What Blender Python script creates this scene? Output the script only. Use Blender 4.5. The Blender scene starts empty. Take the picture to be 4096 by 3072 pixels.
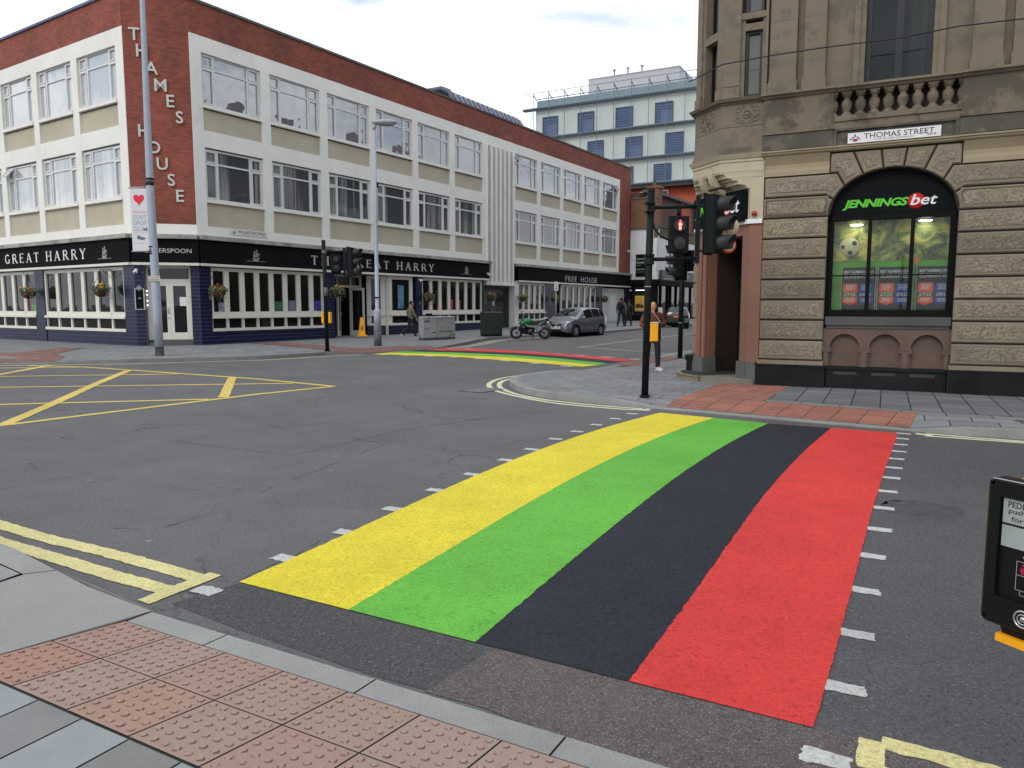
import bpy, bmesh, math, random
from mathutils import Matrix, Vector
random.seed(7)
PI = math.pi
R = math.radians
S = bpy.context.scene
# ------------------------------------------------------------------ camera
cd = bpy.data.cameras.new('camera'); cam = bpy.data.objects.new('camera', cd)
S.collection.objects.link(cam); S.camera = cam
cam.location = (0, 0, 1.77)
cam.rotation_euler = (R(90) - math.atan(314/2980.), 0, 0)
cd.sensor_width = 36; cd.lens = 36*2980/4096.; cd.clip_end = 3000; cd.clip_start = .05
# ------------------------------------------------------------------ world: bright overcast with thin blue breaks
W = bpy.data.worlds.new('World'); S.world = W; W.use_nodes = True
nt = W.node_tree; nd = nt.nodes; lk = nt.links; nd.clear()
SUN_EL, SUN_AZ = R(38), R(215)
sky = nd.new('ShaderNodeTexSky'); sky.sky_type = 'NISHITA'; sky.sun_disc = False
sky.sun_elevation = SUN_EL; sky.sun_rotation = SUN_AZ
tc = nd.new('ShaderNodeTexCoord')
mp = nd.new('ShaderNodeMapping'); mp.inputs['Scale'].default_value = (1, 1, 2.6)
n1 = nd.new('ShaderNodeTexNoise'); n1.inputs['Scale'].default_value = 2.3; n1.inputs['Detail'].default_value = 7; n1.inputs['Roughness'].default_value = .55
n1.inputs['Distortion'].default_value = .5
cr = nd.new('ShaderNodeValToRGB')
cr.color_ramp.elements[0].position = .40; cr.color_ramp.elements[0].color = (0, 0, 0, 1)
cr.color_ramp.elements[1].position = .50; cr.color_ramp.elements[1].color = (1, 1, 1, 1)
n2 = nd.new('ShaderNodeTexNoise'); n2.inputs['Scale'].default_value = 4.; n2.inputs['Detail'].default_value = 5
cr2 = nd.new('ShaderNodeValToRGB')
cr2.color_ramp.elements[0].position = .35; cr2.color_ramp.elements[0].color = (8.3, 8.75, 9.3, 1)
cr2.color_ramp.elements[1].position = .62; cr2.color_ramp.elements[1].color = (12.5, 12.8, 13.2, 1)
mx = nd.new('ShaderNodeMixRGB'); bg = nd.new('ShaderNodeBackground'); wo = nd.new('ShaderNodeOutputWorld')
lk.new(tc.outputs['Generated'], mp.inputs['Vector']); lk.new(mp.outputs[0], n1.inputs['Vector']); lk.new(mp.outputs[0], n2.inputs['Vector'])
lk.new(n1.outputs['Fac'], cr.inputs[0]); lk.new(n2.outputs['Fac'], cr2.inputs[0])
skm = nd.new('ShaderNodeMixRGB'); skm.inputs[0].default_value = .55; skm.inputs[2].default_value = (6.4, 7.8, 9.6, 1)
lk.new(sky.outputs[0], skm.inputs[1])
lk.new(cr.outputs[0], mx.inputs[0]); lk.new(skm.outputs[0], mx.inputs[1]); lk.new(cr2.outputs[0], mx.inputs[2])
lk.new(mx.outputs[0], bg.inputs[0]); bg.inputs[1].default_value = .1; lk.new(bg.outputs[0], wo.inputs[0])
sd = bpy.data.lights.new('sun', 'SUN'); sd.energy = .9; sd.angle = R(20); sd.color = (1, .96, .9)
so = bpy.data.objects.new('sun', sd); S.collection.objects.link(so)
so.rotation_euler = (R(90)-SUN_EL, 0, PI - SUN_AZ); so.location = (0, -10, 30)
S.view_settings.view_transform = 'Standard'; S.view_settings.look = 'None'; S.view_settings.gamma = 1
S.view_settings.exposure = 0.32; S.view_settings.use_curve_mapping = False
S.cycles.max_bounces = 6; S.cycles.sample_clamp_indirect = 4

# ------------------------------------------------------------------ materials
MC = {}
def srgb(r, g, b, k=1.):
    f = lambda c: (c/255/12.92 if c <= 10 else ((c/255+.055)/1.055)**2.4)*k
    return (f(r), f(g), f(b))
def mat(name, col=(.5, .5, .5), rough=.7, var=.15, scale=3., bump=0., bscale=60., metal=0., spec=.5, ior=1.45, coat=0., stain=None, sscale=.6, samt=.5, sth=(.45, .7), fine=0., fscale=150., emit=None, es=1., alpha=1.):
    if name in MC: return MC[name]
    m = bpy.data.materials.new(name); m.use_nodes = True; t = m.node_tree; n = t.nodes; l = t.links
    b = n['Principled BSDF']; MC[name] = m
    b.inputs['Roughness'].default_value = rough; b.inputs['Metallic'].default_value = metal
    b.inputs['IOR'].default_value = ior; b.inputs['Specular IOR Level'].default_value = spec
    b.inputs['Coat Weight'].default_value = coat; b.inputs['Coat Roughness'].default_value = .05
    b.inputs['Alpha'].default_value = alpha
    c = n.new('ShaderNodeTexCoord')
    no = n.new('ShaderNodeTexNoise'); no.inputs['Scale'].default_value = scale; no.inputs['Detail'].default_value = 6; no.inputs['Roughness'].default_value = .6
    l.new(c.outputs['Object'], no.inputs['Vector'])
    mr = n.new('ShaderNodeMapRange'); mr.inputs[1].default_value = .3; mr.inputs[2].default_value = .7
    mr.inputs[3].default_value = 1-var; mr.inputs[4].default_value = 1+var
    l.new(no.outputs['Fac'], mr.inputs[0])
    vm = n.new('ShaderNodeVectorMath'); vm.operation = 'SCALE'; vm.inputs[0].default_value = col
    l.new(mr.outputs[0], vm.inputs['Scale']); out = vm.outputs[0]
    if fine:
        f = n.new('ShaderNodeTexNoise'); f.inputs['Scale'].default_value = fscale; f.inputs['Detail'].default_value = 3
        l.new(c.outputs['Object'], f.inputs['Vector'])
        fr = n.new('ShaderNodeMapRange'); fr.inputs[1].default_value = .35; fr.inputs[2].default_value = .65; fr.inputs[3].default_value = 1-fine; fr.inputs[4].default_value = 1+fine
        l.new(f.outputs['Fac'], fr.inputs[0]); v2 = n.new('ShaderNodeVectorMath'); v2.operation = 'SCALE'
        l.new(out, v2.inputs[0]); l.new(fr.outputs[0], v2.inputs['Scale']); out = v2.outputs[0]
    if stain:
        s = n.new('ShaderNodeTexNoise'); s.inputs['Scale'].default_value = sscale; s.inputs['Detail'].default_value = 9; s.inputs['Roughness'].default_value = .68
        l.new(c.outputs['Object'], s.inputs['Vector'])
        sr = n.new('ShaderNodeMapRange'); sr.inputs[1].default_value = sth[0]; sr.inputs[2].default_value = sth[1]; sr.inputs[4].default_value = samt
        l.new(s.outputs['Fac'], sr.inputs[0]); x = n.new('ShaderNodeMixRGB'); x.inputs[2].default_value = (*stain, 1)
        l.new(sr.outputs[0], x.inputs[0]); l.new(out, x.inputs[1]); out = x.outputs[0]
    l.new(out, b.inputs['Base Color'])
    if bump:
        f = n.new('ShaderNodeTexNoise'); f.inputs['Scale'].default_value = bscale; f.inputs['Detail'].default_value = 4
        l.new(c.outputs['Object'], f.inputs['Vector'])
        bp = n.new('ShaderNodeBump'); bp.inputs['Strength'].default_value = 1; bp.inputs['Distance'].default_value = bump
        l.new(f.outputs['Fac'], bp.inputs['Height']); l.new(bp.outputs[0], b.inputs['Normal'])
    if emit:
        b.inputs['Emission Color'].default_value = (*emit, 1); b.inputs['Emission Strength'].default_value = es
    return m
def brickmat(name, c1, c2, mortar, w=.225, h=.075, ms=.01, plane='xz', rough=.85, var=.25, nscale=.7, bump=.004, off=.5, gloss=.5, stain=None, samt=.5, fine=.12, bias=0.):
    if name in MC: return MC[name]
    m = bpy.data.materials.new(name); m.use_nodes = True; t = m.node_tree; n = t.nodes; l = t.links
    b = n['Principled BSDF']; MC[name] = m; b.inputs['Roughness'].default_value = rough; b.inputs['Specular IOR Level'].default_value = gloss
    c = n.new('ShaderNodeTexCoord'); sp = n.new('ShaderNodeSeparateXYZ'); cb = n.new('ShaderNodeCombineXYZ')
    l.new(c.outputs['Object'], sp.inputs[0])
    if plane == 'xz':
        ad = n.new('ShaderNodeMath'); ad.operation = 'ADD'; l.new(sp.outputs['X'], ad.inputs[0]); l.new(sp.outputs['Y'], ad.inputs[1])
        l.new(ad.outputs[0], cb.inputs[0]); l.new(sp.outputs['Z'], cb.inputs[1])
    else:
        l.new(sp.outputs['X'], cb.inputs[0]); l.new(sp.outputs['Y'], cb.inputs[1])
    br = n.new('ShaderNodeTexBrick'); br.offset = off; br.inputs['Scale'].default_value = 1
    br.inputs['Brick Width'].default_value = w; br.inputs['Row Height'].default_value = h; br.inputs['Mortar Size'].default_value = ms
    br.inputs['Mortar Smooth'].default_value = .1; br.inputs['Bias'].default_value = bias
    br.inputs['Color1'].default_value = (*c1, 1); br.inputs['Color2'].default_value = (*c2, 1); br.inputs['Mortar'].default_value = (*mortar, 1)
    l.new(cb.outputs[0], br.inputs['Vector'])
    no = n.new('ShaderNodeTexNoise'); no.inputs['Scale'].default_value = nscale; no.inputs['Detail'].default_value = 7; no.inputs['Roughness'].default_value = .6
    l.new(c.outputs['Object'], no.inputs['Vector'])
    mr = n.new('ShaderNodeMapRange'); mr.inputs[1].default_value = .3; mr.inputs[2].default_value = .7; mr.inputs[3].default_value = 1-var; mr.inputs[4].default_value = 1+var
    l.new(no.outputs['Fac'], mr.inputs[0]); vm = n.new('ShaderNodeVectorMath'); vm.operation = 'SCALE'
    l.new(br.outputs['Color'], vm.inputs[0]); l.new(mr.outputs[0], vm.inputs['Scale']); out = vm.outputs[0]
    f = n.new('ShaderNodeTexNoise'); f.inputs['Scale'].default_value = 60; f.inputs['Detail'].default_value = 3; l.new(c.outputs['Object'], f.inputs['Vector'])
    fr = n.new('ShaderNodeMapRange'); fr.inputs[1].default_value = .35; fr.inputs[2].default_value = .65; fr.inputs[3].default_value = 1-fine; fr.inputs[4].default_value = 1+fine
    l.new(f.outputs['Fac'], fr.inputs[0]); v2 = n.new('ShaderNodeVectorMath'); v2.operation = 'SCALE'; l.new(out, v2.inputs[0]); l.new(fr.outputs[0], v2.inputs['Scale']); out = v2.outputs[0]
    if stain:
        s = n.new('ShaderNodeTexNoise'); s.inputs['Scale'].default_value = .5; s.inputs['Detail'].default_value = 9; s.inputs['Roughness'].default_value = .7
        l.new(c.outputs['Object'], s.inputs['Vector']); sr = n.new('ShaderNodeMapRange'); sr.inputs[1].default_value = .5; sr.inputs[2].default_value = .72; sr.inputs[4].default_value = samt
        l.new(s.outputs['Fac'], sr.inputs[0]); x = n.new('ShaderNodeMixRGB'); x.inputs[2].default_value = (*stain, 1)
        l.new(sr.outputs[0], x.inputs[0]); l.new(out, x.inputs[1]); out = x.outputs[0]
    l.new(out, b.inputs['Base Color'])
    if bump:
        bp = n.new('ShaderNodeBump'); bp.invert = True; bp.inputs['Distance'].default_value = bump; l.new(br.outputs['Fac'], bp.inputs['Height']); l.new(bp.outputs[0], b.inputs['Normal'])
    return m
def roadmat(name, col, speck=.25, aggr=(.25, .245, .24), agg_amt=.35, agg_scale=95., bump=.008, rough=.85, crack=True, patch=.14, tint=None, wear=None, wamt=.6):
    """tarmac: broad tonal patches, stone chippings, pits, fine cracks"""
    if name in MC: return MC[name]
    m = bpy.data.materials.new(name); m.use_nodes = True; t = m.node_tree; n = t.nodes; l = t.links
    b = n['Principled BSDF']; MC[name] = m; b.inputs['Roughness'].default_value = rough; b.inputs['Specular IOR Level'].default_value = .15
    c = n.new('ShaderNodeTexCoord')
    def noise(sc, det=5, ro=.6, dist=0.):
        q = n.new('ShaderNodeTexNoise'); q.inputs['Scale'].default_value = sc; q.inputs['Detail'].default_value = det; q.inputs['Roughness'].default_value = ro; q.inputs['Distortion'].default_value = dist
        l.new(c.outputs['Object'], q.inputs['Vector']); return q.outputs['Fac']
    def rng(src, a, b_, lo, hi):
        q = n.new('ShaderNodeMapRange'); q.inputs[1].default_value = a; q.inputs[2].default_value = b_; q.inputs[3].default_value = lo; q.inputs[4].default_value = hi; l.new(src, q.inputs[0]); return q.outputs[0]
    def mul(a, b_):
        q = n.new('ShaderNodeMath'); q.operation = 'MULTIPLY'; l.new(a, q.inputs[0]); l.new(b_, q.inputs[1]); return q.outputs[0]
    f = mul(rng(noise(.45, 6), .3, .7, 1-patch, 1+patch), rng(noise(2.2, 6, .7), .3, .7, 1-patch*.6, 1+patch*.6))
    f = mul(f, rng(noise(48., 4, .85), .32, .68, 1-speck, 1+speck)); f = mul(f, rng(noise(30., 3, .9), .56, .68, 1., .55))
    if crack:
        vo = n.new('ShaderNodeTexVoronoi'); vo.feature = 'DISTANCE_TO_EDGE'; vo.inputs['Scale'].default_value = .33
        wn = n.new('ShaderNodeTexNoise'); wn.inputs['Scale'].default_value = 1.6; wn.inputs['Detail'].default_value = 6; l.new(c.outputs['Object'], wn.inputs['Vector'])
        va = n.new('ShaderNodeVectorMath'); va.operation = 'MULTIPLY_ADD'; va.inputs[1].default_value = (.9, .9, 0); l.new(wn.outputs['Color'], va.inputs[0]); l.new(c.outputs['Object'], va.inputs[2])
        l.new(va.outputs[0], vo.inputs['Vector'])
        ck = rng(vo.outputs['Distance'], .0, .006, 0., 1.)
        gate = rng(noise(.8, 3), .48, .6, 1., 0.)
        mxn = n.new('ShaderNodeMath'); mxn.operation = 'MAXIMUM'; l.new(ck, mxn.inputs[0]); l.new(gate, mxn.inputs[1])
        f = mul(f, rng(mxn.outputs[0], 0, 1, .45, 1.))
    vm = n.new('ShaderNodeVectorMath'); vm.operation = 'SCALE'; vm.inputs[0].default_value = col; l.new(f, vm.inputs['Scale']); out = vm.outputs[0]
    vc = n.new('ShaderNodeTexVoronoi'); vc.inputs['Scale'].default_value = agg_scale; l.new(c.outputs['Object'], vc.inputs['Vector'])
    hs = n.new('ShaderNodeSeparateColor'); l.new(vc.outputs['Color'], hs.inputs[0])
    sel = mul(rng(hs.outputs[0], 1-agg_amt, 1-agg_amt+.03, 0, 1), rng(vc.outputs['Distance'], .25, .45, 1, 0))
    sel = mul(sel, rng(hs.outputs[1], 0, 1, .2, .9))
    x = n.new('ShaderNodeMixRGB'); x.inputs[2].default_value = (*aggr, 1); l.new(sel, x.inputs[0]); l.new(out, x.inputs[1]); out = x.outputs[0]
    vg = n.new('ShaderNodeTexVoronoi'); vg.inputs['Scale'].default_value = 2.6; l.new(c.outputs['Object'], vg.inputs['Vector']); gs = n.new('ShaderNodeSeparateColor'); l.new(vg.outputs['Color'], gs.inputs[0])
    if crack:
        x = n.new('ShaderNodeMixRGB'); x.inputs[2].default_value = (.34, .34, .33, 1); l.new(mul(rng(gs.outputs[0], .55, .56, 0, 1), rng(vg.outputs['Distance'], .045, .065, .6, 0)), x.inputs[0]); l.new(out, x.inputs[1]); out = x.outputs[0]
    if tint:
        x = n.new('ShaderNodeMixRGB'); x.inputs[2].default_value = (*tint, 1); l.new(rng(noise(.7, 5), .45, .7, 0, .5), x.inputs[0]); l.new(out, x.inputs[1]); out = x.outputs[0]
    if wear:
        g = mul(rng(noise(90., 3, .9), .56, .66, 0, 1), rng(noise(.9, 4), .42, .62, .15, 1))
        x = n.new('ShaderNodeMixRGB'); x.inputs[2].default_value = (*wear, 1); l.new(rng(g, 0, 1, 0, wamt), x.inputs[0]); l.new(out, x.inputs[1]); out = x.outputs[0]
    l.new(out, b.inputs['Base Color'])
    bp = n.new('ShaderNodeBump'); bp.inputs['Distance'].default_value = bump
    l.new(noise(45., 5, .75), bp.inputs['Height']); l.new(bp.outputs[0], b.inputs['Normal'])
    return m
def glassmat(name, base=(.02, .025, .03), rough=.03, ior=1.9, curtain=None, cscale=9., wob=.0):
    if name in MC: return MC[name]
    m = bpy.data.materials.new(name); m.use_nodes = True; t = m.node_tree; n = t.nodes; l = t.links
    b = n['Principled BSDF']; MC[name] = m; b.inputs['Roughness'].default_value = rough; b.inputs['IOR'].default_value = ior
    b.inputs['Base Color'].default_value = (*base, 1)
    c = n.new('ShaderNodeTexCoord')
    if curtain:
        oi = n.new('ShaderNodeObjectInfo'); ad = n.new('ShaderNodeVectorMath'); ad.operation = 'ADD'
        cb = n.new('ShaderNodeCombineXYZ'); mu = n.new('ShaderNodeMath'); mu.operation = 'MULTIPLY'; mu.inputs[1].default_value = 40; l.new(oi.outputs['Random'], mu.inputs[0]); l.new(mu.outputs[0], cb.inputs[0])
        l.new(c.outputs['Object'], ad.inputs[0]); l.new(cb.outputs[0], ad.inputs[1])
        mpn = n.new('ShaderNodeMapping'); mpn.inputs['Scale'].default_value = (1, 0, .04); l.new(ad.outputs[0], mpn.inputs['Vector'])
        no = n.new('ShaderNodeTexNoise'); no.inputs['Scale'].default_value = cscale; no.inputs['Detail'].default_value = 2; l.new(mpn.outputs[0], no.inputs['Vector'])
        no2 = n.new('ShaderNodeTexNoise'); no2.inputs['Scale'].default_value = 1.1; no2.inputs['Detail'].default_value = 1; l.new(mpn.outputs[0], no2.inputs['Vector'])
        mth = n.new('ShaderNodeMath'); mth.operation = 'ADD'; mth.use_clamp = True
        r1 = n.new('ShaderNodeMapRange'); r1.inputs[1].default_value = .35; r1.inputs[2].default_value = .65; l.new(no.outputs['Fac'], r1.inputs[0])
        r2 = n.new('ShaderNodeMapRange'); r2.inputs[1].default_value = .42; r2.inputs[2].default_value = .5; r2.inputs[3].default_value = -.9; r2.inputs[4].default_value = .1; l.new(no2.outputs['Fac'], r2.inputs[0])
        l.new(r1.outputs[0], mth.inputs[0]); l.new(r2.outputs[0], mth.inputs[1])
        x = n.new('ShaderNodeMixRGB'); x.inputs[1].default_value = (*base, 1); x.inputs[2].default_value = (*curtain, 1); l.new(mth.outputs[0], x.inputs[0]); l.new(x.outputs[0], b.inputs['Base Color'])
    nz = n.new('ShaderNodeTexNoise'); nz.inputs['Scale'].default_value = 1.3; nz.inputs['Detail'].default_value = 1; l.new(c.outputs['Object'], nz.inputs['Vector'])
    bp = n.new('ShaderNodeBump'); bp.inputs['Distance'].default_value = .006 + wob; l.new(nz.outputs['Fac'], bp.inputs['Height']); l.new(bp.outputs[0], b.inputs['Normal'])
    return m
def cleanglass(name, tint=(1, 1, 1), amt=1.):
    if name in MC: return MC[name]
    m = bpy.data.materials.new(name); m.use_nodes = True; t = m.node_tree; n = t.nodes; l = t.links; MC[name] = m
    n.clear(); o = n.new('ShaderNodeOutputMaterial'); tr = n.new('ShaderNodeBsdfTransparent'); tr.inputs[0].default_value = (*tint, 1)
    g = n.new('ShaderNodeBsdfGlossy'); g.inputs['Roughness'].default_value = .03; fr = n.new('ShaderNodeFresnel'); fr.inputs[0].default_value = 1.5
    mm = n.new('ShaderNodeMath'); mm.operation = 'MULTIPLY'; mm.inputs[1].default_value = amt; l.new(fr.outputs[0], mm.inputs[0])
    x = n.new('ShaderNodeMixShader'); l.new(mm.outputs[0], x.inputs[0]); l.new(tr.outputs[0], x.inputs[1]); l.new(g.outputs[0], x.inputs[2]); l.new(x.outputs[0], o.inputs[0])
    return m

# ------------------------------------------------------------------ builders
def Fr(o, th): return Matrix.Translation(Vector(o)) @ Matrix.Rotation(th, 4, 'Z')
class MB:
    def __init__(s): s.v = []; s.f = []; s.m = []; s.i = 0; s.sm = []; s.smooth = False
    def _a(s, vs, fs):
        k = len(s.v); s.v += [tuple(v) for v in vs]
        for f in fs: s.f.append([k+q for q in f]); s.m.append(s.i); s.sm.append(s.smooth)
        return s
    def box(s, x0, x1, y0, y1, z0, z1):
        return s._a([(x0,y0,z0),(x1,y0,z0),(x1,y1,z0),(x0,y1,z0),(x0,y0,z1),(x1,y0,z1),(x1,y1,z1),(x0,y1,z1)],
                    [(0,3,2,1),(4,5,6,7),(0,1,5,4),(1,2,6,5),(2,3,7,6),(3,0,4,7)])
    def bbox(s, x0, x1, y0, y1, z0, z1, c=.01):
        """box with chamfered front (y0) edge ring"""
        s._a([(x0,y0+c,z0),(x1,y0+c,z0),(x1,y0+c,z1),(x0,y0+c,z1),(x0+c,y0,z0+c),(x1-c,y0,z0+c),(x1-c,y0,z1-c),(x0+c,y0,z1-c),(x0,y1,z0),(x1,y1,z0),(x1,y1,z1),(x0,y1,z1)],
             [(4,5,6,7),(0,1,5,4),(1,2,6,5),(2,3,7,6),(3,0,4,7),(8,9,1,0),(9,10,2,1),(10,11,3,2),(11,8,0,3)]); return s
    def quad(s, a, b, c, d): return s._a([a, b, c, d], [(0, 1, 2, 3)])
    def prism(s, pts, y0, y1):   # polygon in x,z extruded over y; counterclockwise seen from -y
        n = len(pts); vs = [(x, y0, z) for x, z in pts]+[(x, y1, z) for x, z in pts]
        return s._a(vs, [tuple(range(n)), tuple(reversed(range(n, 2*n)))]+[(i, i+n, (i+1) % n+n, (i+1) % n) for i in range(n)])
    def slab(s, pts, z0, z1):    # polygon in x,y extruded over z
        n = len(pts); vs = [(x, y, z0) for x, y in pts]+[(x, y, z1) for x, y in pts]
        return s._a(vs, [tuple(reversed(range(n))), tuple(range(n, 2*n))]+[(i, (i+1) % n, (i+1) % n+n, i+n) for i in range(n)])
    def tube(s, pts, rs, n=10, cap=True, sq=None):
        pts = [Vector(p) for p in pts]
        if not hasattr(rs, '__len__'): rs = [rs]*len(pts)
        k = len(s.v); up = None
        for i, p in enumerate(pts):
            d = (pts[min(i+1, len(pts)-1)]-pts[max(i-1, 0)]).normalized()
            if up is None: up = Vector((0, 0, 1)) if abs(d.z) < .9 else Vector((1, 0, 0))
            a = d.cross(up).normalized(); b = a.cross(d).normalized(); up = b
            for j in range(n):
                t = 2*PI*j/n + (PI/4 if n == 4 else 0); s.v.append(tuple(p+(a*math.cos(t)+b*math.sin(t))*rs[i]))
        for i in range(len(pts)-1):
            for j in range(n):
                s.f.append([k+i*n+j, k+i*n+(j+1) % n, k+(i+1)*n+(j+1) % n, k+(i+1)*n+j]); s.m.append(s.i); s.sm.append(n > 5)
        if cap:
            s.f.append([k+j for j in reversed(range(n))]); s.m.append(s.i); s.sm.append(False)
            q = k+(len(pts)-1)*n; s.f.append([q+j for j in range(n)]); s.m.append(s.i); s.sm.append(False)
        return s
    def lathe(s, prof, c=(0, 0, 0), n=20, ax='z', a0=0, a1=2*PI):
        k = len(s.v); full = abs(a1-a0-2*PI) < 1e-6; m = n if full else n+1
        for r_, h in prof:
            for j in range(m):
                t = a0+(a1-a0)*j/n; x, y = r_*math.cos(t), r_*math.sin(t)
                p = (x, y, h) if ax == 'z' else ((h, x, y) if ax == 'x' else (x, h, y))
                s.v.append((p[0]+c[0], p[1]+c[1], p[2]+c[2]))
        for i in range(len(prof)-1):
            for j in range(n):
                j2 = (j+1) % m
                s.f.append([k+i*m+j, k+i*m+j2, k+(i+1)*m+j2, k+(i+1)*m+j]); s.m.append(s.i); s.sm.append(True)
        return s
    def ball(s, c, r, n=14, m=9):
        rx, ry, rz = r if hasattr(r, '__len__') else (r, r, r); k = len(s.v)
        for i in range(m+1):
            p = PI*i/m
            for j in range(n):
                t = 2*PI*j/n; s.v.append((c[0]+rx*math.sin(p)*math.cos(t), c[1]+ry*math.sin(p)*math.sin(t), c[2]+rz*math.cos(p)))
        for i in range(m):
            for j in range(n):
                s.f.append([k+i*n+j, k+(i+1)*n+j, k+(i+1)*n+(j+1) % n, k+i*n+(j+1) % n]); s.m.append(s.i); s.sm.append(True)
        return s
    def torus(s, c, R_, r_, ax='y', n=28, m=8, sx=1.):
        k = len(s.v)
        for i in range(n):
            a = 2*PI*i/n
            for j in range(m):
                b = 2*PI*j/m; q = R_+r_*math.cos(b); h = r_*sx*math.sin(b)
                p = {'y': (q*math.cos(a), h, q*math.sin(a)), 'x': (h, q*math.cos(a), q*math.sin(a)), 'z': (q*math.cos(a), q*math.sin(a), h)}[ax]
                s.v.append((c[0]+p[0], c[1]+p[1], c[2]+p[2]))
        for i in range(n):
            for j in range(m):
                s.f.append([k+i*m+j, k+((i+1) % n)*m+j, k+((i+1) % n)*m+(j+1) % m, k+i*m+(j+1) % m]); s.m.append(s.i); s.sm.append(True)
        return s
    def mesh(s, name, mats):
        me = bpy.data.meshes.new(name); me.from_pydata(s.v, [], s.f); me.update()
        for q in (mats if isinstance(mats, (list, tuple)) else [mats]): me.materials.append(q)
        for p, a, b in zip(me.polygons, s.m, s.sm): p.material_index = a; p.use_smooth = b
        bm = bmesh.new(); bm.from_mesh(me); bmesh.ops.recalc_face_normals(bm, faces=bm.faces); bm.to_mesh(me); bm.free()
        return me
WM = {}
def link(name, data, parent=None, frame=None):
    o = bpy.data.objects.new(name, data); S.collection.objects.link(o)
    wm = frame if frame is not None else (WM[parent.name] if parent else Matrix.Identity(4))
    WM[o.name] = wm.copy()
    if parent: o.parent = parent; o.matrix_local = WM[parent.name].inverted() @ wm
    else: o.matrix_world = wm
    return o
def obj(name, mb, mats, parent=None, frame=None):
    return link(name, mb.mesh(name, mats) if isinstance(mb, MB) else mb, parent, frame)
def tag(o, label=None, cat=None, group=None, kind=None):
    if label: o['label'] = label
    if cat: o['category'] = cat
    if group: o['group'] = group
    if kind: o['kind'] = kind
    return o
def thing(name, label, cat, frame, group=None):
    return tag(link(name, None, None, frame), label, cat, group)
def copytree(o, frame, label=None):
    r = o.copy(); S.collection.objects.link(r); r.matrix_world = frame; WM[r.name] = frame.copy()
    if label: r['label'] = label
    def rec(a, b):
        for ch in a.children:
            c = ch.copy(); S.collection.objects.link(c); c.parent = b; rec(ch, c)
    rec(o, r); return r
def struct(name, mb, mats, label, frame=None):
    return tag(obj(name, mb, mats, None, frame), label, name.replace('_', ' '), None, 'structure')
TX = {}
def text(s, w=None, h=.1, x=0., z=0., y=0., shear=0., bold=0., sp=1., ext=.004, align='l'):
    """lettering mesh in the x-z plane facing -y, its box fitted to width w and height h"""
    cu = bpy.data.curves.new('lettering', 'FONT'); cu.body = s; cu.size = 1; cu.shear = shear; cu.offset = bold; cu.space_character = sp; cu.extrude = 0.01; cu.resolution_u = 3
    o = bpy.data.objects.new('tmp', cu); S.collection.objects.link(o)
    bpy.context.view_layer.update(); dg = bpy.context.evaluated_depsgraph_get()
    me = bpy.data.meshes.new_from_object(o.evaluated_get(dg)); bpy.data.objects.remove(o); bpy.data.curves.remove(cu)
    xs = [v.co.x for v in me.vertices]; ys = [v.co.y for v in me.vertices]
    x0, x1, y0, y1 = min(xs), max(xs), min(ys), max(ys); kz = h/(y1-y0); kx = kz if w is None else w/(x1-x0)
    wid = (x1-x0)*kx; ox = x-(wid/2 if align == 'c' else 0)
    for v in me.vertices: v.co = Vector((ox+(v.co.x-x0)*kx, y+(-ext if v.co.z > 0 else 0.0005), z+(v.co.y-y0)*kz))
    me.name = 'lettering'
    return me
def tobj(name, me, m, parent, frame=None):
    me.materials.clear(); me.materials.append(m); return link(name, me, parent, frame)
def joinm(mb, me, i=0):
    k = len(mb.v); mb.v += [tuple(v.co) for v in me.vertices]
    for p in me.polygons: mb.f.append([k+q for q in p.vertices]); mb.m.append(i); mb.sm.append(False)
    return mb
def ground(x, y): return .007*max(0., .534*x+.845*y-24)
def sheet(pts, hs, mb=None, drop=0.):
    """polygon on the ground, height above the road per vertex; optional downward skirt"""
    mb = mb or MB(); bm = bmesh.new()
    if not hasattr(hs, '__len__'): hs = [hs]*len(pts)
    vs = [bm.verts.new((x, y, h)) for (x, y), h in zip(pts, hs)]
    bm.faces.new(vs); bmesh.ops.triangulate(bm, faces=bm.faces[:])
    bmesh.ops.bisect_plane(bm, geom=bm.verts[:]+bm.edges[:]+bm.faces[:], plane_co=(0, 24/.845, 0), plane_no=(.534, .845, 0))
    for v in bm.verts: v.co.z += ground(v.co.x, v.co.y)
    bm.verts.index_update(); bm.normal_update()
    fs = [[v.index for v in (f.verts if f.normal.z > 0 else reversed(f.verts))] for f in bm.faces]
    mb._a([v.co[:] for v in bm.verts], fs)
    if drop:
        for e in bm.edges:
            if e.is_boundary:
                a, b = e.verts[0].co, e.verts[1].co
                mb._a([a[:], b[:], (b.x, b.y, b.z-drop), (a.x, a.y, a.z-drop)], [(0, 1, 2, 3)])
    bm.free(); return mb
def offs(line, d):
    """offset a polyline sideways (left of travel positive)"""
    out = []
    for i, p in enumerate(line):
        a = line[max(i-1, 0)]; b = line[min(i+1, len(line)-1)]
        dx, dy = b[0]-a[0], b[1]-a[1]; q = math.hypot(dx, dy); out.append((p[0]-dy/q*d, p[1]+dx/q*d))
    return out
def band(line, d0, d1, h0, h1, mb=None, drop=0.):
    mb = mb or MB(); A = offs(line, d0); B = offs(line, d1)
    if not hasattr(h0, '__len__'): h0 = [h0]*len(line)
    if not hasattr(h1, '__len__'): h1 = [h1]*len(line)
    for i in range(len(line)-1): sheet([A[i], A[i+1], B[i+1], B[i]], [h0[i], h0[i+1], h1[i+1], h1[i]], mb)
    if drop:
        for i in range(len(line)-1):
            a, b = A[i], A[i+1]; za, zb = h0[i]+ground(*a), h0[i+1]+ground(*b)
            mb._a([(*a, za), (*b, zb), (*b, zb-drop-h0[i+1]), (*a, za-drop-h0[i])], [(0, 1, 2, 3)])
    return mb
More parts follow.
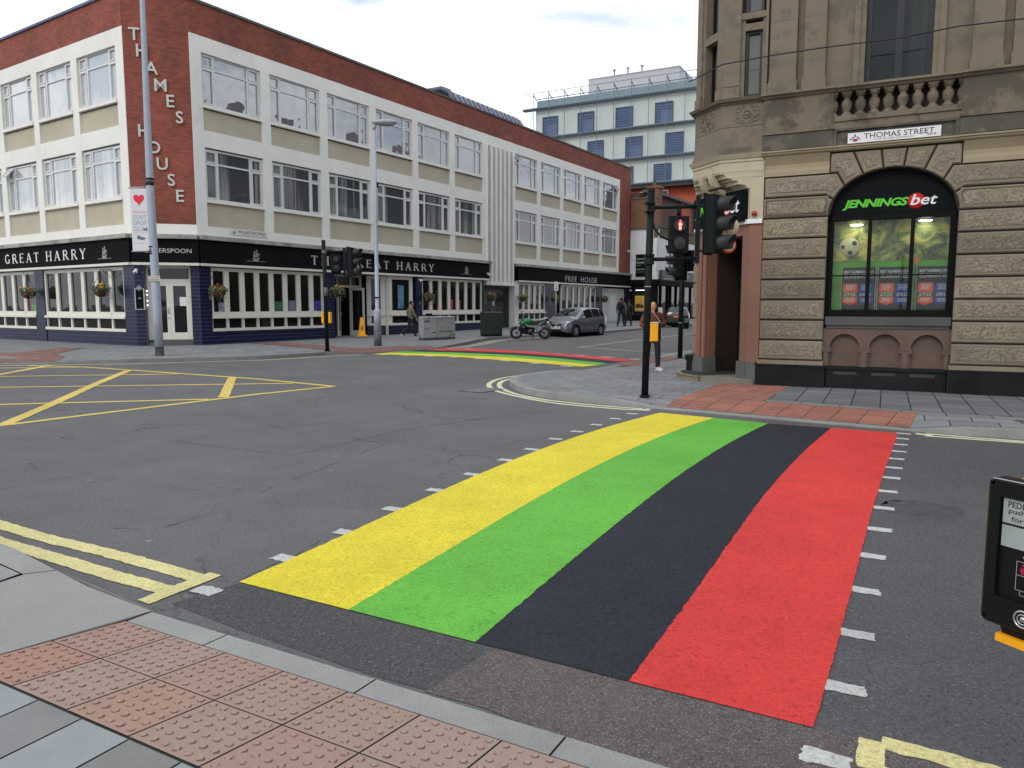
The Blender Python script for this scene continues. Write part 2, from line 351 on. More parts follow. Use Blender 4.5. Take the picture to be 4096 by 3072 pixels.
def dense(pts, step=.25, closed=False):
    out = []
    n = len(pts)
    for i in range(n if closed else n-1):
        a, b = pts[i], pts[(i+1) % n]; q = max(1, int(math.hypot(b[0]-a[0], b[1]-a[1])/step))
        out += [(a[0]+(b[0]-a[0])*k/q, a[1]+(b[1]-a[1])*k/q) for k in range(q)]
    if not closed: out.append(pts[-1])
    return out
def smooth(pts, it=2):
    for _ in range(it):
        q = [pts[0]]
        for a, b in zip(pts[:-1], pts[1:]): q += [(a[0]*.75+b[0]*.25, a[1]*.75+b[1]*.25), (a[0]*.25+b[0]*.75, a[1]*.25+b[1]*.75)]
        pts = q+[pts[-1]]
    return pts
def rag(pts, a=.006): return [(x+random.uniform(-a, a), y+random.uniform(-a, a)) for x, y in pts]

# ================================================================== GROUND
ROAD = roadmat('asphalt', (.122, .119, .119), speck=.42, agg_amt=.22, agg_scale=85, patch=.16, tint=(.125, .122, .125))
ROADN = roadmat('asphalt_dark', (.070, .071, .073), speck=.45, agg_amt=.22, agg_scale=90, patch=.1, crack=False)
BROWN = roadmat('asphalt_brown_chippings', (.10, .085, .078), speck=.35, aggr=(.30, .27, .255), agg_amt=.62, agg_scale=105, patch=.15, crack=False)
mb = MB()
G = [-400, -120, -60, -30, -10, 0, 10, 24, 45, 90, 200, 500]
# road as one sheet in street-aligned strips so it follows the gentle rise up the side street
UX, UY = .534, .845; 
def st(s, t): return (UX*s + UY*t, UY*s - UX*t)
for i in range(len(G)-1):
    for j, t0 in enumerate([-400, -100, -30, 0, 30, 100]):
        t1 = [-100, -30, 0, 30, 100, 400][j]
        q = [(*st(G[i], t0),), st(G[i], t1), st(G[i+1], t1), st(G[i+1], t0)]
        mb._a([(x, y, ground(x, y)) for x, y in q], [(0, 1, 2, 3)])
road = struct('road', mb, ROAD, 'grey worn asphalt road junction with fine cracks')
struct('road_patch', sheet([(-2.03, 4.28), (-1.54, 3.95), (-.65, 3.40), (-.1, 3.13), (.02, 3.62), (-.22, 3.76), (-.96, 4.18), (-1.74, 4.62)], .003), ROADN, 'darker tarmac strip between the near kerb and the crossing')
struct('road_patch', sheet([(-.09, 3.70), (.54, 3.35), (1.27, 2.97), (1.52, 2.84), (1.9, 2.62), (4, 1.6), (3.6, 1.02), (.58, 2.66), (.21, 2.87), (-.12, 3.12), (-.40, 3.26)], .004), BROWN, 'brown tarmac with coarse pale chippings along the near kerb')
struct('road_patch', sheet([(3.80, 11.45), (3.9, 11.52), (5.65, 10.40), (5.47, 10.12), (5.35, 10.23), (3.86, 11.10)], .003), BROWN, 'pinkish brown tarmac strip along the far dropped kerb')
struct('road_patch', sheet(dense([(1.20, 2.92), (2.7, 5.72), (5.40, 10.22), (5.75, 10.2), (6.7, 9.65), (9, 8.4), (20, 2.5), (24, -8), (8, -2.2), (3.6, 1.02), (4.0, 1.62), (1.9, 2.64), (1.45, 2.87)], 5, True), .0026), roadmat('asphalt_right', (.088, .088, .091), speck=.45, agg_amt=.14, patch=.12, crack=False), 'darker tarmac to the right of the red stripe')

# ---- the painted crossing
def paint(name, col, **k): return roadmat(name, col, speck=k.pop('speck', .22), aggr=tuple(c*.45 for c in col), agg_amt=.22, agg_scale=75, bump=.007, rough=.7, crack=False, patch=.15, **k)
YEL = paint('yellow_road_paint', srgb(216, 198, 58), wear=srgb(128, 114, 50), wamt=.8)
GRN = paint('green_road_paint', srgb(100, 172, 66), wear=srgb(70, 110, 50), wamt=.35)
BLK = paint('black_road_paint', (.023, .026, .034), speck=.5)
RED = paint('red_road_paint', srgb(200, 62, 58), wear=srgb(150, 60, 50), wamt=.25)
WHT = paint('white_road_paint', (.47, .47, .45), wear=(.12, .12, .12), wamt=.8)
PYL = paint('pale_yellow_road_paint', srgb(204, 194, 138), wear=(.16, .15, .10), wamt=.85)
PYB = paint('box_yellow_road_paint', srgb(206, 182, 100), wear=(.16, .15, .10), wamt=.7)
PWH = paint('worn_cream_road_paint', srgb(205, 202, 172), wear=(.14, .14, .12), wamt=.8)
B0 = [(-1.74, 4.62), (-1.53, 5.13), (-1.24, 5.74), (-.95, 6.38), (-.64, 7.04), (-.32, 7.73), (0, 8.42), (.34, 9.04), (.99, 10.11), (1.6, 11.06), (2.45, 12.2)]
B1 = [(-.96, 4.18), (-.69, 4.74), (0, 6.22), (.55, 7.35), (1.01, 8.29), (1.81, 9.59), (3.18, 11.63)]
B2 = [(-.2, 3.76), (.29, 4.75), (.95, 6.08), (1.3, 6.82), (1.81, 7.8), (2.3, 8.59), (3.85, 11.07)]
B3 = [(.55, 3.35), (.8, 3.82), (1.28, 4.74), (1.76, 5.67), (2.47, 7.04), (3.06, 8.06), (3.93, 9.55), (4.62, 10.65)]
B4 = [(1.27, 2.96), (1.48, 3.35), (1.83, 3.96), (2.26, 4.74), (2.82, 5.76), (3.55, 7.07), (4.12, 8.06), (5.35, 10.21)]
def resample(L, n):
    d = [0]
    for a, b in zip(L[:-1], L[1:]): d.append(d[-1]+math.hypot(b[0]-a[0], b[1]-a[1]))
    out = []
    for k in range(n+1):
        t = d[-1]*k/n; i = max(j for j in range(len(d)-1) if d[j] <= t+1e-9); f = (t-d[i])/(d[i+1]-d[i])
        out.append((L[i][0]+(L[i+1][0]-L[i][0])*f, L[i][1]+(L[i+1][1]-L[i][1])*f))
    return out
def stripe(A, B, h, name, m, label, n=260, a=.0045, frame=None):
    A = resample(A, n); B = resample(B, n); A = A[:1]+rag(A[1:-1], a)+A[-1:]; B = B[:1]+rag(B[1:-1], a)+B[-1:]
    mb = MB(); mb.v = []
    for p, q in zip(A, B): mb.v += [(*p, ground(*p)+h), (*q, ground(*q)+h)]
    for i in range(n): mb.f.append([2*i, 2*i+1, 2*i+3, 2*i+2]); mb.m.append(0); mb.sm.append(False)
    return struct(name, mb, m, label)
import numpy as np
def fitc(L, d=4):
    ys = [p[1] for p in L]; c = np.polyfit(ys, [p[0] for p in L], d); return [(float(np.polyval(c, ys[0]+(ys[-1]-ys[0])*k/40)), ys[0]+(ys[-1]-ys[0])*k/40) for k in range(41)]
B0, B1, B2, B3, B4 = fitc(B0), fitc(B1, 3), fitc(B2, 3), fitc(B3), fitc(B4)
stripe(B0, B1, .008, 'painted_crossing', YEL, 'yellow stripe of the near painted crossing')
stripe(B1, B2, .009, 'painted_crossing', GRN, 'green stripe of the near painted crossing')
stripe(B2, B3, .008, 'painted_crossing', BLK, 'black stripe of the near painted crossing')
stripe(B3, B4, .009, 'painted_crossing', RED, 'red stripe of the near painted crossing')
C0 = [(-5.12, 27.16), (-4.03, 26.75), (-2.15, 25.83), (0, 23.84), (1.95, 21.6), (2.03, 21.49)]
C1 = [(-4.62, 28.0), (-2.3, 26.9), (0, 25.35), (1.4, 23.7), (2.55, 22.08)]
C2 = [(-4.11, 28.75), (-2.1, 28.0), (0, 26.65), (1.5, 24.95), (2.92, 22.74)]
C3 = [(-3.5, 29.6), (-1.8, 29.1), (0, 27.96), (1.8, 26.0), (3.5, 23.45)]
C4 = [(-2.95, 30.5), (-1.4, 30.3), (0, 29.3), (2.27, 26.75), (3.95, 24.28)]
stripe(C0, C1, .008, 'painted_crossing', YEL, 'yellow stripe of the crossing over the side street', 40)
stripe(C1, C2, .009, 'painted_crossing', GRN, 'green stripe of the crossing over the side street', 40)
stripe(C2, C3, .008, 'painted_crossing', BLK, 'black stripe of the crossing over the side street', 40)
stripe(C3, C4, .009, 'painted_crossing', RED, 'red stripe of the crossing over the side street', 40)
def blob(c, ux, l, w, n=7, a=.008):
    """small hand-painted dash centred at c, long axis ux"""
    vx, vy = ux; px, py = -vy, vx; P = []
    for s, t in [(-1, -1), (1, -1), (1, 1), (-1, 1)]:
        s2, t2 = {(-1, -1): (1, -1), (1, -1): (1, 1), (1, 1): (-1, 1), (-1, 1): (-1, -1)}[(s, t)]
        for k in range(n):
            f = k/n; x = (s+(s2-s)*f)*l/2; y = (t+(t2-t)*f)*w/2
            P.append((c[0]+x*vx+y*px+random.uniform(-a, a), c[1]+x*vy+y*py+random.uniform(-a, a)))
    return P
dash = MB()
dx = (.894, -.447)
for c in [(-1.90, 4.48), (-1.60, 5.08), (-1.31, 5.68), (-1.04, 6.35), (-.74, 7.02), (-.42, 7.69), (-.07, 8.42), (.24, 9.06), (.58, 9.78), (.92, 10.37), (1.26, 10.97), (1.62, 11.56), (1.97, 12.1), (2.25, 12.5)]:
    sheet(blob(c, dx, .18, .115), .0055, dash)
for c in [(5.42, 10.19), (5.19, 9.8), (4.95, 9.38), (4.70, 8.93), (4.44, 8.49), (4.17, 8.01), (3.90, 7.53), (3.58, 6.97), (3.25, 6.38), (2.91, 5.75), (2.55, 5.12), (2.19, 4.48), (1.86, 3.86), (1.54, 3.29), (1.23, 2.75)]:
    sheet(blob(c, dx, .18, .105), .0062, dash)
for k in range(9):
    f = k/8; sheet(blob((-2.6+6.7*f+.0, 31.0-6.4*f+math.sin(f*PI)*.55), (.6, .8), .25, .45, 4), .006, dash)
    f = k/7; sheet(blob((-4.7+6.3*f, 26.95-5.2*f+math.sin(f*PI)*.85), (.6, .8), .25, .4, 4), .006, dash)
struct('road_marking', dash, WHT, 'short white painted dashes edging both crossings')
# yellow box, double yellow lines, white lines
def line(pts, w, h, mb, a=.006, step=.12):
    P = dense(pts, step); A = rag(offs(P, w/2), a); B = rag(offs(P, -w/2), a)
    k = len(mb.v)
    for p, q in zip(A, B): mb.v += [(*p, ground(*p)+h), (*q, ground(*q)+h)]
    for i in range(len(P)-1): mb.f.append([k+2*i, k+2*i+1, k+2*i+3, k+2*i+2]); mb.m.append(0); mb.sm.append(False)
    return mb
mb = MB()
line([(-3.92, 16.27), (-5.12, 14.79), (-7.6, 10.85)], .16, .005, mb)
line([(-3.92, 16.27), (-6.2, 17.95), (-10.45, 20.4), (-12.32, 21.41), (-14.3, 21.95)], .16, .0056, mb)
line([(-7.55, 10.9), (-8.26, 13.21), (-9.43, 16.8), (-10.49, 20.3)], .2, .0062, mb)
line([(-5.58, 14.31), (-6.9, 18.3)], .2, .0066, mb)
for a, b, h in [((-16, 15.4), (-5.0, 16.9), .0054), ((-14, 12.2), (-5.75, 14.0), .0058), ((-16, 18.0), (-8.6, 19.25), .0060), ((-18, 20.6), (-12.4, 21.35), .0064)]: line([a, b], .15, h, mb)
line([(-13.7, 22.0), (-13.2, 19.2), (-12.3, 14.2)], .2, .0069, mb); line([(-7.6, 10.85), (-18, 8.0)], .16, .0059, mb)
struct('road_marking', mb, PYB, 'yellow hatched box marking at the junction')
mb = MB()
line([(-7.5, 8.0), (-4.08, 5.84), (-3.5, 5.50), (-2.95, 5.22), (-2.70, 5.08), (-2.05, 4.70)], .13, .0055, mb, .007, .04)
line([(-7.2, 7.6), (-3.86, 5.45), (-3.06, 5.0), (-2.62, 4.74), (-2.12, 4.47)], .13, .0055, mb, .007, .04)
line([(-1.96, 4.77), (-2.21, 4.30)], .12, .0062, mb, .006, .04)
line([(1.47, 2.87), (1.37, 2.68)], .10, .0062, mb, .005, .03)
line([(1.50, 2.86), (1.9, 2.62), (4, 1.52), (9, -1.4)], .10, .0068, mb, .007, .04)
line([(1.40, 2.66), (1.8, 2.45), (4, 1.28), (9, -1.65)], .10, .0068, mb, .007, .04)
struct('road_marking', mb, PYL, 'worn double yellow lines beside the near kerb')
K1 = smooth([(2.37, 12.67), (2.10, 12.50), (1.11, 13.13), (.59, 13.63), (-.07, 14.75), (-.42, 15.63), (-.56, 16.72), (-.35, 17.97), (.1, 18.75), (.9, 19.7), (1.6, 20.5)])
K2 = smooth([(2.24, 12.67), (1.44, 13.17), (.82, 13.70), (.40, 14.2), (-.05, 15.1), (-.30, 16.2), (-.27, 17.3), (0, 18.05), (.5, 18.8), (1.6, 20.15)])
mb = MB(); line(K1, .11, .005, mb, .006, .1); line(K2, .11, .0055, mb, .006, .1)
line([(5.72, 10.16), (6.41, 9.73), (12, 6.6), (20, 2.2)], .09, .008, mb); line([(5.62, 10.0), (6.41, 9.58), (12, 6.4), (20, 2.0)], .09, .008, mb)
line([(5.58, 10.18), (5.72, 10.02)], .12, .0086, mb)
line([(-60, 51.5), (-19, 24.4), (-15.4, 22.0), (-14, 22.1), (-11.8, 22.55), (-8.2, 24.1), (-6.4, 26.1), (-5.4, 26.9)], .12, .005, mb)
line(smooth([(-2.6, 30.9), (-1.7, 33), (-1.0, 36.4), (-.6, 37.4), (.4, 38.8), (3, 40.9)]), .1, .006, mb); line(smooth([(-2.3, 30.8), (-1.4, 33), (-.7, 36.2), (-.3, 37.2), (.6, 38.5), (3.2, 40.6)]), .1, .006, mb)
line([(3.9, 23.2), (4.6, 24.1), (5.6, 25.2), (6.8, 26.7), (14, 38.4)], .12, .006, mb)
struct('road_marking', mb, PWH, 'worn pale double yellow lines beside the far kerbs')
mb = MB()
line([(2.81, 31.34), (3.89, 32.95), (6.57, 37.44), (8.45, 40.37), (12, 46)], .11, .005, mb); line([(2.81, 31.34), (3.6, 30.44), (5.85, 26.7)], .11, .0056, mb)
struct('road_marking', mb, WHT, 'thin white lines on the side street')
mb = MB()
CRK = [[(-4.94, 7.04), (-4.77, 7.35), (-4.37, 7.86), (-3.98, 8.17)], [(-2.42, 6.9), (-2.29, 7.29), (-1.98, 8.31), (-1.72, 9.2), (-1.07, 10.97), (0, 12.27), (1.73, 14.51)], [(-1.78, 4.63), (-1.64, 4.9), (-1.43, 5.44), (-1.31, 5.75)], [(-3.18, 5.79), (-2.85, 5.72), (-2.63, 6.14), (-2.53, 6.41)], [(-1.88, 4.72), (-1.72, 4.56), (-1.44, 4.34), (-1.2, 4.2), (-1.07, 4.02)], [(-4.02, 11.59), (-3.61, 12.57), (-3.13, 14.31)], [(-.73, 10.86), (-2.2, 11.4), (-4.0, 12.9)]]
for L_ in CRK:
    P = dense(L_, .11); P = [(x+random.uniform(-.028, .028), y+random.uniform(-.028, .028)) for x, y in P]
    for a, b in zip(P[:-1], P[1:]):
        if random.random() < .7: line([a, b], random.uniform(.003, .010), .0032, mb, .002, .05)
struct('road_crack', mb, mat('crack_dark', (.045, .045, .045), .95), 'fine dark cracks and seams across the tarmac')
mb = sheet(rag([(3.57+.34*math.cos(2*PI*k/24), 6.33+.30*math.sin(2*PI*k/24)) for k in range(24)], .05), .0035)
struct('road_stain', mb, mat('oil_stain', (.055, .055, .058), .8, .35, 9), 'faint dark stain on the road right of the red stripe')
struct('road_patch', sheet(dense([(-2.6, 8.7), (-1.6, 10.5), (2.0, 13.9), (1.0, 14.6), (-2.6, 12.2), (-4.4, 9.6)], 3, True), .0024), roadmat('asphalt_smoother', (.124, .123, .124), speck=.3, agg_amt=.1, patch=.12), 'smoother slightly paler tarmac band running to the corner kerb')
# drain grate in the road
fg = Fr((-.62, 15.55, 0), R(55)); mb = MB().box(-.42, .42, -.3, .3, .001, .006)
mb.i = 1
for k in range(13): mb.box(-.38+k*.062, -.345+k*.062, -.26, .26, .0065, .010)
IRON = mat('cast_iron_worn', (.16, .16, .165), .6, .2, 20); DARKG = mat('gap_dark', (.015, .015, .016), .9)
tag(obj('drain_grate', mb, [DARKG, IRON], None, fg), 'slotted iron drain grate set in the road by the corner kerb', 'drain grate')

# ---- kerbs and pavements
KERB = mat('granite_kerb', (.26, .26, .248), .8, .12, 2.5, .003, 90, fine=.16, fscale=120, stain=(.12, .12, .115), samt=.5)
CONC = mat('pale_concrete_slab', (.265, .26, .247), .85, .08, 1.5, .002, 120, fine=.10, fscale=110, stain=(.2, .2, .19), samt=.5)
GRAYP = brickmat('grey_paving', (.16, .165, .17), (.21, .215, .22), (.035, .035, .033), .6, .4, .010, 'xy', .85, .18, .5, .003, .5, stain=(.11, .11, .11), samt=.5)
GRAYD = brickmat('grey_paving_by_shop', (.11, .115, .118), (.165, .17, .175), (.02, .02, .02), .44, .6, .012, 'xy', .85, .15, .6, .003, 0, stain=(.08, .08, .08), samt=.4)
def pave(name, mb, m, label, th):   # rotate into the paving's own direction so the joints follow the kerb
    f = Matrix.Rotation(th, 4, 'Z'); fi = f.inverted(); mb.v = [tuple(fi @ Vector(v)) for v in mb.v]
    return struct(name, mb, m, label, f)
# corner pavement in front of the betting shop
L = [(30, -2.6), (20, 2.65), (9, 8.55), (6.75, 9.77), (6.2, 10.06), (5.65, 10.38), (4.62, 11.12), (3.6, 11.88), (2.52, 12.67), (2.05, 12.97), (1.7, 13.22), (1.3, 13.50), (.88, 13.88), (.5, 14.40), (.2, 15.0), (.02, 15.7), (-.05, 16.4), (-.03, 17.1), (.13, 17.68), (.45, 18.2), (.95, 18.9), (1.5, 19.55), (1.95, 20.15), (2.7, 21.3), (3.45, 22.45), (4.15, 23.5), (4.7, 24.5), (5.3, 25.5), (6.4, 27.0), (14, 39.0), (30, 64.3), (60, 111)]
H = [.12]*3+[.12, .10, .02, .02, .02, .02, .08]+[.12]*11+[.09, .03, .02, .02, .02, .07]+[.12]*5
kb = band(L, 0, -.16, H, H, None, .0)
kb2 = band(L, 0, 0.0001, H, [-.01]*len(H), kb)
struct('kerb', kb, KERB, 'pale stone kerb curving round the betting shop corner')
H2 = [.122 for h in H]
pv = band(L, -.16, -1.0, [h+.001 for h in H], [.122]*len(H))
in1 = offs(L, -1.0)
fill = in1[5:28]
fill = [p for i, p in enumerate(fill)]
sheet(fill+[(11.5, 34.5), (9, 21), (12, 12), (8, 10.3)], .122, pv)
sheet([in1[0], in1[1], in1[2], in1[3], in1[4], in1[5], (8, 10.3), (12, 12), (30, 4)], .122, pv)
sheet([(11.5, 34.5)]+in1[27:]+[(70, 105), (9, 21)], .122, pv)
pave('pavement', pv, GRAYP, 'grey slab pavement on the betting shop corner', R(-26.5))
mb = sheet([(4.35, 13.15), (5.62, 12.15), (6.6, 11.4), (13, 8.0), (15, 11), (6.0, 15.45), (5.8, 16.0)], .1245)
pave('pavement', mb, GRAYD, 'dark grey slabs below the shop window', R(-26.5))
# pavement round the pub
LF = [(-60, 52), (-19, 24.9), (-15.5, 22.35), (-14.2, 22.4), (-13.2, 22.6), (-11.9, 22.9), (-10, 23.62), (-8.4, 24.45), (-7.3, 25.7), (-6.65, 26.6), (-5.9, 27.1), (-5.0, 27.65), (-4.2, 28.7), (-3.6, 29.6), (-3.15, 30.6), (-2.65, 31.4), (-2.0, 33.6), (-1.5, 36.2), (-1.1, 37.6), (0, 39.2), (2.82, 41.6), (5.25, 44.3), (8.58, 49.4), (20, 67.6), (45, 107)]
HF = [.12, .12, .03, .03, .10, .12, .12, .12, .12, .11, .04, .02, .02, .02, .03, .10]+[.12]*9
LF = list(reversed(LF)); HF = list(reversed(HF))   # travel so that the pavement lies to the right
kb = band(LF, 0, -.15, HF, HF); band(LF, 0, .0001, HF, [-.01]*len(HF), kb)
struct('kerb', kb, mat('granite_kerb_grey', (.2, .2, .195), .8, .15, 2.5, stain=(.09, .09, .088), samt=.6), 'grey stone kerb round the pub corner')
pv = band(LF, -.15, -1.2, [h+.001 for h in HF], [.122]*len(HF))
inn = offs(LF, -1.2)
sheet(inn+[(-70, 60), (-15, 36), (-12, 36.5), (5, 62), (30, 110)], .122, pv)
pave('pavement', pv, GRAYP, 'grey slab pavement round the pub corner', R(57.7))
# tactile paving
TACR = [srgb(153, 126, 113), srgb(156, 126, 112), srgb(151, 128, 115), srgb(155, 121, 108), srgb(152, 130, 119)]
TACM = [mat('buff_red_tactile_%s' % w, c, .85, .10, 3, .002, 140, fine=.09, fscale=170, stain=tuple(q*.6 for q in c), samt=.45, sscale=3) for w, c in zip(('rose', 'salmon', 'buff', 'brick', 'dun'), TACR)]
GROUT = mat('dark_joint', (.03, .032, .026), .95, .4, 8)
mb = MB(); mb.i = 5
ZN = lambda q: .018+.121*q
def nq(x0, x1, q0, q1, z0, z1, mi):
    mb.i = mi; mb._a([(x0, -q0, z0), (x0, -q1, z1), (x1, -q1, z1), (x1, -q0, z0)], [(0, 1, 2, 3)])
for i in range(-1, 20):
    for j in range(2):
        if i < 0: continue
        x0, x1, q0, q1 = i*.402+.004, i*.402+.397, j*.402+.003, j*.402+.398
        k = random.choice([0, 0, 1, 2, 2, 3, 4]); nq(x0, x1, q0, q1, ZN(q0), ZN(q1), k)
        for a in range(6):
            for b in range(6):
                cx, cq = x0+.034+a*.065, q0+.034+b*.065; n = 10
                vs = [(cx+.017*math.cos(2*PI*t/n), -cq+.017*math.sin(2*PI*t/n), ZN(cq-.017*math.sin(2*PI*t/n))+.0004) for t in range(n)]
                wr_ = random.uniform(.004, .007); vs += [(cx+.0125*math.cos(2*PI*t/n), -cq+.0125*math.sin(2*PI*t/n), ZN(cq)+wr_) for t in range(n)]
                mb._a(vs, [tuple(range(n, 2*n))]); k9 = len(mb.v)-2*n
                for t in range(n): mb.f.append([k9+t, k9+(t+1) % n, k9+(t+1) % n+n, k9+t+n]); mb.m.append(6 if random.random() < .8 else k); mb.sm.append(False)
                mb.i = k
nq(-.01, 8.05, -.005, .81, ZN(0)-.006, ZN(.81)-.006, 5)
FN = Fr((-2.16, 4.0, 0), R(-28.5))
struct('tactile_paving', mb, TACM+[GROUT, mat('blister_shade_grime', srgb(112, 82, 72), .9, .2, 20)], 'pinkish blister paving slabs at the near dropped kerb', FN)  # blister sides get a darker colour for their shading, with some grime
# near kerb
mb = MB()
def nqz(P, mi): mb.i = mi; mb._a(P, [tuple(range(len(P)))])
for x0, x1 in [(.012, .63), (.64, 1.635), (1.645, 2.62), (2.63, 3.6), (3.61, 4.6), (4.61, 6.6), (6.61, 9)]:
    nqz([(x0, .002, .018), (x1, .002, .018), (x1, .155, .014), (x0, .155, .014)], 0); nqz([(x0, .155, .014), (x1, .155, .014), (x1, .17, -.01), (x0, .17, -.01)], 0)
nqz([(0, 0, .009), (9, 0, .009), (9, .165, .007), (0, .165, .007)], 1)
struct('kerb', mb, [KERB, GROUT], 'pale stone dropped kerb edging the near pavement', FN)
# big concrete slab and further kerb stones left of the blister paving
mb = MB()
nqz([(-.004, -.81, .115), (-.004, -.01, .02), (-.004, .165, .014), (-.62, .17, .045), (-.97, .19, .08), (-1.02, .02, .10), (-.95, -.30, .115), (-1.15, -.62, .118), (-1.6, -.81, .12)], 0)
nqz([(-.985, .19, .08), (-1.55, .24, .12), (-3, .33, .12), (-9, .5, .12), (-9, .2, .12), (-3, .14, .12), (-1.6, .06, .12), (-1.035, .02, .10)], 0)
nqz([(-.985, .20, .08), (-9, .52, .12), (-9, .53, 0), (-.985, .21, 0)], 0); nqz([(-.985, .20, .08), (0, .175, .014), (0, .175, 0), (-.985, .21, 0)], 0)
nqz([(-1.05, .01, .102), (-1.6, .045, .12), (-3, .12, .12), (-9, .18, .12), (-9, -.45, .12), (-1.185, -.60, .12), (-.97, -.30, .115)], 2)
nqz([(-1.17, -.63, .118), (-1.2, -.61, .12), (-9, -.46, .12), (-9, -.81, .12), (-1.62, -.81, .12)], 0)
nqz([(0, -.82, .104), (0, .16, .005), (-1, .19, .06), (-9, .5, .105), (-9, -.82, .105)], 1)
struct('pavement', mb, [CONC, GROUT, mat('concrete_slab_grey', (.235, .235, .23), .85, .1, 2, fine=.08)], 'large pale concrete slabs left of the blister paving', FN)
# narrow grey slabs nearest the camera
SL = [srgb(136, 140, 141), srgb(122, 120, 119), srgb(134, 138, 140), srgb(116, 117, 113), srgb(128, 131, 130), srgb(130, 134, 136)]
SLM = [mat('grey_slab_%s' % w, tuple(q*1. for q in c), .8, .09, 2.5, .0012, 160, fine=.06, fscale=200, stain=tuple(q*.72 for q in c), samt=.5, sscale=1.5) for w, c in zip(('pale', 'mauve', 'cool', 'olive', 'mid', 'silver'), SL)]
mb = MB(); x = -9.27+.0; n = 0
pat = {0: [1, 4], 1: [0], 2: [1, 2], 3: [2], 4: [3], 5: [5, 1]}
while x < 9:
    k = round((x+.27)/.3); q = .812; ln = {1: .50, 2: .95, 3: .9, 4: .8, 0: .25}.get(k, random.uniform(.3, .9)); first = {1: 0, 2: 2, 3: 1, 4: 0, 5: 3, 6: 2, 0: 2}.get(k, random.randrange(6))
    while q < 3.2:
        q2 = min(q+ln, 3.2); mb.i = first; z = .118
        mb._a([(x+.006, -q-.006, z), (x+.006, -q2+.004, z), (x+.296, -q2+.004, z), (x+.296, -q-.006, z)], [(0, 1, 2, 3)])
        q = q2; ln = random.uniform(.45, .9); first = (first+random.choice([1, 2, 4])) % 6
    x += .3
mb.i = 6; mb._a([(-9, -.8, .108), (-9, -3.3, .108), (9, -3.3, .108), (9, -.8, .108)], [(0, 1, 2, 3)])
MOSS = mat('mossy_joint', (.035, .04, .018), .95, .5, 14)
struct('pavement', mb, SLM+[MOSS], 'narrow grey slabs on the near pavement', FN)
# blister paving at the far ends of the crossings
RT = brickmat('red_tactile', srgb(150, 98, 82), srgb(138, 90, 78), (.05, .035, .03), .4, .4, .008, 'xy', .85, .15, 2, .003, 0)
RT2 = brickmat('dull_red_tactile', srgb(124, 86, 78), srgb(116, 82, 74), (.05, .04, .035), .4, .4, .012, 'xy', .85, .15, 2, .003, 0)
def domes(mb, P, th, h, sp=.066, r=.014):
    f = Matrix.Rotation(th, 4, 'Z'); fi = f.inverted(); Q = [fi @ Vector((*p, 0)) for p in P]
    x0, x1 = min(q.x for q in Q), max(q.x for q in Q); y0, y1 = min(q.y for q in Q), max(q.y for q in Q)
    def inside(x, y):
        c = False
        for a, b in zip(Q, Q[1:]+Q[:1]):
            if (a.y > y) != (b.y > y) and x < (b.x-a.x)*(y-a.y)/(b.y-a.y)+a.x: c = not c
        return c
    y = y0+.03
    while y < y1:
        x = x0+.03
        while x < x1:
            if inside(x, y):
                w = f @ Vector((x, y, 0)); z = h(w.x, w.y)
                vs = [(w.x+r*math.cos(t*PI/3), w.y+r*math.sin(t*PI/3), z) for t in range(6)]+[(w.x+.6*r*math.cos(t*PI/3), w.y+.6*r*math.sin(t*PI/3), z+.006) for t in range(6)]
                mb._a(vs, [(t, (t+1) % 6, (t+1) % 6+6, t+6) for t in range(6)]+[tuple(range(6, 12))])
            x += sp
        y += sp
P = [(2.66, 12.80), (3.72, 12.02), (5.70, 10.56), (6.30, 11.5), (4.30, 13.13), (5.72, 15.2), (5.0, 15.75), (4.75, 16.3), (4.15, 15.8)]
def hc(x, y):
    # height of the corner pavement at (x, y): ramp from the dropped kerb
    d = ((x-2.52)*.594+(y-12.67)*.804); return .021+min(1, max(0, (d-.16)/.84))*.101
bm_ = MB(); pp = dense(P, .4, True)
sheet(P, [hc(*p)+.004 for p in P], bm_)
# refine so the ramp bend is followed
bm_ = MB()
def strip2(A, B):
    A = resample(A, 6); B = resample(B, 6)
    for i in range(6):
        q = [A[i], A[i+1], B[i+1], B[i]]
        for k in range(6):
            f0, f1 = k/6, (k+1)/6; L4 = []
            for (a, b), f in (((A[i], B[i]), f0), ((A[i+1], B[i+1]), f0), ((A[i+1], B[i+1]), f1), ((A[i], B[i]), f1)):
                x, y = a[0]+(b[0]-a[0])*f, a[1]+(b[1]-a[1])*f; L4.append((x, y, hc(x, y)+.005))
            bm_._a(L4, [(0, 1, 2, 3)])
strip2([(2.66, 12.80), (5.70, 10.56)], [(3.20, 13.6), (6.24, 11.36)]); strip2([(3.22, 13.61), (4.33, 12.78)], [(4.75, 16.35), (5.75, 15.25)])
domes(bm_, [(2.66, 12.80), (5.70, 10.56), (6.24, 11.36), (4.33, 12.78), (5.75, 15.25), (4.75, 16.35), (3.22, 13.61)], R(-36.5), lambda x, y: hc(x, y)+.005)
pave('tactile_paving', bm_, RT, 'red blister paving leading to the betting shop corner', R(-36.5))
def hpub(x, y):
    best = (1e9, .12)
    for (a, b, ha, hb) in zip(LF[:-1], LF[1:], HF[:-1], HF[1:]):
        dx_, dy_ = b[0]-a[0], b[1]-a[1]; t = max(0, min(1, ((x-a[0])*dx_+(y-a[1])*dy_)/(dx_*dx_+dy_*dy_))); d = math.hypot(x-a[0]-t*dx_, y-a[1]-t*dy_)
        if d < best[0]: best = (d, ha+(hb-ha)*t)
    d, h = best; return h+(.122-h)*max(0, min(1, (d-.15)/1.05))+.012+ground(x, y)
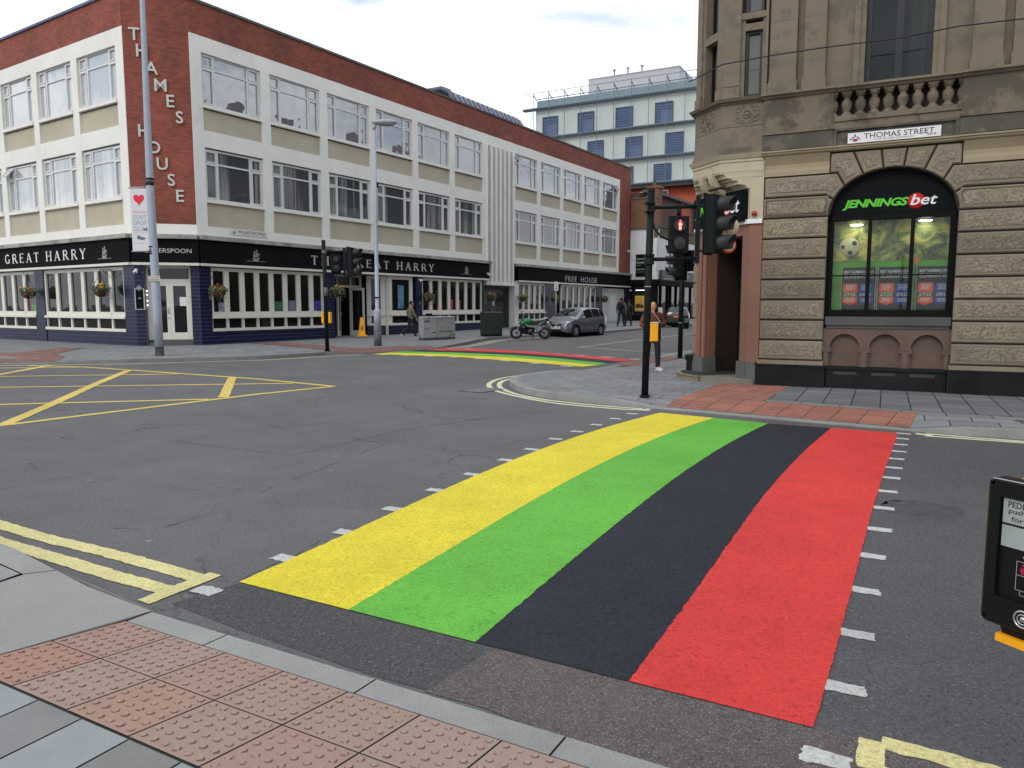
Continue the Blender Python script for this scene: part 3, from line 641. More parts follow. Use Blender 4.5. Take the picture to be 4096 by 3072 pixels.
def gridpatch(P, name, m, label, th, c=.13):
    f = Matrix.Rotation(th, 4, 'Z'); fi = f.inverted(); Q = [fi @ Vector((*p, 0)) for p in P]; mb = MB()
    x0, x1 = min(q.x for q in Q), max(q.x for q in Q); y0, y1 = min(q.y for q in Q), max(q.y for q in Q); nx, ny = int((x1-x0)/c)+1, int((y1-y0)/c)+1; idx = {}
    def ins(x, y):
        k = False
        for a, b in zip(Q, Q[1:]+Q[:1]):
            if (a.y > y) != (b.y > y) and x < (b.x-a.x)*(y-a.y)/(b.y-a.y)+a.x: k = not k
        return k
    for i in range(nx):
        for j in range(ny):
            if ins(x0+(i+.5)*c, y0+(j+.5)*c):
                q = []
                for a, b in ((i, j), (i+1, j), (i+1, j+1), (i, j+1)):
                    if (a, b) not in idx: w = f @ Vector((x0+a*c, y0+b*c, 0)); idx[(a, b)] = len(mb.v); mb.v.append((x0+a*c, y0+b*c, hpub(w.x, w.y)))
                    q.append(idx[(a, b)])
                mb.f.append(q); mb.m.append(0); mb.sm.append(False)
    return struct(name, mb, m, label, f)
gridpatch([(-6.5, 26.95), (-5.9, 27.2), (-5.1, 27.75), (-3.75, 29.75), (-3.2, 30.8), (-3.6, 31.2), (-4.5, 30.3), (-6.0, 28.7), (-7.4, 30.4), (-10.9, 33.6), (-11.6, 32.8), (-7.8, 28.8)], 'tactile_paving', RT2, 'dull red blister paving by the pub entrance', R(57))
gridpatch([(-20.5, 26.3), (-16.8, 23.5), (-15.5, 22.6), (-14.0, 22.7), (-14.1, 23.5), (-15.6, 25.3), (-16.6, 28.9), (-17.6, 29.4), (-17.4, 26.0)], 'tactile_paving', RT2, 'faded red blister paving below the left pub windows', R(-33))
mb = sheet([(2.75, 20.7), (3.25, 20.35), (5.4, 23.3), (5.3, 24.0), (4.6, 23.9), (3.5, 22.2)], .127)
pave('tactile_paving', mb, RT2, 'dull red blister paving beside the standing man', R(57))
mb = sheet([(9.2, 9.1), (8.6, 8.95), (7.4, 9.7), (7.2, 10.6), (8.0, 10.8)], .1285)
pave('pavement', mb, brickmat('brown_brick_paving', srgb(120, 88, 72), srgb(104, 80, 68), (.03, .028, .02), .2, .1, .008, 'xy'), 'patch of brown brick paving at the right edge', R(-26.5))

# ================================================================== PUB BUILDING (three storeys, canted corner)
FW = Fr((-12.936, 31.113, 0), R(57.7))          # side-street front, x along the wall, y into the building
FL = Fr((-15.29, 30.45, 0), R(-33.3))           # left front: x runs towards the corner, so the wall is at x < 0
FC = Fr((-15.29, 30.45, 0), math.atan2(31.113-30.45, -12.936+15.29))  # canted corner
CW = math.hypot(31.113-30.45, 15.29-12.936)
CREAM = mat('cream_masonry_paint', (.76, .74, .69), .75, .05, .7, .002, 30, stain=(.48, .46, .40), samt=.45, sscale=.9, sth=(.52, .8), fine=.03, fscale=40)
BEIGE = mat('beige_render_panel', (.46, .415, .315), .85, .07, .9, .003, 60, stain=(.36, .32, .25), samt=.4, fine=.05, fscale=70)
STONEC = mat('weathered_cornice', (.34, .335, .30), .9, .2, 2.5, .004, 40, stain=(.07, .07, .06), samt=.75, sscale=1.6, sth=(.48, .68))
BRK = brickmat('red_brick', srgb(152, 74, 56), srgb(122, 55, 43), srgb(116, 82, 70), .225, .078, .008, 'xz', .85, .28, .35, .004, stain=(.05, .03, .028), samt=.65)
BLUE = brickmat('navy_glazed_tile', (.008, .010, .040), (.010, .013, .047), (.07, .08, .12), 2.4, .155, .006, 'xz', .3, .1, .8, .002, .5, .3, bias=0., fine=.04)
COPE = mat('coping_stone_dark', (.11, .11, .10), .9, .35, 2, .004, 40)
BLACKS = mat('black_fascia_board', (.006, .007, .0075), .75, .1, 2, spec=.08)
OFFW = mat('off_white_timber', (.66, .64, .56), .45, .05, 2)
PVC = mat('white_window_frame', (.62, .63, .62), .35, .05, 3)
GP2 = glassmat('glass_upper_sky_tint', (.11, .125, .155), .02, 2.8, wob=.004)  # blue grey base colour stands in for bright reflected sky
GP1 = glassmat('glass_curtained', (.055, .06, .063), .04, 1.8, (.26, .27, .27), 7., wob=.003)
GPL = glassmat('glass_left_sky_tint', (.46, .47, .46), .04, 3.4, wob=.004)  # pale base colour imitates white sky reflected in these panes
GPL1 = glassmat('glass_left_blind', (.34, .35, .35), .04, 3.2, (.55, .56, .55), 5., wob=.002)
GPB = glassmat('glass_bar', (.012, .012, .011), .03, 1.42, wob=.002)
INT = mat('dark_interior', (.012, .011, .010), .9)
SILV = mat('silver_letter', (.46, .45, .42), .5, .1, 3)
PALEL = mat('pale_grey_letter', (.52, .52, .47), .6, .08, 3)
METAL = mat('grey_metal', (.35, .36, .37), .45, .1, 3)
WHITEP = mat('white_plastic', (.7, .7, .69), .4, .04, 3)

pub = thing('pub_building', 'red brick and cream three storey corner building with a navy tiled pub at street level', 'building', FW)
def pp(name, mb, m, f=FW, parent=None): return obj(name, mb, m, parent or pub, f)
P0, PIT, WW = .516, 3.445, 2.96      # first window and pitch
wx = [P0+PIT*k for k in range(6)]+[P0+PIT*k for k in range(7, 12)]
LEN = 44.2
def facade(f, xs, x0, x1, holes=(), left=False):
    fr = MB(); ed = [x0]
    cols = []
    prev = x0
    for x in xs:
        cols.append((prev, x)); prev = x+WW
    cols.append((prev, x1))
    for a, b in cols: fr.box(a, b, 0, .45, 4.64, 12.03)
    for x in xs:
        fr.box(x, x+WW, .004, .45, 8.27, 8.95); fr.box(x, x+WW, .004, .45, 4.64, 5.05)
    fr.box(x0, x1, -.003, .45, 12.03, 12.66)
    pp('wall_frame', fr, CREAM, f)
    for x in xs:
        pp('spandrel_panel', MB().box(x, x+WW, .09, .4, 5.05, 6.03), BEIGE, f); pp('spandrel_panel', MB().box(x, x+WW, .09, .4, 8.95, 9.80), BEIGE, f)
holeL = (wx[5]+WW+.40, wx[6]-.40)
# the blank bay with tall louvred slots
facade(FW, wx[:6], -.003, holeL[0]-.0); facade(FW, wx[6:], holeL[1]+.0, 41.84)
lx = [-.54-WW-3.44*k for k in range(8)][::-1]
facade(FL, lx, -32, .003)
lb = MB()
lb.box(holeL[0], holeL[1], -.003, .45, 12.03, 12.66)
n = 6; sw = (holeL[1]-holeL[0])/n
lb2 = MB().box(holeL[0], holeL[1], .22, .42, 2.95, 12.03)
for k in range(n+1):
    w = .11 if 0 < k < n else .06; c = holeL[0]+sw*k; lb.box(c-w, c+w, -.12, .219, 3.3, 12.03)
lb.box(holeL[0]-.12, holeL[1]+.12, -.14, .219, 3.1, 3.3)
pp('louvre_bay', lb, CREAM); pp('recessed_slot_wall', lb2, brickmat('grey_slot_blocks', (.13, .12, .10), (.10, .095, .08), (.05, .05, .045), .4, .3, .02, 'xz'))
# brick parapet, canted brick corner, brick end wall
bk = MB().box(0.0, LEN, 0, .45, 12.66, 13.93); pp('brick_parapet', bk, BRK)
bk = MB().box(41.84, LEN, 0.0, .45, 4.64, 12.66); pp('brick_pier', bk, BRK)
pp('brick_parapet', MB().box(-32, 0, 0, .45, 12.66, 13.93), BRK, FL)
pp('canted_brick_wall', MB().box(.003, CW-.003, .012, .45, 5.07, 13.93), BRK, FC)
pp('band', MB().box(-.003, CW+.003, 0, .45, 4.64, 5.07), CREAM, FC)
cp = MB().box(-.05, LEN+.06, -.07, .5, 13.93, 14.03); pp('coping', cp, COPE)
pp('coping', MB().box(-32, .05, -.07, .5, 13.931, 14.031), mat('coping_bluish', (.10, .11, .20), .7, .2, 3), FL); pp('coping', MB().box(-.03, CW+.03, -.075, .5, 13.934, 14.034), COPE, FC)
# roof and body behind the fronts
WI = FW.inverted()
def wl(x, y, f): v = WI @ (f @ Vector((x, y, 0))); return (v.x, v.y)
pts = [wl(0, .42, FW), wl(LEN, .42, FW), wl(LEN, 13, FW), wl(10, 30, FW), wl(-32, 10, FL), wl(-32, .42, FL), wl(0, .42, FL)]
pp('roof', MB().slab(pts, 13.3, 13.6), mat('flat_roof_felt', (.12, .12, .12), .9))
pp('inner_wall', MB().slab([wl(.3, .46, FW), wl(LEN, .46, FW), wl(LEN, 13, FW), wl(10, 30, FW), wl(-32, 10, FL), wl(-32, .46, FL), wl(-.3, .46, FL)], 3.4, 13.3), BRK)
# cornice and fascia
def run(f, x0, x1, y0, y1, z0, z1, name, m, sub=None): return pp(name, MB().box(x0, x1, y0, y1, z0, z1), m, f)
XF = 21.2    # fascia end before the louvre bay
for f, a, b in ((FW, -.03, XF+.15), (FW, 24.75, LEN), (FL, -32, .03), (FC, -.02, CW+.02)):
    e = {id(FW): 0, id(FL): .002, id(FC): -.002}[id(f)]
    run(f, a, b, -.30+e, .3, 4.47+e, 4.64+e*.2, 'cornice', STONEC)
fas = run(FW, 0, XF, -.16, .3, 3.50, 4.468, 'fascia_sign', BLACKS); fas2 = run(FW, 24.85, LEN-.1, -.16, .3, 3.50, 4.468, 'fascia_sign', BLACKS)
fasL = run(FL, -32, 0, -.161, .3, 3.502, 4.469, 'fascia_sign', BLACKS); fasC = run(FC, -.03, CW+.03, -.158, .3, 3.501, 4.467, 'fascia_sign', BLACKS)
for f, a, b in ((FW, .0, XF-.1), (FW, 24.9, LEN-.1), (FL, -32, .0), (FC, -.04, CW+.04)):
    e = {id(FW): 0, id(FL): .002, id(FC): -.002}[id(f)]
    run(f, a, b, -.23+e, .2, 3.40+e, 3.50+e*.3, 'awning_box', OFFW)

# ---- upper windows: built once, copied
def win_frame():
    m = MB(); z0, z1 = 6.15, 8.22; w = WW; a, b = .64, WW-.64; zt = 7.62; y0, y1 = .10, .17
    for x in (0, a-.05, b-.05, w-.07): m.box(x+.0, x+(.07 if x in (0, w-.07) else .1), y0, y1, z0, z1)
    xs = [(0.07, a-.05), (a+.05, b-.05), (b+.05, w-.07)]
    for x0, x1 in xs:
        m.box(x0, x1, y0+.002, y1, z0, z0+.07); m.box(x0, x1, y0+.002, y1, z1-.07, z1); m.box(x0, x1, y0+.002, y1, zt, zt+.07)
    for x0, x1 in (xs[0], xs[2]):   # opening lights have a thicker inner frame
        for za, zb in ((z0+.07, zt), (zt+.07, z1-.07)):
            m.box(x0+.005, x0+.05, y0-.02, y1-.02, za+.005, zb-.005); m.box(x1-.05, x1-.005, y0-.02, y1-.02, za+.005, zb-.005)
            m.box(x0+.05, x1-.05, y0-.018, y1-.02, za+.005, za+.05); m.box(x0+.05, x1-.05, y0-.018, y1-.02, zb-.05, zb-.005)
    return m
wf = win_frame().mesh('window', PVC)
wfd = bpy.data.materials
def pane_mesh(m): return MB().box(.02, WW-.02, .145, .155, 6.17, 8.2).mesh('pane', m)
pm2, pm1, pml, pml1 = pane_mesh(GP2), pane_mesh(GP1), pane_mesh(GPL), pane_mesh(GPL1)
sm_ = MB().box(-.0, WW, -.05, .12, 6.03, 6.15).mesh('sill', CREAM)
op_ = MB(); 
def fan(xa, zt=7.69, zb=8.15, out=.34):   # top-hung light swung outwards
    m = MB(); w_ = .52
    A = [(xa, .08, zb), (xa+w_, .08, zb), (xa+w_, .08-out, zt+.07), (xa, .08-out, zt+.07)]
    for p, q in ((0, 1), (1, 2), (2, 3), (3, 0)): m.tube([A[p], A[q]], .028, 4)
    m.i = 1; m.quad(*A); return m
def put_window(f, x, lvl, pm, opened=None):
    fr = f @ Matrix.Translation((x, 0, 3.82 if lvl else 0))
    w = link('window', wf, pub, fr); link('pane', pm, w, fr); link('sill', sm_, w, fr)
    if opened is not None: obj('open_light', fan(opened), [PVC, pm.materials[0]], w, fr)
for i, x in enumerate(wx):
    put_window(FW, x, 0, pm1, None); put_window(FW, x, 1, pm2, {6: .07, 10: 2.36}.get(i))
for i, x in enumerate(lx): put_window(FL, x, 0, pml1, .07 if i == 5 else None); put_window(FL, x, 1, pml)

# ---- ground floor
def tilewall(f, x0, x1, z0=0., z1=3.4, y=0.): return pp('tiled_wall', MB().box(x0, x1, y, .64, z0, z1), BLUE, f)
def shopfront(f, x0, x1, n, pairs=None, low=None, y=.05, top=3.36, base=True, zb=.68, colours=True):
    """white folding timber window over a row of small low lights"""
    m = MB(); w = (x1-x0)/n; z0, z1 = 1.5, 3.22
    m.box(x0, x1, y-.0, y+.12, z1, top); m.box(x0, x1, y-.10, y+.12, 1.22, 1.32); m.box(x0, x1, y, y+.12, 1.32, z0)
    m.box(x0, x1, y-.08, y+.12, zb, .80)
    g = .13
    for k in range(n+1):
        c = x0+k*w; a, b = max(x0, c-g), min(x1, c+g)
        m.box(a, b, y+.002, y+.12, z0, z1)
        a, b = max(x0, c-.06), min(x1, c+.06); m.box(a, b, y+.002, y+.12, .80, 1.22)
    for k in range(1, n):
        if (pairs is None and k % 2 == 0) or (pairs and k in pairs): 
            for zz in (1.40, 3.28): m.box(x0+k*w-.015, x0+k*w+.015, y-.03, y-.001, zz-.07, zz+.07)
    win = pp('window', m, OFFW, f)
    obj('pane', MB().box(x0+.02, x1-.02, y+.07, y+.08, z0-.02, z1+.02), GPB, win, f); obj('low_pane', MB().box(x0+.02, x1-.02, y+.07, y+.08, .78, 1.24), GPB, win, f)
    if base: tilewall(f, x0, x1, 0, zb, .03)
    return win
shopfront(FW, .55, 6.92, 8, (1, 4, 7))
tilewall(FW, -.003, .55); tilewall(FW, 6.92, 7.6, y=-.002)
shopfront(FW, 14.5, 20.65, 7, (1, 6)); tilewall(FW, 13.93, 14.5); tilewall(FW, 20.65, 20.8)
# bay beside the entrance
def mullwin(f, xs, y=.05):
    m = MB(); x0, x1 = xs[0][0]-.25, xs[-1][1]+.25
    m.box(x0, x1, y, y+.12, 3.2, 3.38); m.box(x0, x1, y-.08, y+.12, 1.2, 1.3); m.box(x0, x1, y, y+.12, 1.3, 1.5); m.box(x0, x1, y-.08, y+.12, .68, .8)
    e = [x0]+[q for p in xs for q in p]+[x1]
    for a, b in zip(e[::2], e[1::2]): m.box(a, b, y+.002, y+.12, 1.5, 3.2); m.box(a, b, y+.002, y+.12, .8, 1.2)
    w = pp('window', m, OFFW, f); obj('pane', MB().box(x0+.05, x1-.05, y+.07, y+.08, 1.45, 3.25), GPB, w, f); obj('low_pane', MB().box(x0+.05, x1-.05, y+.07, y+.08, .78, 1.22), GPB, w, f)
    pp('tiled_wall', MB().box(x0, x1, y-.02, y+.3, 0, .68), BLUE, f)
mullwin(FW, [(11.95, 13.45)])
fb = FW @ Matrix.Translation((10.75, .95, 0)) @ Matrix.Rotation(-math.atan2(.90, .93), 4, 'Z')
mullwin(fb, [(.35, .85)])
# recessed entrance: floor, door wall, glazed screens, one leaf open
pp('porch_ceiling', MB().box(7.6, 11.75, .3, 1.9, 3.42, 3.5), OFFW)
m = MB(); yb = 1.25
for a, b in ((7.6, 7.72), (8.12, 8.2), (9.02, 9.1), (9.98, 10.06), (10.7, 10.85)): m.box(a, b, yb, yb+.1, .12, 3.4)
m.box(7.72, 10.7, yb+.005, yb+.1, 2.72, 2.84); m.box(7.72, 10.7, yb+.005, yb+.1, 3.28, 3.4); m.box(7.72, 8.12, yb+.005, yb+.1, .12, .42)
m.box(10.06, 10.7, yb+.005, yb+.1, .12, .42)
es = pp('entrance_screen', m, OFFW); obj('pane', MB().box(7.7, 8.14, yb+.06, yb+.07, .4, 2.75).box(10.04, 10.72, yb+.06, yb+.07, .4, 2.75).box(7.7, 10.72, yb+.06, yb+.07, 2.8, 3.3), GPB, es, FW)
pp('dark_lobby', MB().box(7.65, 14.0, 2.7, 2.8, 0, 3.45).box(7.6, 7.64, .4, 2.7, 0, 3.45), INT)
def door(f, w, z0=.14, z1=2.70, glassy=True, n='door'):
    m = MB(); m.box(0, .11, 0, .05, z0, z1).box(w-.11, w, 0, .05, z0, z1).box(.11, w-.11, .001, .05, z0, z0+.3).box(.11, w-.11, .001, .05, z1-.12, z1)
    d = pp(n, m, OFFW, f); obj('pane', MB().box(.10, w-.10, .02, .03, z0+.28, z1-.1), GPB, d, f)
    obj('handle', MB().tube([(w-.055, -.03, 1.2), (w-.055, -.05, 1.3), (w-.055, -.03, 1.4)], .014, 6), METAL, d, f); return d
door(FW @ Matrix.Translation((9.1, yb, 0)) @ Matrix.Rotation(R(38), 4, 'Z'), .86)
door(FW @ Matrix.Translation((9.98, yb, 0)) @ Matrix.Rotation(R(-82), 4, 'Z'), .86)
# doorway to the offices under the louvre bay
door2 = MB(); door2.box(20.8, 24.6, .5, .62, 0, 3.1)
DKGREEN = mat('black_green_paint', (.010, .014, .013), .35, .1, 3)
d2 = pp('office_entrance', door2, DKGREEN)
m = MB()
for k in range(7):
    for a in (21.1, 22.15, 23.2): m.box(a, a+.85, .46, .499, .3+k*.36, .5+k*.36)
obj('panelling', m, DKGREEN, d2, FW)
obj('notice', MB().box(22.5, 22.64, .44, .459, 1.75, 2.05), WHITEP, d2, FW)
tobj('lettering', text('THAMES HOUSE', 2.6, .2, 21.35, 2.74, .49, bold=.02), mat('dull_bronze_letter', (.10, .09, .07), .5), d2)
pp('white_pier', MB().box(24.6, 25.05, -.01, .64, 0, 3.4), CREAM); pp('bay_post', MB().box(11.60, 11.75, .12, .5, 0, 3.4), OFFW)
shopfront(FW, 25.05, 28.9, 5, (1, 3)); tilewall(FW, 28.9, 30.0, y=.01); pp('side_door', MB().box(30.0, 31.35, .3, .4, 0, 3.4), DKGREEN)
shopfront(FW, 31.35, 37.4, 6, (1, 5)); tilewall(FW, 37.4, 38.55, y=-.003)
m = MB().box(38.55, 43.3, .12, .2, .25, 3.25)
SHW = mat('white_louvre_paint', (.62, .62, .60), .5, .05, 3)
for k in range(26):
    z = .45+k*.086
    for a, b in ((38.75, 40.1), (41.75, 43.1)): m._a([(a, .06, z), (b, .06, z), (b, .118, z+.06), (a, .118, z+.06)], [(0, 1, 2, 3)]); m._a([(a, .06, z), (b, .06, z), (b, .118, z-.008), (a, .118, z-.008)], [(0, 1, 2, 3)])
for k in range(5):
    z = 2.82+k*.086; m._a([(38.75, .06, z), (43.1, .06, z), (43.1, .118, z+.06), (38.75, .118, z+.06)], [(0, 1, 2, 3)])
m.box(38.55, 43.3, .05, .119, 2.70, 2.78).box(40.2, 40.26, .05, .119, .3, 2.7).box(41.6, 41.66, .05, .119, .3, 2.7)
pp('louvred_gate', m, SHW); tilewall(FW, 43.3, LEN, y=.0)
pp('inner_partition', MB().box(.2, 7.6, .66, .7, 0, 3.39).box(14.0, LEN-.1, .66, .7, 0, 3.39), INT); pp('inner_partition', MB().box(-32, -.3, .66, .7, 0, 3.39), INT, FL); pp('inner_partition', MB().box(.1, CW-.1, .66, .7, 0, 3.39), INT, FC)
# left front, ground floor
shopfront(FL, -7.50, -.80, 6, (1, 5)); tilewall(FL, -.80, .003, y=-.002)
tilewall(FL, -8.35, -7.50, y=-.003); shopfront(FL, -15.1, -8.35, 6, (1, 5)); tilewall(FL, -15.9, -15.1, y=-.002); shopfront(FL, -22.7, -15.9, 6, (1, 5)); tilewall(FL, -32, -22.7)
# canted corner: navy jambs, double door with transom
tilewall(FC, -.003, .36, y=-.003); tilewall(FC, 1.99+.12, CW+.003, y=-.003)
m = MB(); y = .32
for a, b in ((.36, .46), (1.99, 2.11)): m.box(a, b, y, y+.1, .36, 3.4)
m.box(.46, 1.99, y+.003, y+.1, 2.72, 2.86); m.box(.46, 1.99, y+.003, y+.1, 3.3, 3.4)
for x0, x1 in ((.46, 1.235), (1.24, 1.99)):
    m.box(x0, x0+.13, y+.006, y+.1, .36, 2.72); m.box(x1-.13, x1, y+.006, y+.1, .36, 2.72); m.box(x0+.13, x1-.13, y+.008, y+.1, .36, .65); m.box(x0+.13, x1-.13, y+.008, y+.1, 2.58, 2.72)
dr = pp('door', m, OFFW, FC); obj('pane', MB().box(.5, 1.95, y+.06, y+.07, .6, 3.35), GPB, dr, FC)
obj('handle', MB().tube([(1.16, y-.02, 1.45), (1.16, y-.05, 1.56), (1.16, y-.02, 1.68)], .02, 6), METAL, dr, FC); obj('lock', MB().ball((1.16, y-.01, 1.25), .03), METAL, dr, FC)
obj('notice', MB().box(1.60, 1.86, y+.045, y+.055, 1.75, 2.12), WHITEP, dr, FC)
pp('step', MB().box(.36, 2.11, .05, .5, 0, .24).box(.36, 2.11, .2, .5, .24, .36), mat('grey_step', (.09, .09, .09), .8), FC)
pp('reveal', MB().box(.36, .37, .0, .4, .12, 3.4).box(2.10, 2.11, 0, .4, .12, 3.4), mat('grey_reveal', (.12, .12, .12), .7), FC)
# menu case and lamp strip
mc = pp('menu_case', MB().box(-.02, .02, -.06, -.004, 1.60, 2.46).box(.02, .31, -.06, -.004, 1.60, 1.63).box(.02, .31, -.06, -.004, 2.43, 2.46).box(.31, .35, -.06, -.004, 1.60, 2.46), mat('steel_frame', (.42, .42, .40), .35), FC)
obj('panel', MB().box(.02, .31, -.05, -.005, 1.63, 2.43), BLACKS, mc, FC); obj('badge', MB().torus((.165, -.065, 2.47), .085, .016, 'y', 20, 6).ball((.165, -.065, 2.47), (.05, .01, .05)), METAL, mc, FC)
obj('emblem', MB().prism([(.11, 2.04), (.22, 2.04), (.205, 2.075), (.165, 2.085), (.125, 2.075)], -.055, -.0505), METAL, mc, FC)
lr = pp('light_rail', MB().box(.37, .42, .10, .16, 1.62, 2.42), mat('rail_white', (.5, .5, .5), .4), FC)
obj('lamp', MB().ball((.43, .08, 2.36), .028).ball((.43, .08, 2.2), .028).ball((.43, .08, 1.96), .028).ball((.43, .08, 1.78), .028), mat('lamp_glow', (.9, .9, .9), .5, emit=(1, 1, .97), es=2.), lr, FC)
# lettering on the canted brick: each letter is fixed on its own
for ch, x, z in zip('THAMESHOUSE', [.45, .70, 1.02, 1.32, 1.66, 1.97, .63, .96, 1.25, 1.56, 1.86], [12.38, 11.77, 11.13, 10.50, 9.91, 9.30, 8.70, 8.07, 7.44, 6.82, 6.20]):
    me = text(ch, None, .48, x, z-.24, -.03, bold=.012, ext=.03, align='c'); lt = tobj('letter', me, PALEL, pub, FC)
tobj('lettering', text('WETHERSPOON', 2.05, .175, .16, 3.90, -.163, bold=.004), SILV, fasC, FC)
# roman capitals with serifs, drawn as strokes
def serif(word, x, z, h, wsp, y):
    m = MB(); cx = x; T, t = .15*h, .07*h; n = [0]
    def bar(x0, z0, x1, z1, w):
        n[0] += 1; d = Vector((x1-x0, 0, z1-z0)).normalized(); p = Vector((-d.z, 0, d.x))*w/2; e = y-.004-.0004*n[0] % .004
        m.prism([(x0-p.x, z0-p.z), (x1-p.x, z1-p.z), (x1+p.x, z1+p.z), (x0+p.x, z0+p.z)], e, y)
    def foot(xc, zc, w=.30): bar(xc-w*h/2, zc, xc+w*h/2, zc, .05*h)
    for c in word:
        if c == ' ': cx += .62*h; continue
        w = {'T': .62, 'H': .72, 'E': .55, 'G': .66, 'R': .66, 'A': .68, 'Y': .64}[c]*h; a, b = cx+.08*h, cx+w-.08*h; mid = cx+w/2
        if c == 'T': bar(mid, z, mid, z+h, T); bar(cx, z+h-t/2, cx+w, z+h-t/2, t); foot(mid, z); bar(cx+.02*h, z+h-.2*h, cx+.02*h, z+h, .05*h); bar(cx+w-.02*h, z+h-.2*h, cx+w-.02*h, z+h, .05*h)
        if c == 'H':
            for q in (a, b): bar(q, z, q, z+h, T); foot(q, z); foot(q, z+h)
            bar(a, z+h*.52, b, z+h*.52, t)
        if c == 'E':
            bar(a, z, a, z+h, T); 
            for q, l in ((z+t/2, w), (z+h*.53, w*.8), (z+h-t/2, w*.96)): bar(cx-.03*h, q, cx+l, q, t); bar(cx+l-.02*h, q-.09*h, cx+l-.02*h, q+.09*h, .05*h)
        if c == 'G':
            P = [(mid+math.cos(q)*w*.47, z+h/2+math.sin(q)*h*.48) for q in [R(k) for k in range(45, 330, 24)]]
            for p, q in zip(P[:-1], P[1:]): bar(*p, *q, T*.85)
            bar(b, z+.05*h, b, z+.42*h, T); foot(b, z+.42*h, .28)
        if c == 'R':
            bar(a, z, a, z+h, T); foot(a, z); P = [(a, z+h-t/2)]+[(a+w*.38+math.cos(q)*w*.30, z+h*.74+math.sin(q)*h*.225) for q in [R(k) for k in range(80, -81, -32)]]+[(a, z+h*.51)]
            for p, q in zip(P[:-1], P[1:]): bar(*p, *q, T*.7)
            bar(a+w*.35, z+h*.51, cx+w, z, T); foot(cx+w, z, .2)
        if c == 'A': bar(cx+.04*h, z, mid, z+h, t*1.1); bar(cx+w-.05*h, z, mid, z+h, T); bar(cx+w*.25, z+h*.33, cx+w*.75, z+h*.33, t); foot(cx+.03*h, z, .24); foot(cx+w-.04*h, z, .26)
        if c == 'Y': bar(mid, z, mid, z+h*.5, T); bar(mid, z+h*.48, cx+.04*h, z+h, T); bar(mid, z+h*.48, cx+w-.04*h, z+h, t*1.2); foot(mid, z); foot(cx+.04*h, z+h, .24); foot(cx+w-.03*h, z+h, .24)
        cx += w+wsp*h
    return m
m = serif('THE GREAT HARRY', 5.98, 3.73, .42, .46, -.162); xs = [v[0] for v in m.v]; k = (15.42-5.98)/(max(xs)-min(xs)); m.v = [(5.98+(v[0]-min(xs))*k, v[1], v[2]) for v in m.v]
obj('lettering', m, SILV, fas, FW)
m = serif('THE GREAT HARRY', 0, 3.76, .42, .46, -.163); xs = [v[0] for v in m.v]; k = (13.2-3.30)/(max(xs)-min(xs)); m.v = [(-13.2+(v[0]-min(xs))*k, v[1], v[2]) for v in m.v]
obj('lettering', m, mat('bright_letter', (.66, .66, .6), .5), fasL, FL)
tobj('lettering', text('FREE  HOUSE', 5.55, .42, 31.63, 3.62, -.163, sp=1.12), mat('grey_letter', (.38, .38, .36), .5), fas2, FW)
def ship(f, x, parent):
    m = MB(); z = 3.70; y0, y1 = -.168, -.161
    P = lambda L: m.prism([(x+a*.34, z+b*.5) for a, b in L], y0, y1)
    P([(-.55, .32), (-.40, .05), (.42, .05), (.62, .42), (.45, .36), (.1, .26), (-.3, .28)])
    P([(-.42, .36), (-.06, .34), (-.04, .62), (-.38, .66)]); P([(-.02, .34), (.32, .40), (.36, .74), (0, .78)]); P([(-.32, .70), (-.08, .68), (-.10, .92), (-.28, .92)]); P([(.04, .82), (.30, .80), (.26, 1.02), (.08, 1.04)])
    P([(.42, .50), (.62, .52), (.58, .74), (.44, .72)])
    P([(-1.7, .0), (1.7, .0), (1.3, .045), (.2, .035), (-1.2, .05)])
    obj('ship_emblem', m, mat('dull_silver_emblem', (.24, .24, .22), .5), parent, f)
ship(FL, -1.86, fasL); ship(FW, 2.75, fas); ship(FW, 18.65, fas); ship(FL, -15.0, fasL)
# round plaque
pp('plaque', MB().lathe([(0, -.03), (.15, -.03), (.16, -.02), (.16, -.001)], (14.2, 0, 1.85), 20, 'y'), mat('blue_black_plaque', (.02, .022, .04), .3, coat=.5))
# posters and dim furnishings seen through the bar windows
for f, x, c, z0, z1 in [(FW, 16.0, (.25, .02, .02), 1.5, 2.1), (FW, 17.1, (.35, .04, .02), 1.5, 2.15), (FW, 17.9, (.30, .02, .03), 1.5, 2.1), (FW, 15.1, (.12, .02, .02), 1.5, 2.1), (FW, 6.35, (.05, .05, .25), 1.5, 2.0), (FW, 4.75, (.14, .14, .2), 1.5, 2.0), (FW, 3.95, (.03, .12, .05), 1.5, 1.95), (FW, .95, (.25, .27, .33), 1.5, 1.9), (FW, 12.5, (.10, .22, .30), 1.6, 2.9), (FL, -9.0, (.12, .28, .05), 1.5, 1.8), (FL, -9.8, (.2, .02, .02), 1.5, 2.2)]:
    pp('window_display', MB().box(x, x+.5, .112, .118, z0, z1), mat('display_%d' % int(abs(x)*10), c, .5, .5, 4), f)

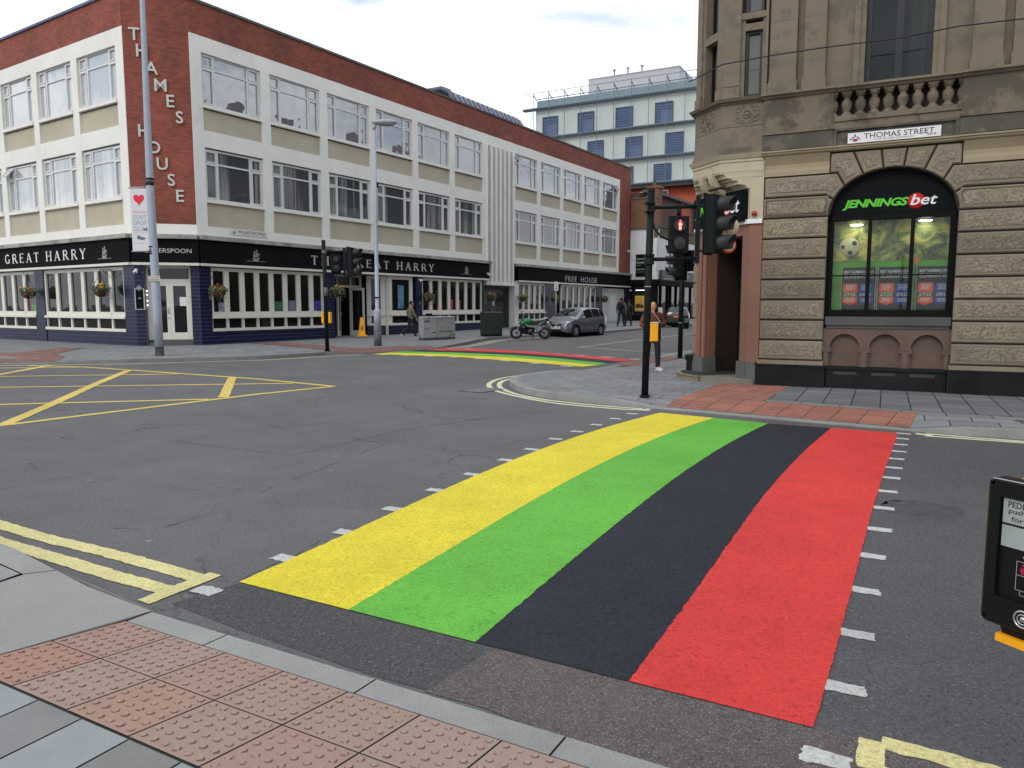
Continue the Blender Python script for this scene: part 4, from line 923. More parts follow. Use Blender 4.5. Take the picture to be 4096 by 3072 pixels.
# ================================================================== BETTING SHOP BUILDING (Victorian stone corner)
FT = Fr((5.0738, 15.4852, 0), R(-26.5))
ASH = srgb(123, 112, 96)
STON = mat('rusticated_stone', tuple(c*1.08 for c in ASH), .9, .13, 1.6, .006, 26, stain=tuple(c*.55 for c in ASH), samt=.55, sscale=1.1, fine=.10, fscale=60)
STONR = mat('rock_faced_stone', tuple(c*1.06 for c in ASH), .92, .14, 1.6, .014, 30, stain=tuple(c*.55 for c in ASH), samt=.55, sscale=1.1, fine=.34, fscale=26)
STONS = mat('smooth_painted_stone', srgb(150, 137, 113), .8, .08, .9, .002, 20, stain=srgb(140, 120, 92), samt=.5, sscale=1.2)
STONG = mat('grimy_stone', srgb(112, 101, 86), .92, .16, 1.1, .006, 22, stain=srgb(64, 61, 55), samt=.65, sscale=1.5, sth=(.50, .56), fine=.08, fscale=50)
STOND = mat('soot_dark_stone', srgb(80, 76, 68), .92, .25, 1.6, .005, 20, stain=srgb(112, 106, 92), samt=.6, sscale=1.8, sth=(.55, .60), fine=.08)
STONU = mat('upper_stone', srgb(118, 107, 92), .9, .10, 1.2, .003, 24, stain=srgb(92, 84, 72), samt=.5, sscale=1.5, sth=(.53, .575), fine=.05, fscale=50)
BEIW = mat('magnolia_painted_stone', srgb(178, 166, 142), .75, .05, 1.2, .002, 20, stain=srgb(120, 102, 74), samt=.5, sscale=2.2, sth=(.52, .75))
GRAN = mat('pink_granite', srgb(126, 88, 73), .55, .08, 1.6, .001, 90, fine=.22, fscale=140, stain=srgb(110, 74, 62), samt=.5, sscale=1.4)
GRAND = mat('brown_pink_stone', srgb(100, 80, 71), .8, .08, 1.5, .002, 60, fine=.08, stain=srgb(70, 60, 54), samt=.6, sscale=1.4)
PLIN = mat('black_painted_plinth', (.010, .011, .012), .55, .3, 2, .002, 30, stain=(.022, .023, .024), samt=.5, spec=.12)
GREYP = mat('grey_granite_plinth', srgb(92, 92, 90), .75, .12, 2.5, fine=.12, stain=srgb(60, 58, 55), samt=.5)
SHOPB = mat('black_shop_frame', (.005, .006, .006), .6, .1, 3, spec=.1)
bet = thing('betting_shop', 'soot stained Victorian stone corner building with a rusticated ground floor and arched betting shop window', 'building', FT)
def bp_(name, mb, m, f=FT, parent=None): return obj(name, mb, m, parent or bet, f)
ZC = [.66+.4089*k for k in range(10)]
g = .016
def course(x0, x1, k, poly=None):
    """one rusticated block: chamfered margin with a rock-faced centre"""
    z0, z1 = ZC[k]+g, ZC[k+1]-g
    m = MB()
    if poly is None:
        m.bbox(x0, x1, 0, .09, z0, z1, .022); m.i = 1
        nx = max(2, int((x1-x0)/.034)); nz = 9; a, b, c, d = x0+.075, x1-.075, z0+.06, z1-.06; k0 = len(m.v)
        for j in range(nz+1):
            for i in range(nx+1):
                e = 0 if i in (0, nx) or j in (0, nz) else random.uniform(.003, .013)
                m.v.append((a+(b-a)*i/nx, -.004-e, c+(d-c)*j/nz))
        for j in range(nz):
            for i in range(nx): q = k0+j*(nx+1)+i; m.f.append([q, q+1, q+nx+2, q+nx+1]); m.m.append(1); m.sm.append(False)
        m._a([(a, .002, c), (b, .002, c), (b, .002, d), (a, .002, d), (a, -.004, c), (b, -.004, c), (b, -.004, d), (a, -.004, d)], [(0, 1, 5, 4), (1, 2, 6, 5), (2, 3, 7, 6), (3, 0, 4, 7)])
    return m
PX0, PX1, QX0 = .05, 1.27, 3.50
BLOCKS = []
for w_, q_ in (('plain', 1.), ('pale', 1.13), ('sooty', .84)):
    BLOCKS.append([mat('stone_margin_'+w_, tuple(c*1.08*q_ for c in ASH), .9, .13, 1.6+q_, .006, 26, stain=tuple(c*.55 for c in ASH), samt=.5, sscale=1.1+q_*.4, fine=.10, fscale=60), mat('stone_face_'+w_, tuple(c*1.08*q_ for c in ASH), .92, .14, 1.3+q_, .014, 30, stain=tuple(c*.55 for c in ASH), samt=.5, sscale=.9+q_*.4, fine=.32, fscale=26)])
for k in range(8):
    bp_('stone_block', course(PX0, PX1, k), BLOCKS[[0, 2, 0, 2, 2, 0, 1, 0][k]]); bp_('stone_block', course(QX0, 5.6, k), BLOCKS[[2, 0, 0, 1, 0, 2, 0, 1][k]])
def shrink(P, d):
    n = len(P); out = []
    cx = sum(p[0] for p in P)/n; cz = sum(p[1] for p in P)/n
    for i in range(n):
        a, b, c = Vector(P[i-1]), Vector(P[i]), Vector(P[(i+1) % n])
        e1 = (b-a).normalized(); e2 = (c-b).normalized(); n1_ = Vector((-e1.y, e1.x)); n2_ = Vector((-e2.y, e2.x))
        q = 1+n1_.dot(n2_); v = (n1_+n2_)/(q if q > .3 else .3); out.append((b.x+v.x*d, b.y+v.y*d))
    return out
def block(P, name='voussoir'):   # P counterclockwise in x,z
    A = shrink(P, g); B = shrink(P, g+.022); Cc = shrink(P, g+.085); n = len(P); m = MB()
    m._a([(x, .022, z) for x, z in A]+[(x, 0, z) for x, z in B]+[(x, .1, z) for x, z in A], [tuple(range(n, 2*n))]+[(i, (i+1) % n, (i+1) % n+n, i+n) for i in range(n)]+[((i+1) % n, i, i+2*n, (i+1) % n+2*n) for i in range(n)])
    m.i = 1; m.prism(Cc, -.014, .004); bp_(name, m, random.choice(BLOCKS[:2]))
AX, AZ, AC = 1.11, .87, 3.50; CX = 2.385
def ell(x): return AC+AZ*math.sqrt(max(0, 1-((x-CX)/AX)**2))
def el(x): return (x, ell(x))
mir = lambda P: [(2*CX-x, z) for x, z in reversed(P)]
arc = lambda a, b, n=5: [el(a+(b-a)*i/n) for i in range(n+1)]
c8 = [(PX0, ZC[7]+.0), (1.275, ZC[7])]; 
B8 = [(PX0, 3.522), (1.275, 3.522)]+[el(1.283), el(1.30), el(1.33), el(1.362)]+[(1.21, 3.931), (PX0, 3.931)]
B9 = [(PX0, 3.931), (1.21, 3.931)]+arc(1.362, 1.555, 3)+[(1.41, 4.34), (PX0, 4.34)]
V1 = [(1.41, 4.34)]+arc(1.555, 1.875, 4)+[(1.68, 4.73), (1.27, 4.73), (1.27, 4.34)]
V2 = arc(1.875, 2.215, 3)+[(2.165, 4.73), (1.68, 4.73)]
V3 = arc(2.215, 2.555, 3)+[(2.605, 4.73), (2.165, 4.73)]
def mirr(P, xe=None):
    Q = mir(P); return [((xe if xe and abs(x-(2*CX-PX0)) < .01 else x), z) for x, z in Q]
for P in (B8, B9): block(P, 'stone_block'); block(mirr(P, 5.6), 'stone_block')
for P in (V1, V2): block(P); block(mirr(P))
block(V3)
# wall behind the blocks, cut by the arch
bw = MB(); xs = [1.275+2.22*i/24 for i in range(25)]
bw.box(PX0-.03, 1.27, .05, 1.0, 0, 4.75); bw.box(QX0, 12, .05, 1.0, 0, 4.75)
for a, b in zip(xs[:-1], xs[1:]): bw._a([(a, .05, ell(a)), (b, .05, ell(b)), (b, .05, 4.75), (a, .05, 4.75), (a, .5, ell(a)), (b, .5, ell(b)), (b, .5, 4.75), (a, .5, 4.75)], [(0, 1, 2, 3), (0, 4, 5, 1)])
bp_('wall', bw, mat('dark_block_joint', srgb(48, 43, 36), .95, .3, 4))  # wall between the blocks is coloured darker than their faces
bp_('smooth_wall', MB().box(5.62, 12, .0, .049, .66, 4.34), STON)
# frieze, mouldings, dark band
def mould(x0, x1, prof, m, name='moulding', f=FT, ends=True):
    q = MB(); n = len(prof); q._a([(x0, y, z) for y, z in prof]+[(x1, y, z) for y, z in prof], [(i, i+n, i+n+1, i+1) for i in range(n-1)]+[tuple(range(n)), tuple(reversed(range(n, 2*n)))]); return bp_(name, q, m, f)
fz = [(.3, 4.352), (.0, 4.352), (.0, 4.43), (.035, 4.50), (.04, 4.58), (-.0, 4.66), (-.05, 4.745), (.3, 4.745)]
mould(PX0, 1.262, fz, STONS, 'frieze'); mould(3.508, 12, fz, STONS, 'frieze')
mp_ = lambda d: [(.3, 4.75), (-.03-d, 4.75), (-.06-d, 4.775), (-.06-d, 4.80), (-.09-d, 4.81), (-.09-d, 4.835), (-.04-d, 4.848), (.3, 4.848)]
mould(-.02, 1.31, mp_(.03), STONS); mould(1.31, 3.42, mp_(0), STONS); mould(3.42, 12, mp_(.03), STONS)
bp_('dark_band', MB().bbox(-.0, 1.31, -.075, .3, 4.85, 5.16, .012), STOND); bp_('dark_band', MB().bbox(3.42, 12, -.075, .3, 4.85, 5.16, .012), STOND)
m = MB().box(1.311, 3.419, .0, .3, 4.851, 5.16).box(1.311, 3.419, -.05, .0, 5.12, 5.161).box(1.311, 1.37, -.05, 0, 4.851, 5.12).box(3.36, 3.419, -.05, 0, 4.851, 5.12)
bp_('dark_band', m, STOND)
bp_('ledge', MB().box(-.01, 1.32, -.10, .3, 5.162, 5.20), STONG); bp_('ledge', MB().box(3.41, 12, -.10, .3, 5.162, 5.20), STONG)
# pedestals and balustrade
bp_('pedestal', MB().box(0, 1.29, -.05, .4, 5.2, 5.86), STONG); bp_('pedestal', MB().box(3.44, 12, -.05, .4, 5.2, 5.86), STONG)
bp_('balustrade_base', MB().box(1.291, 3.439, -.03, .4, 5.163, 5.30).box(1.291, 3.439, -.06, .4, 5.30, 5.40), STONG)
bp_('balustrade_recess', MB().box(1.29, 3.44, .30, .4, 5.4, 5.86), mat('deep_recess', (.06, .055, .048), .95))
prof = [(.09, 0), (.09, .05), (.055, .07), (.06, .09), (.088, .15), (.097, .21), (.085, .28), (.05, .31), (.058, .335), (.05, .36), (.085, .375), (.085, .41)]
for x in (1.275, 1.52, 1.76, 2.00, 2.24, 2.48, 2.725, 2.97, 3.215, 3.45):
    bp_('baluster', MB().lathe(prof, (x, .06, 5.4), 14).box(x-.085, x+.085, -.02, .15, 5.812, 5.855), STONG)
sc = lambda d: [(.3, 5.862), (-.05-d, 5.862), (-.08-d, 5.90), (-.13-d, 5.915), (-.13-d, 5.955), (-.07-d, 5.972), (.3, 5.972)]
mould(-.05, 1.32, sc(.03), STONU); mould(1.32, 3.42, sc(0), STONU); mould(3.42, 12, sc(.03), STONU)
# upper storey: pilasters, window surround, tall dark window, all of cut stone
up = MB().box(0, 1.62, .14, 1, 5.972, 12.6).box(3.10, 12, .14, 1, 5.972, 12.6).box(1.62, 3.10, .10, 1, 9.2, 12.6)
bp_('upper_wall', up, STONU)
def pil(x0, x1, f=FT, y=0., zt=12.2):
    m = MB().box(x0+.025, x1-.025, y, y+.15, 6.22, zt); m.box(x0, x1, y-.035, y+.15, 5.973, 6.14)
    for k in range(4): a = .025*k/4; m.box(x0+a*.8, x1-a*.8, y-.035+a*1.1, y+.12, 6.14+.02*k, 6.16+.02*k)
    p_ = bp_('pilaster', m, STONU, f); q = MB()
    for z in (6.75, 7.35, 7.95, 8.6, 9.3, 10): q.box(x0+.027, x1-.027, y-.0015, y+.001, z-.003, z+.003)
    obj('joint', q, STOND, p_, f); return p_
pil(.05, .60); pil(.69, 1.13); pil(3.52, 4.04); pil(4.14, 4.68); pil(5.2, 5.7)
bp_('window_surround', MB().box(1.60, 1.70, .03, .4, 5.972, 9.3).box(1.70, 1.795, .06, .4, 5.972, 9.2).box(2.93, 3.02, .06, .4, 5.972, 9.2).box(3.02, 3.12, .03, .4, 5.972, 9.3).box(1.70, 3.02, .04, .4, 9.2, 9.32), STONU)
BKF = mat('black_window_frame', (.006, .007, .009), .5)
def darkwin(f, x0, x1, z0, z1, bars=(), y=.22, fw=.09, pane=None, br=.06):
    m = MB().box(x0, x0+fw, y, y+.1, z0, z1).box(x1-fw, x1, y, y+.1, z0, z1).box(x0+fw, x1-fw, y+.001, y+.1, z0, z0+fw).box(x0+fw, x1-fw, y+.001, y+.1, z1-fw, z1)
    for b in bars: m.box(b-br, b+br, y+.002, y+.1, z0+fw, z1-fw)
    w = bp_('window', m, BKF, f); obj('pane', MB().box(x0+.01, x1-.01, y+.06, y+.07, z0+.01, z1-.01), pane or GDK, w, f); return w
GDK = glassmat('glass_dim_blind', (.010, .014, .015), .05, 1.35, (.028, .038, .037), 3.)
GDK2 = glassmat('glass_pale_blind', (.10, .105, .10), .06, 1.5)
darkwin(FT, 1.797, 2.928, 5.975, 9.19, (2.37,), pane=GDK)
bp_('cornice', MB().box(-.1, 12, -.25, .4, 12.2, 12.6), STONU)
bp_('roof', MB().slab([(0, .3), (12, .3), (12, 12), (0, 12)], 12.601, 12.9), mat('slate_grey', (.08, .085, .09), .7, .2, 3))
# flank along the side street and the rest of the block
bp_('flank_wall', MB().box(.45, 12, 1.001, 13, 0, 12.6), STONG)
# plinths, sill, blind arcade under the window
bp_('plinth', MB().box(.0, 1.335, -.05, .5, 0, .535).box(-.012, 1.345, -.062, .5, .535, .57), PLIN); bp_('plinth', MB().box(3.46, 12, -.05, .5, 0, .535).box(3.45, 12, -.062, .5, .535, .57), PLIN)
bp_('plinth_ledge', MB().box(.03, 1.30, -.02, .5, .572, .655), STON); bp_('plinth_ledge', MB().box(3.48, 12, -.02, .5, .572, .655), STON)
bp_('plinth', MB().box(1.345, 3.45, .06, .5, 0, .50).box(1.345, 3.45, .03, .5, .50, .565), PLIN)
for x in (1.50, 2.18, 2.85): bp_('vent_grille', MB().box(x, x+.42, .052, .0595, .40, .46), mat('vent_grey', (.035, .037, .037), .8))
ar = MB(); N = [(1.40, 1.945), (2.115, 2.665), (2.835, 3.385)]
zs = .94; segs = 14
def arcade():
    xs_ = [1.27]
    for a, b in N:
        r_ = (b-a)/2; c = (a+b)/2
        ar.box(xs_[-1], a, .10, .3, .565, 1.32)
        for i in range(segs):
            t0, t1 = PI-PI*i/segs, PI-PI*(i+1)/segs
            x0, x1 = c+r_*math.cos(t0), c+r_*math.cos(t1); h0, h1 = zs+r_*math.sin(t0), zs+r_*math.sin(t1)
            ar._a([(x0, .10, h0), (x1, .10, h1), (x1, .10, 1.32), (x0, .10, 1.32), (x0, .2, h0), (x1, .2, h1)], [(0, 1, 2, 3), (0, 4, 5, 1)])
            r2 = r_+.06; X0, X1 = c+r2*math.cos(t0), c+r2*math.cos(t1); H0, H1 = zs+r2*math.sin(t0), zs+r2*math.sin(t1)
            if H0 > zs+.01 or H1 > zs+.01: ar._a([(x0, .085, h0), (x1, .085, h1), (X1, .085, H1), (X0, .085, H0), (X0, .1, H0), (X1, .1, H1), (x0, .1, h0), (x1, .1, h1)], [(0, 1, 2, 3), (3, 2, 5, 4), (1, 0, 6, 7)])
        ar.box(a, a+.001, .1, .2, .565, zs).box(b-.001, b, .1, .2, .565, zs); xs_.append(b)
    ar.box(xs_[-1], 3.51, .10, .3, .565, 1.32)
    ar.box(1.27, 3.51, .2, .32, .565, 1.32)
arcade()
for x0, x1 in ((1.27, 1.40), (1.945, 2.115), (2.665, 2.835), (3.385, 3.51)):
    c = (x0+x1)/2; w = (x1-x0)/2; ar.box(c-w-.03, c+w+.03, .055, .11, .905, .935).box(c-w-.02, c+w+.02, .065, .11, .875, .905).box(c-w-.03, c+w+.03, .055, .11, .85, .874)
    ar.lathe([(w*.9, .565), (w*.85, .85)], (c, .115, 0), 12)
bp_('blind_arcade', ar, GRAND)
bp_('sill', MB().box(1.30, 3.48, .045, .4, 1.385, 1.55).box(1.32, 3.46, .08, .4, 1.321, 1.384), mat('dark_grey_sill', srgb(72, 74, 74), .7, .12, 2, stain=srgb(50, 50, 50), samt=.6))
# shop window
YS = .26
sw_ = MB(); x0, x1 = 1.28, 3.49
sw_.box(x0, x0+.10, YS, YS+.12, 1.55, 3.54).box(x1-.10, x1, YS, YS+.12, 1.55, 3.54).box(x0+.1, x1-.1, YS+.001, YS+.12, 1.55, 1.68).box(x0, x1, YS-.02, YS+.12, 3.44, 3.56)
for x in (2.03, 2.77): sw_.box(x-.035, x+.035, YS-.01, YS+.12, 1.68, 3.44)
for a, b in ((1.38, 1.995), (2.065, 2.735), (2.805, 3.39)): sw_.box(a, b, YS+.03, YS+.10, 2.35, 2.375)
shop = bp_('shop_window', sw_, SHOPB)
obj('pane', MB().quad((1.38, YS+.06, 1.68), (3.39, YS+.06, 1.68), (3.39, YS+.06, 3.44), (1.38, YS+.06, 3.44)), cleanglass('clear_shop_glass', (.92, .95, .93), 1.0), shop)
# black lunette with the shop name
lun = MB(); xs = [1.275+2.22*i/24 for i in range(25)]
for a, b in zip(xs[:-1], xs[1:]): lun._a([(a, YS-.03, 3.56), (b, YS-.03, 3.56), (b, YS-.03, ell(b)), (a, YS-.03, ell(a))], [(0, 1, 2, 3)])
ls = bp_('name_board', lun, mat('black_name_board', (.004, .006, .007), .6, .1, 2, spec=.1))
LG = mat('lime_lettering', srgb(86, 190, 38), .5, .03, 3); LW = mat('white_lettering', (.72, .72, .72), .5, .03, 3); LR = mat('red_disc', srgb(196, 30, 34), .5)
tobj('lettering', text('JENNINGS', 1.15, .20, 1.52, 3.63, YS-.045, shear=.25, bold=.035, sp=.93), LG, ls)
obj('logo_disc', MB().lathe([(0, -.006), (.145, -.006), (.145, 0)], (2.80, YS-.034, 3.75), 28, 'y'), LR, ls)
tobj('lettering', text('bet', .45, .20, 2.70, 3.67, YS-.052, shear=.25, bold=.012), LW, ls)
# window display behind the glass
YD = YS+.32
DG = mat('green_display_board', srgb(84, 158, 34), .6, .2, 1.5); DK = mat('dark_display', srgb(26, 44, 20), .5, .4, 2)
obj('display_back', MB().box(1.30, 3.46, YD+.04, YD+.06, 1.55, 2.66), DG, shop)
def artmat():
    m = bpy.data.materials.new('football_poster_print'); m.use_nodes = True; t = m.node_tree; n = t.nodes; l = t.links; b = n['Principled BSDF']
    c = n.new('ShaderNodeTexCoord'); a = n.new('ShaderNodeTexNoise'); a.inputs['Scale'].default_value = 3.2; a.inputs['Detail'].default_value = 4; a.inputs['Distortion'].default_value = 1.2; l.new(c.outputs['Object'], a.inputs[0])
    r_ = n.new('ShaderNodeValToRGB'); e = r_.color_ramp.elements; e[0].position = .38; e[0].color = (*srgb(34, 44, 20), 1); e[1].position = .66; e[1].color = (*srgb(190, 180, 84), 1)
    q = e.new(.5); q.color = (*srgb(96, 118, 40), 1); l.new(a.outputs['Fac'], r_.inputs[0])
    v = n.new('ShaderNodeTexVoronoi'); v.feature = 'DISTANCE_TO_EDGE'; v.inputs['Scale'].default_value = 14; l.new(c.outputs['Object'], v.inputs['Vector'])
    mr = n.new('ShaderNodeMapRange'); mr.inputs[2].default_value = .03; mr.inputs[3].default_value = .35; l.new(v.outputs['Distance'], mr.inputs[0])
    x = n.new('ShaderNodeMixRGB'); x.inputs[1].default_value = (*srgb(205, 195, 110), 1); l.new(mr.outputs[0], x.inputs[0]); l.new(r_.outputs[0], x.inputs[2]); l.new(x.outputs[0], b.inputs['Base Color']); return m
obj('football_poster', MB().box(1.30, 3.46, YD+.03, YD+.05, 2.661, 3.5), artmat(), shop)
fbm = MB(); fbm.lathe([(0, -.012), (.17, -.008), (.185, 0)], (1.66, YD+.025, 2.95), 26, 'y'); fbm.i = 1
for a, b, s_ in ((0.09, .07, .05), (-.12, .0, .04), (.02, -.12, .05)):
    fbm.prism([(1.66+a+s_*math.cos(q*2*PI/5+.3), 2.95+b+s_*math.sin(q*2*PI/5+.3)) for q in range(5)], YD+.005, YD+.014)
obj('printed_football', fbm, [mat('ball_cream', srgb(176, 176, 130), .6), mat('ball_black', (.01, .012, .01), .6)], shop)
ORG = mat('poster_orange', srgb(226, 84, 40), .5, .05); BLU = mat('poster_blue', srgb(34, 66, 160), .5, .05); PGN = mat('poster_green', srgb(40, 104, 40), .5); PLT = mat('poster_print', srgb(190, 196, 196), .5); PBK = mat('poster_black', srgb(16, 30, 20), .5, .4, 3)
for px in (1.56, 2.22, 2.90):
    f = FT @ Matrix.Translation((px, YD-.04, 1.70)); w_ = .60
    ps = obj('poster', MB().box(0, w_, 0, .02, 0, .83), PBK, shop, f)
    obj('poster_frame', MB().box(-.016, -.004, -.01, .02, -.02, .85).box(w_+.004, w_+.016, -.01, .02, -.02, .85), METAL, ps, f)
    tobj('lettering', text('BEST NUMBERS ODDS', .54, .055, .03, .715, -.003, bold=.02), PLT, ps, f)
    tobj('lettering', text('GUARANTEED', .54, .085, .03, .61, -.003, bold=.02), PLT, ps, f)
    for xx, mm, t1 in ((.02, ORG, '£725'), (.31, BLU, '£825')):
        obj('poster_panel', MB().prism([(xx, .13), (xx+.13, .08), (xx+.265, .13), (xx+.265, .52), (xx, .52)], -.006, 0), mm, ps, f)
        obj('price_strip', MB().box(xx+.002, xx+.263, -.009, -.0065, .245, .335), PGN if mm is ORG else mat('poster_plum', srgb(70, 40, 110), .5), ps, f)
        tobj('lettering', text(t1, .21, .065, xx+.025, .257, -.012, bold=.02), PLT, ps, f)
        for q, zz in enumerate((.475, .445, .415, .385, .20, .175, .15)): obj('small_print', MB().box(xx+.04+.008*(q % 3), xx+.225-.01*(q % 4), -.009, -.0065, zz, zz+.014), PLT, ps, f)
LE = mat('ceiling_lamp_glow', (.9, .9, .9), .5, emit=(1, 1, .95), es=4.)
for x, z in ((1.78, 3.36), (2.98, 3.39)):
    obj('ceiling_lamp', MB().lathe([(0, -.006), (.11, -.006), (.12, .012)], (x, YS+.2, z), 20, 'z'), LE, shop)
    ld = bpy.data.lights.new('shop_lamp', 'AREA'); ld.energy = .7; ld.size = .25; ld.color = (1, 1, .93); lo = bpy.data.objects.new('shop_lamp', ld); S.collection.objects.link(lo)
    lo.parent = shop; lo.matrix_local = Matrix.Translation((x, YS+.12, 3.30)) @ Matrix.Rotation(R(18), 4, 'X')
obj('display_side', MB().box(1.27, 1.29, YS+.12, YD+.06, 1.5, 3.6).box(3.47, 3.49, YS+.12, YD+.06, 1.5, 3.6).box(1.27, 3.49, YS+.12, YD+.06, 3.45, 3.6), DK, shop)
obj('orange_arrow', MB().prism([(2.84, 2.63), (2.86, 2.55), (2.88, 2.55), (2.90, 2.63), (2.92, 2.64), (2.87, 2.70), (2.82, 2.64)], YS+.10, YS+.105), mat('orange_sticker', srgb(240, 90, 30), .5, emit=srgb(240, 90, 30), es=.0), shop)

# ---- canted entrance: local x from the far jamb (0) to the near corner (1.97)
A_ = FT @ Vector((-.209, 0, 0)); CA = R(-18.5); dv = Vector((math.sin(CA), math.cos(CA), 0)); B_ = A_+dv*1.97
FE = Fr(B_, R(-71.5))
bp_('granite_jamb', MB().box(-.209, .045, .0, .5, .60, 3.44), GRAN); bp_('granite_jamb', MB().box(1.75, 1.968, .0, .4, .60, 3.44).box(.442, 1.75, .0, .4, 3.22, 3.44), GRAN, FE)
bp_('jamb_plinth', MB().box(-.26, .0, -.05, .5, .20, .60), GREYP); bp_('jamb_plinth', MB().box(1.72, 2.02, -.052, .4, .20, .601), GREYP, FE)
bp_('jamb_plinth', MB().box(-.02, .44, -.05, .5, .20, .60), GREYP, FE)
m = MB().box(0, .24, 0, .5, .60, 3.44); m.lathe([(.06, .60), (.06, 3.44)], (.32, .05, 0), 16); m.box(.24, .40, .09, .3, .60, 3.44); bp_('granite_jamb', m, GRAN, FE); bp_('door_reveal', MB().box(.34, .44, .301, 1.2, .25, 3.3), mat('shaded_granite_reveal', srgb(46, 33, 29), .6, .15, 3, fine=.2), FE)  # reveal granite is coloured darker to carry the shade inside the doorway
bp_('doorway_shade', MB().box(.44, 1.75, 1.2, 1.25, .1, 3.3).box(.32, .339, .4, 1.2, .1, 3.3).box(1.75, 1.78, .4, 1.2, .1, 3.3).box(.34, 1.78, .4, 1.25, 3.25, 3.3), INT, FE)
dd = bp_('door', MB().box(.45, 1.74, .85, .90, .24, 3.2), mat('black_gloss_door', (.008, .008, .009), .25), FE)
obj('letter_plate', MB().box(1.1, 1.45, .835, .849, .95, 1.08), mat('dull_bronze', (.10, .085, .05), .4, metal=.6), dd, FE)
obj('glazing_strip', MB().box(.95, 1.6, .842, .849, 1.4, 2.9), GPB, dd, FE)
bp_('white_trim', MB().box(-.02, 1.98, -.06, .4, 3.441, 3.53), WHITEP, FE); bp_('white_trim', MB().box(-.25, .04, -.05, .4, 3.442, 3.531), WHITEP)
bp_('painted_wall', MB().box(0, 1.968, .0, .4, 3.53, 4.60), BEIW, FE); bp_('painted_wall', MB().box(-.209, .045, .0, .4, 3.531, 4.75), BEIW)
sg = bp_('sign_box', MB().box(.10, 1.90, -.16, -.002, 3.50, 4.14), BLACKS, FE)
tobj('lettering', text('JENNINGS', 1.12, .29, .17, 3.68, -.163, shear=.25, bold=.03, sp=.93), LG, sg, FE); obj('logo_disc', MB().lathe([(0, -.004), (.17, -.004), (.17, 0)], (1.42, -.161, 3.83), 28, 'y'), LR, sg, FE)
tobj('lettering', text('bet', .50, .30, 1.34, 3.69, -.170, shear=.25, bold=.012), LW, sg, FE)
obj('trough_light', MB().tube([(1.15, -.45, 4.20), (1.7, -.45, 4.20)], .03, 8).tube([(1.4, -.45, 4.20), (1.4, -.1, 4.22)], .01, 6), BKF, sg, FE)
# flank of the doorway side, seen edge on as notched blocks
FS = Fr(B_, R(-116.5))   # x < 0 runs away along the side street
for k in range(9): bp_('stone_block', MB().bbox(-.75, .045, -.045, .4, ZC[k]+g, ZC[k+1]-g, .02), [STON], FS)
bp_('wall', MB().box(-14, -.001, .0, .45, 0, 12.6), STON, FS)
bp_('plinth', MB().box(-14, .05, -.16, .0, .0, .50).box(-14, .08, -.19, 0, .50, .62), PLIN, FS)
# rounded doorstep
P = [(-.30, .3)]+[(.95+1.32*math.cos(t), -.06-.60*math.sin(t)) for t in [PI-PI*i/18 for i in range(12)]]
P2 = [(1.05+.02, .3), (1.42, -.63)]
step = bp_('step', MB().slab([(-.35, .45), (-.38, -.02), (-.2, -.30), (.1, -.50), (.45, -.62), (.85, -.66), (1.16, -.62), (1.20, .45)], .12, .22).slab([(-.37, .45), (-.40, -.03), (-.22, -.32), (.09, -.525), (.44, -.645), (.85, -.685), (1.18, -.645), (1.20, .45)], .222, .25), mat('worn_cream_step', srgb(150, 138, 112), .85, .2, 4, stain=srgb(70, 66, 58), samt=.7), FE)
bp_('step', MB().slab([(1.22, .3), (1.22, -.60), (1.7, -.44), (2.05, -.22), (2.15, .3)], .12, .245), mat('grey_stone_step', srgb(128, 122, 110), .85, .15, 5, fine=.1, stain=srgb(80, 76, 68), samt=.6), FE)
bp_('doormat', MB().slab([(-.3, .7), (-.3, 0), (-.1, -.28), (.45, -.58), (.85, -.62), (1.14, -.58), (1.14, .7)], .251, .256), mat('black_mat', (.02, .02, .02), .95, .3, 20), FE)
# ---- oriel over the doorway
OC = FT @ Vector((-.83, 0, 0)); FO = Fr(OC+dv*1.0, R(-71.5)); OE = OC+dv*1.0    # canted face: x 0..1
body = [(4.84, 0), (12.6, 0)]
def oplan(e):   # oriel outline in FT coordinates, grown by e
    f = FT.inverted(); q = f @ OE; s = f @ (OE+(FT.to_3x3() @ Vector((0, 1, 0)))*1.6)
    k = .4142*e
    return [(0.02, -.0-e), (-.83-k, -e), (q.x-e, q.y-k), (s.x-e, s.y), (.5, s.y)]
def ring(z0, z1, e, m, name='oriel_moulding', e2=None):
    a, b = oplan(e), oplan(e if e2 is None else e2); n = len(a); q = MB()
    q._a([(x, y, z0) for x, y in a]+[(x, y, z1) for x, y in b], [tuple(reversed(range(n))), tuple(range(n, 2*n))]+[(i, (i+1) % n, (i+1) % n+n, i+n) for i in range(n)])
    return bp_(name, q, m)
ring(4.98, 5.40, .0, STONU, 'oriel_base', .0); ring(4.85, 4.98, .06, STONG, 'oriel_base', .02); ring(5.41, 5.86, -.0, STONU, 'oriel_apron')
ring(5.862, 5.90, .03, STONU); ring(5.90, 5.955, .10, STONU, e2=.14); ring(5.955, 5.975, .12, STONU, e2=.05)
ring(4.76, 4.849, .06, BEIW, e2=.12); ring(4.70, 4.76, .04, BEIW)
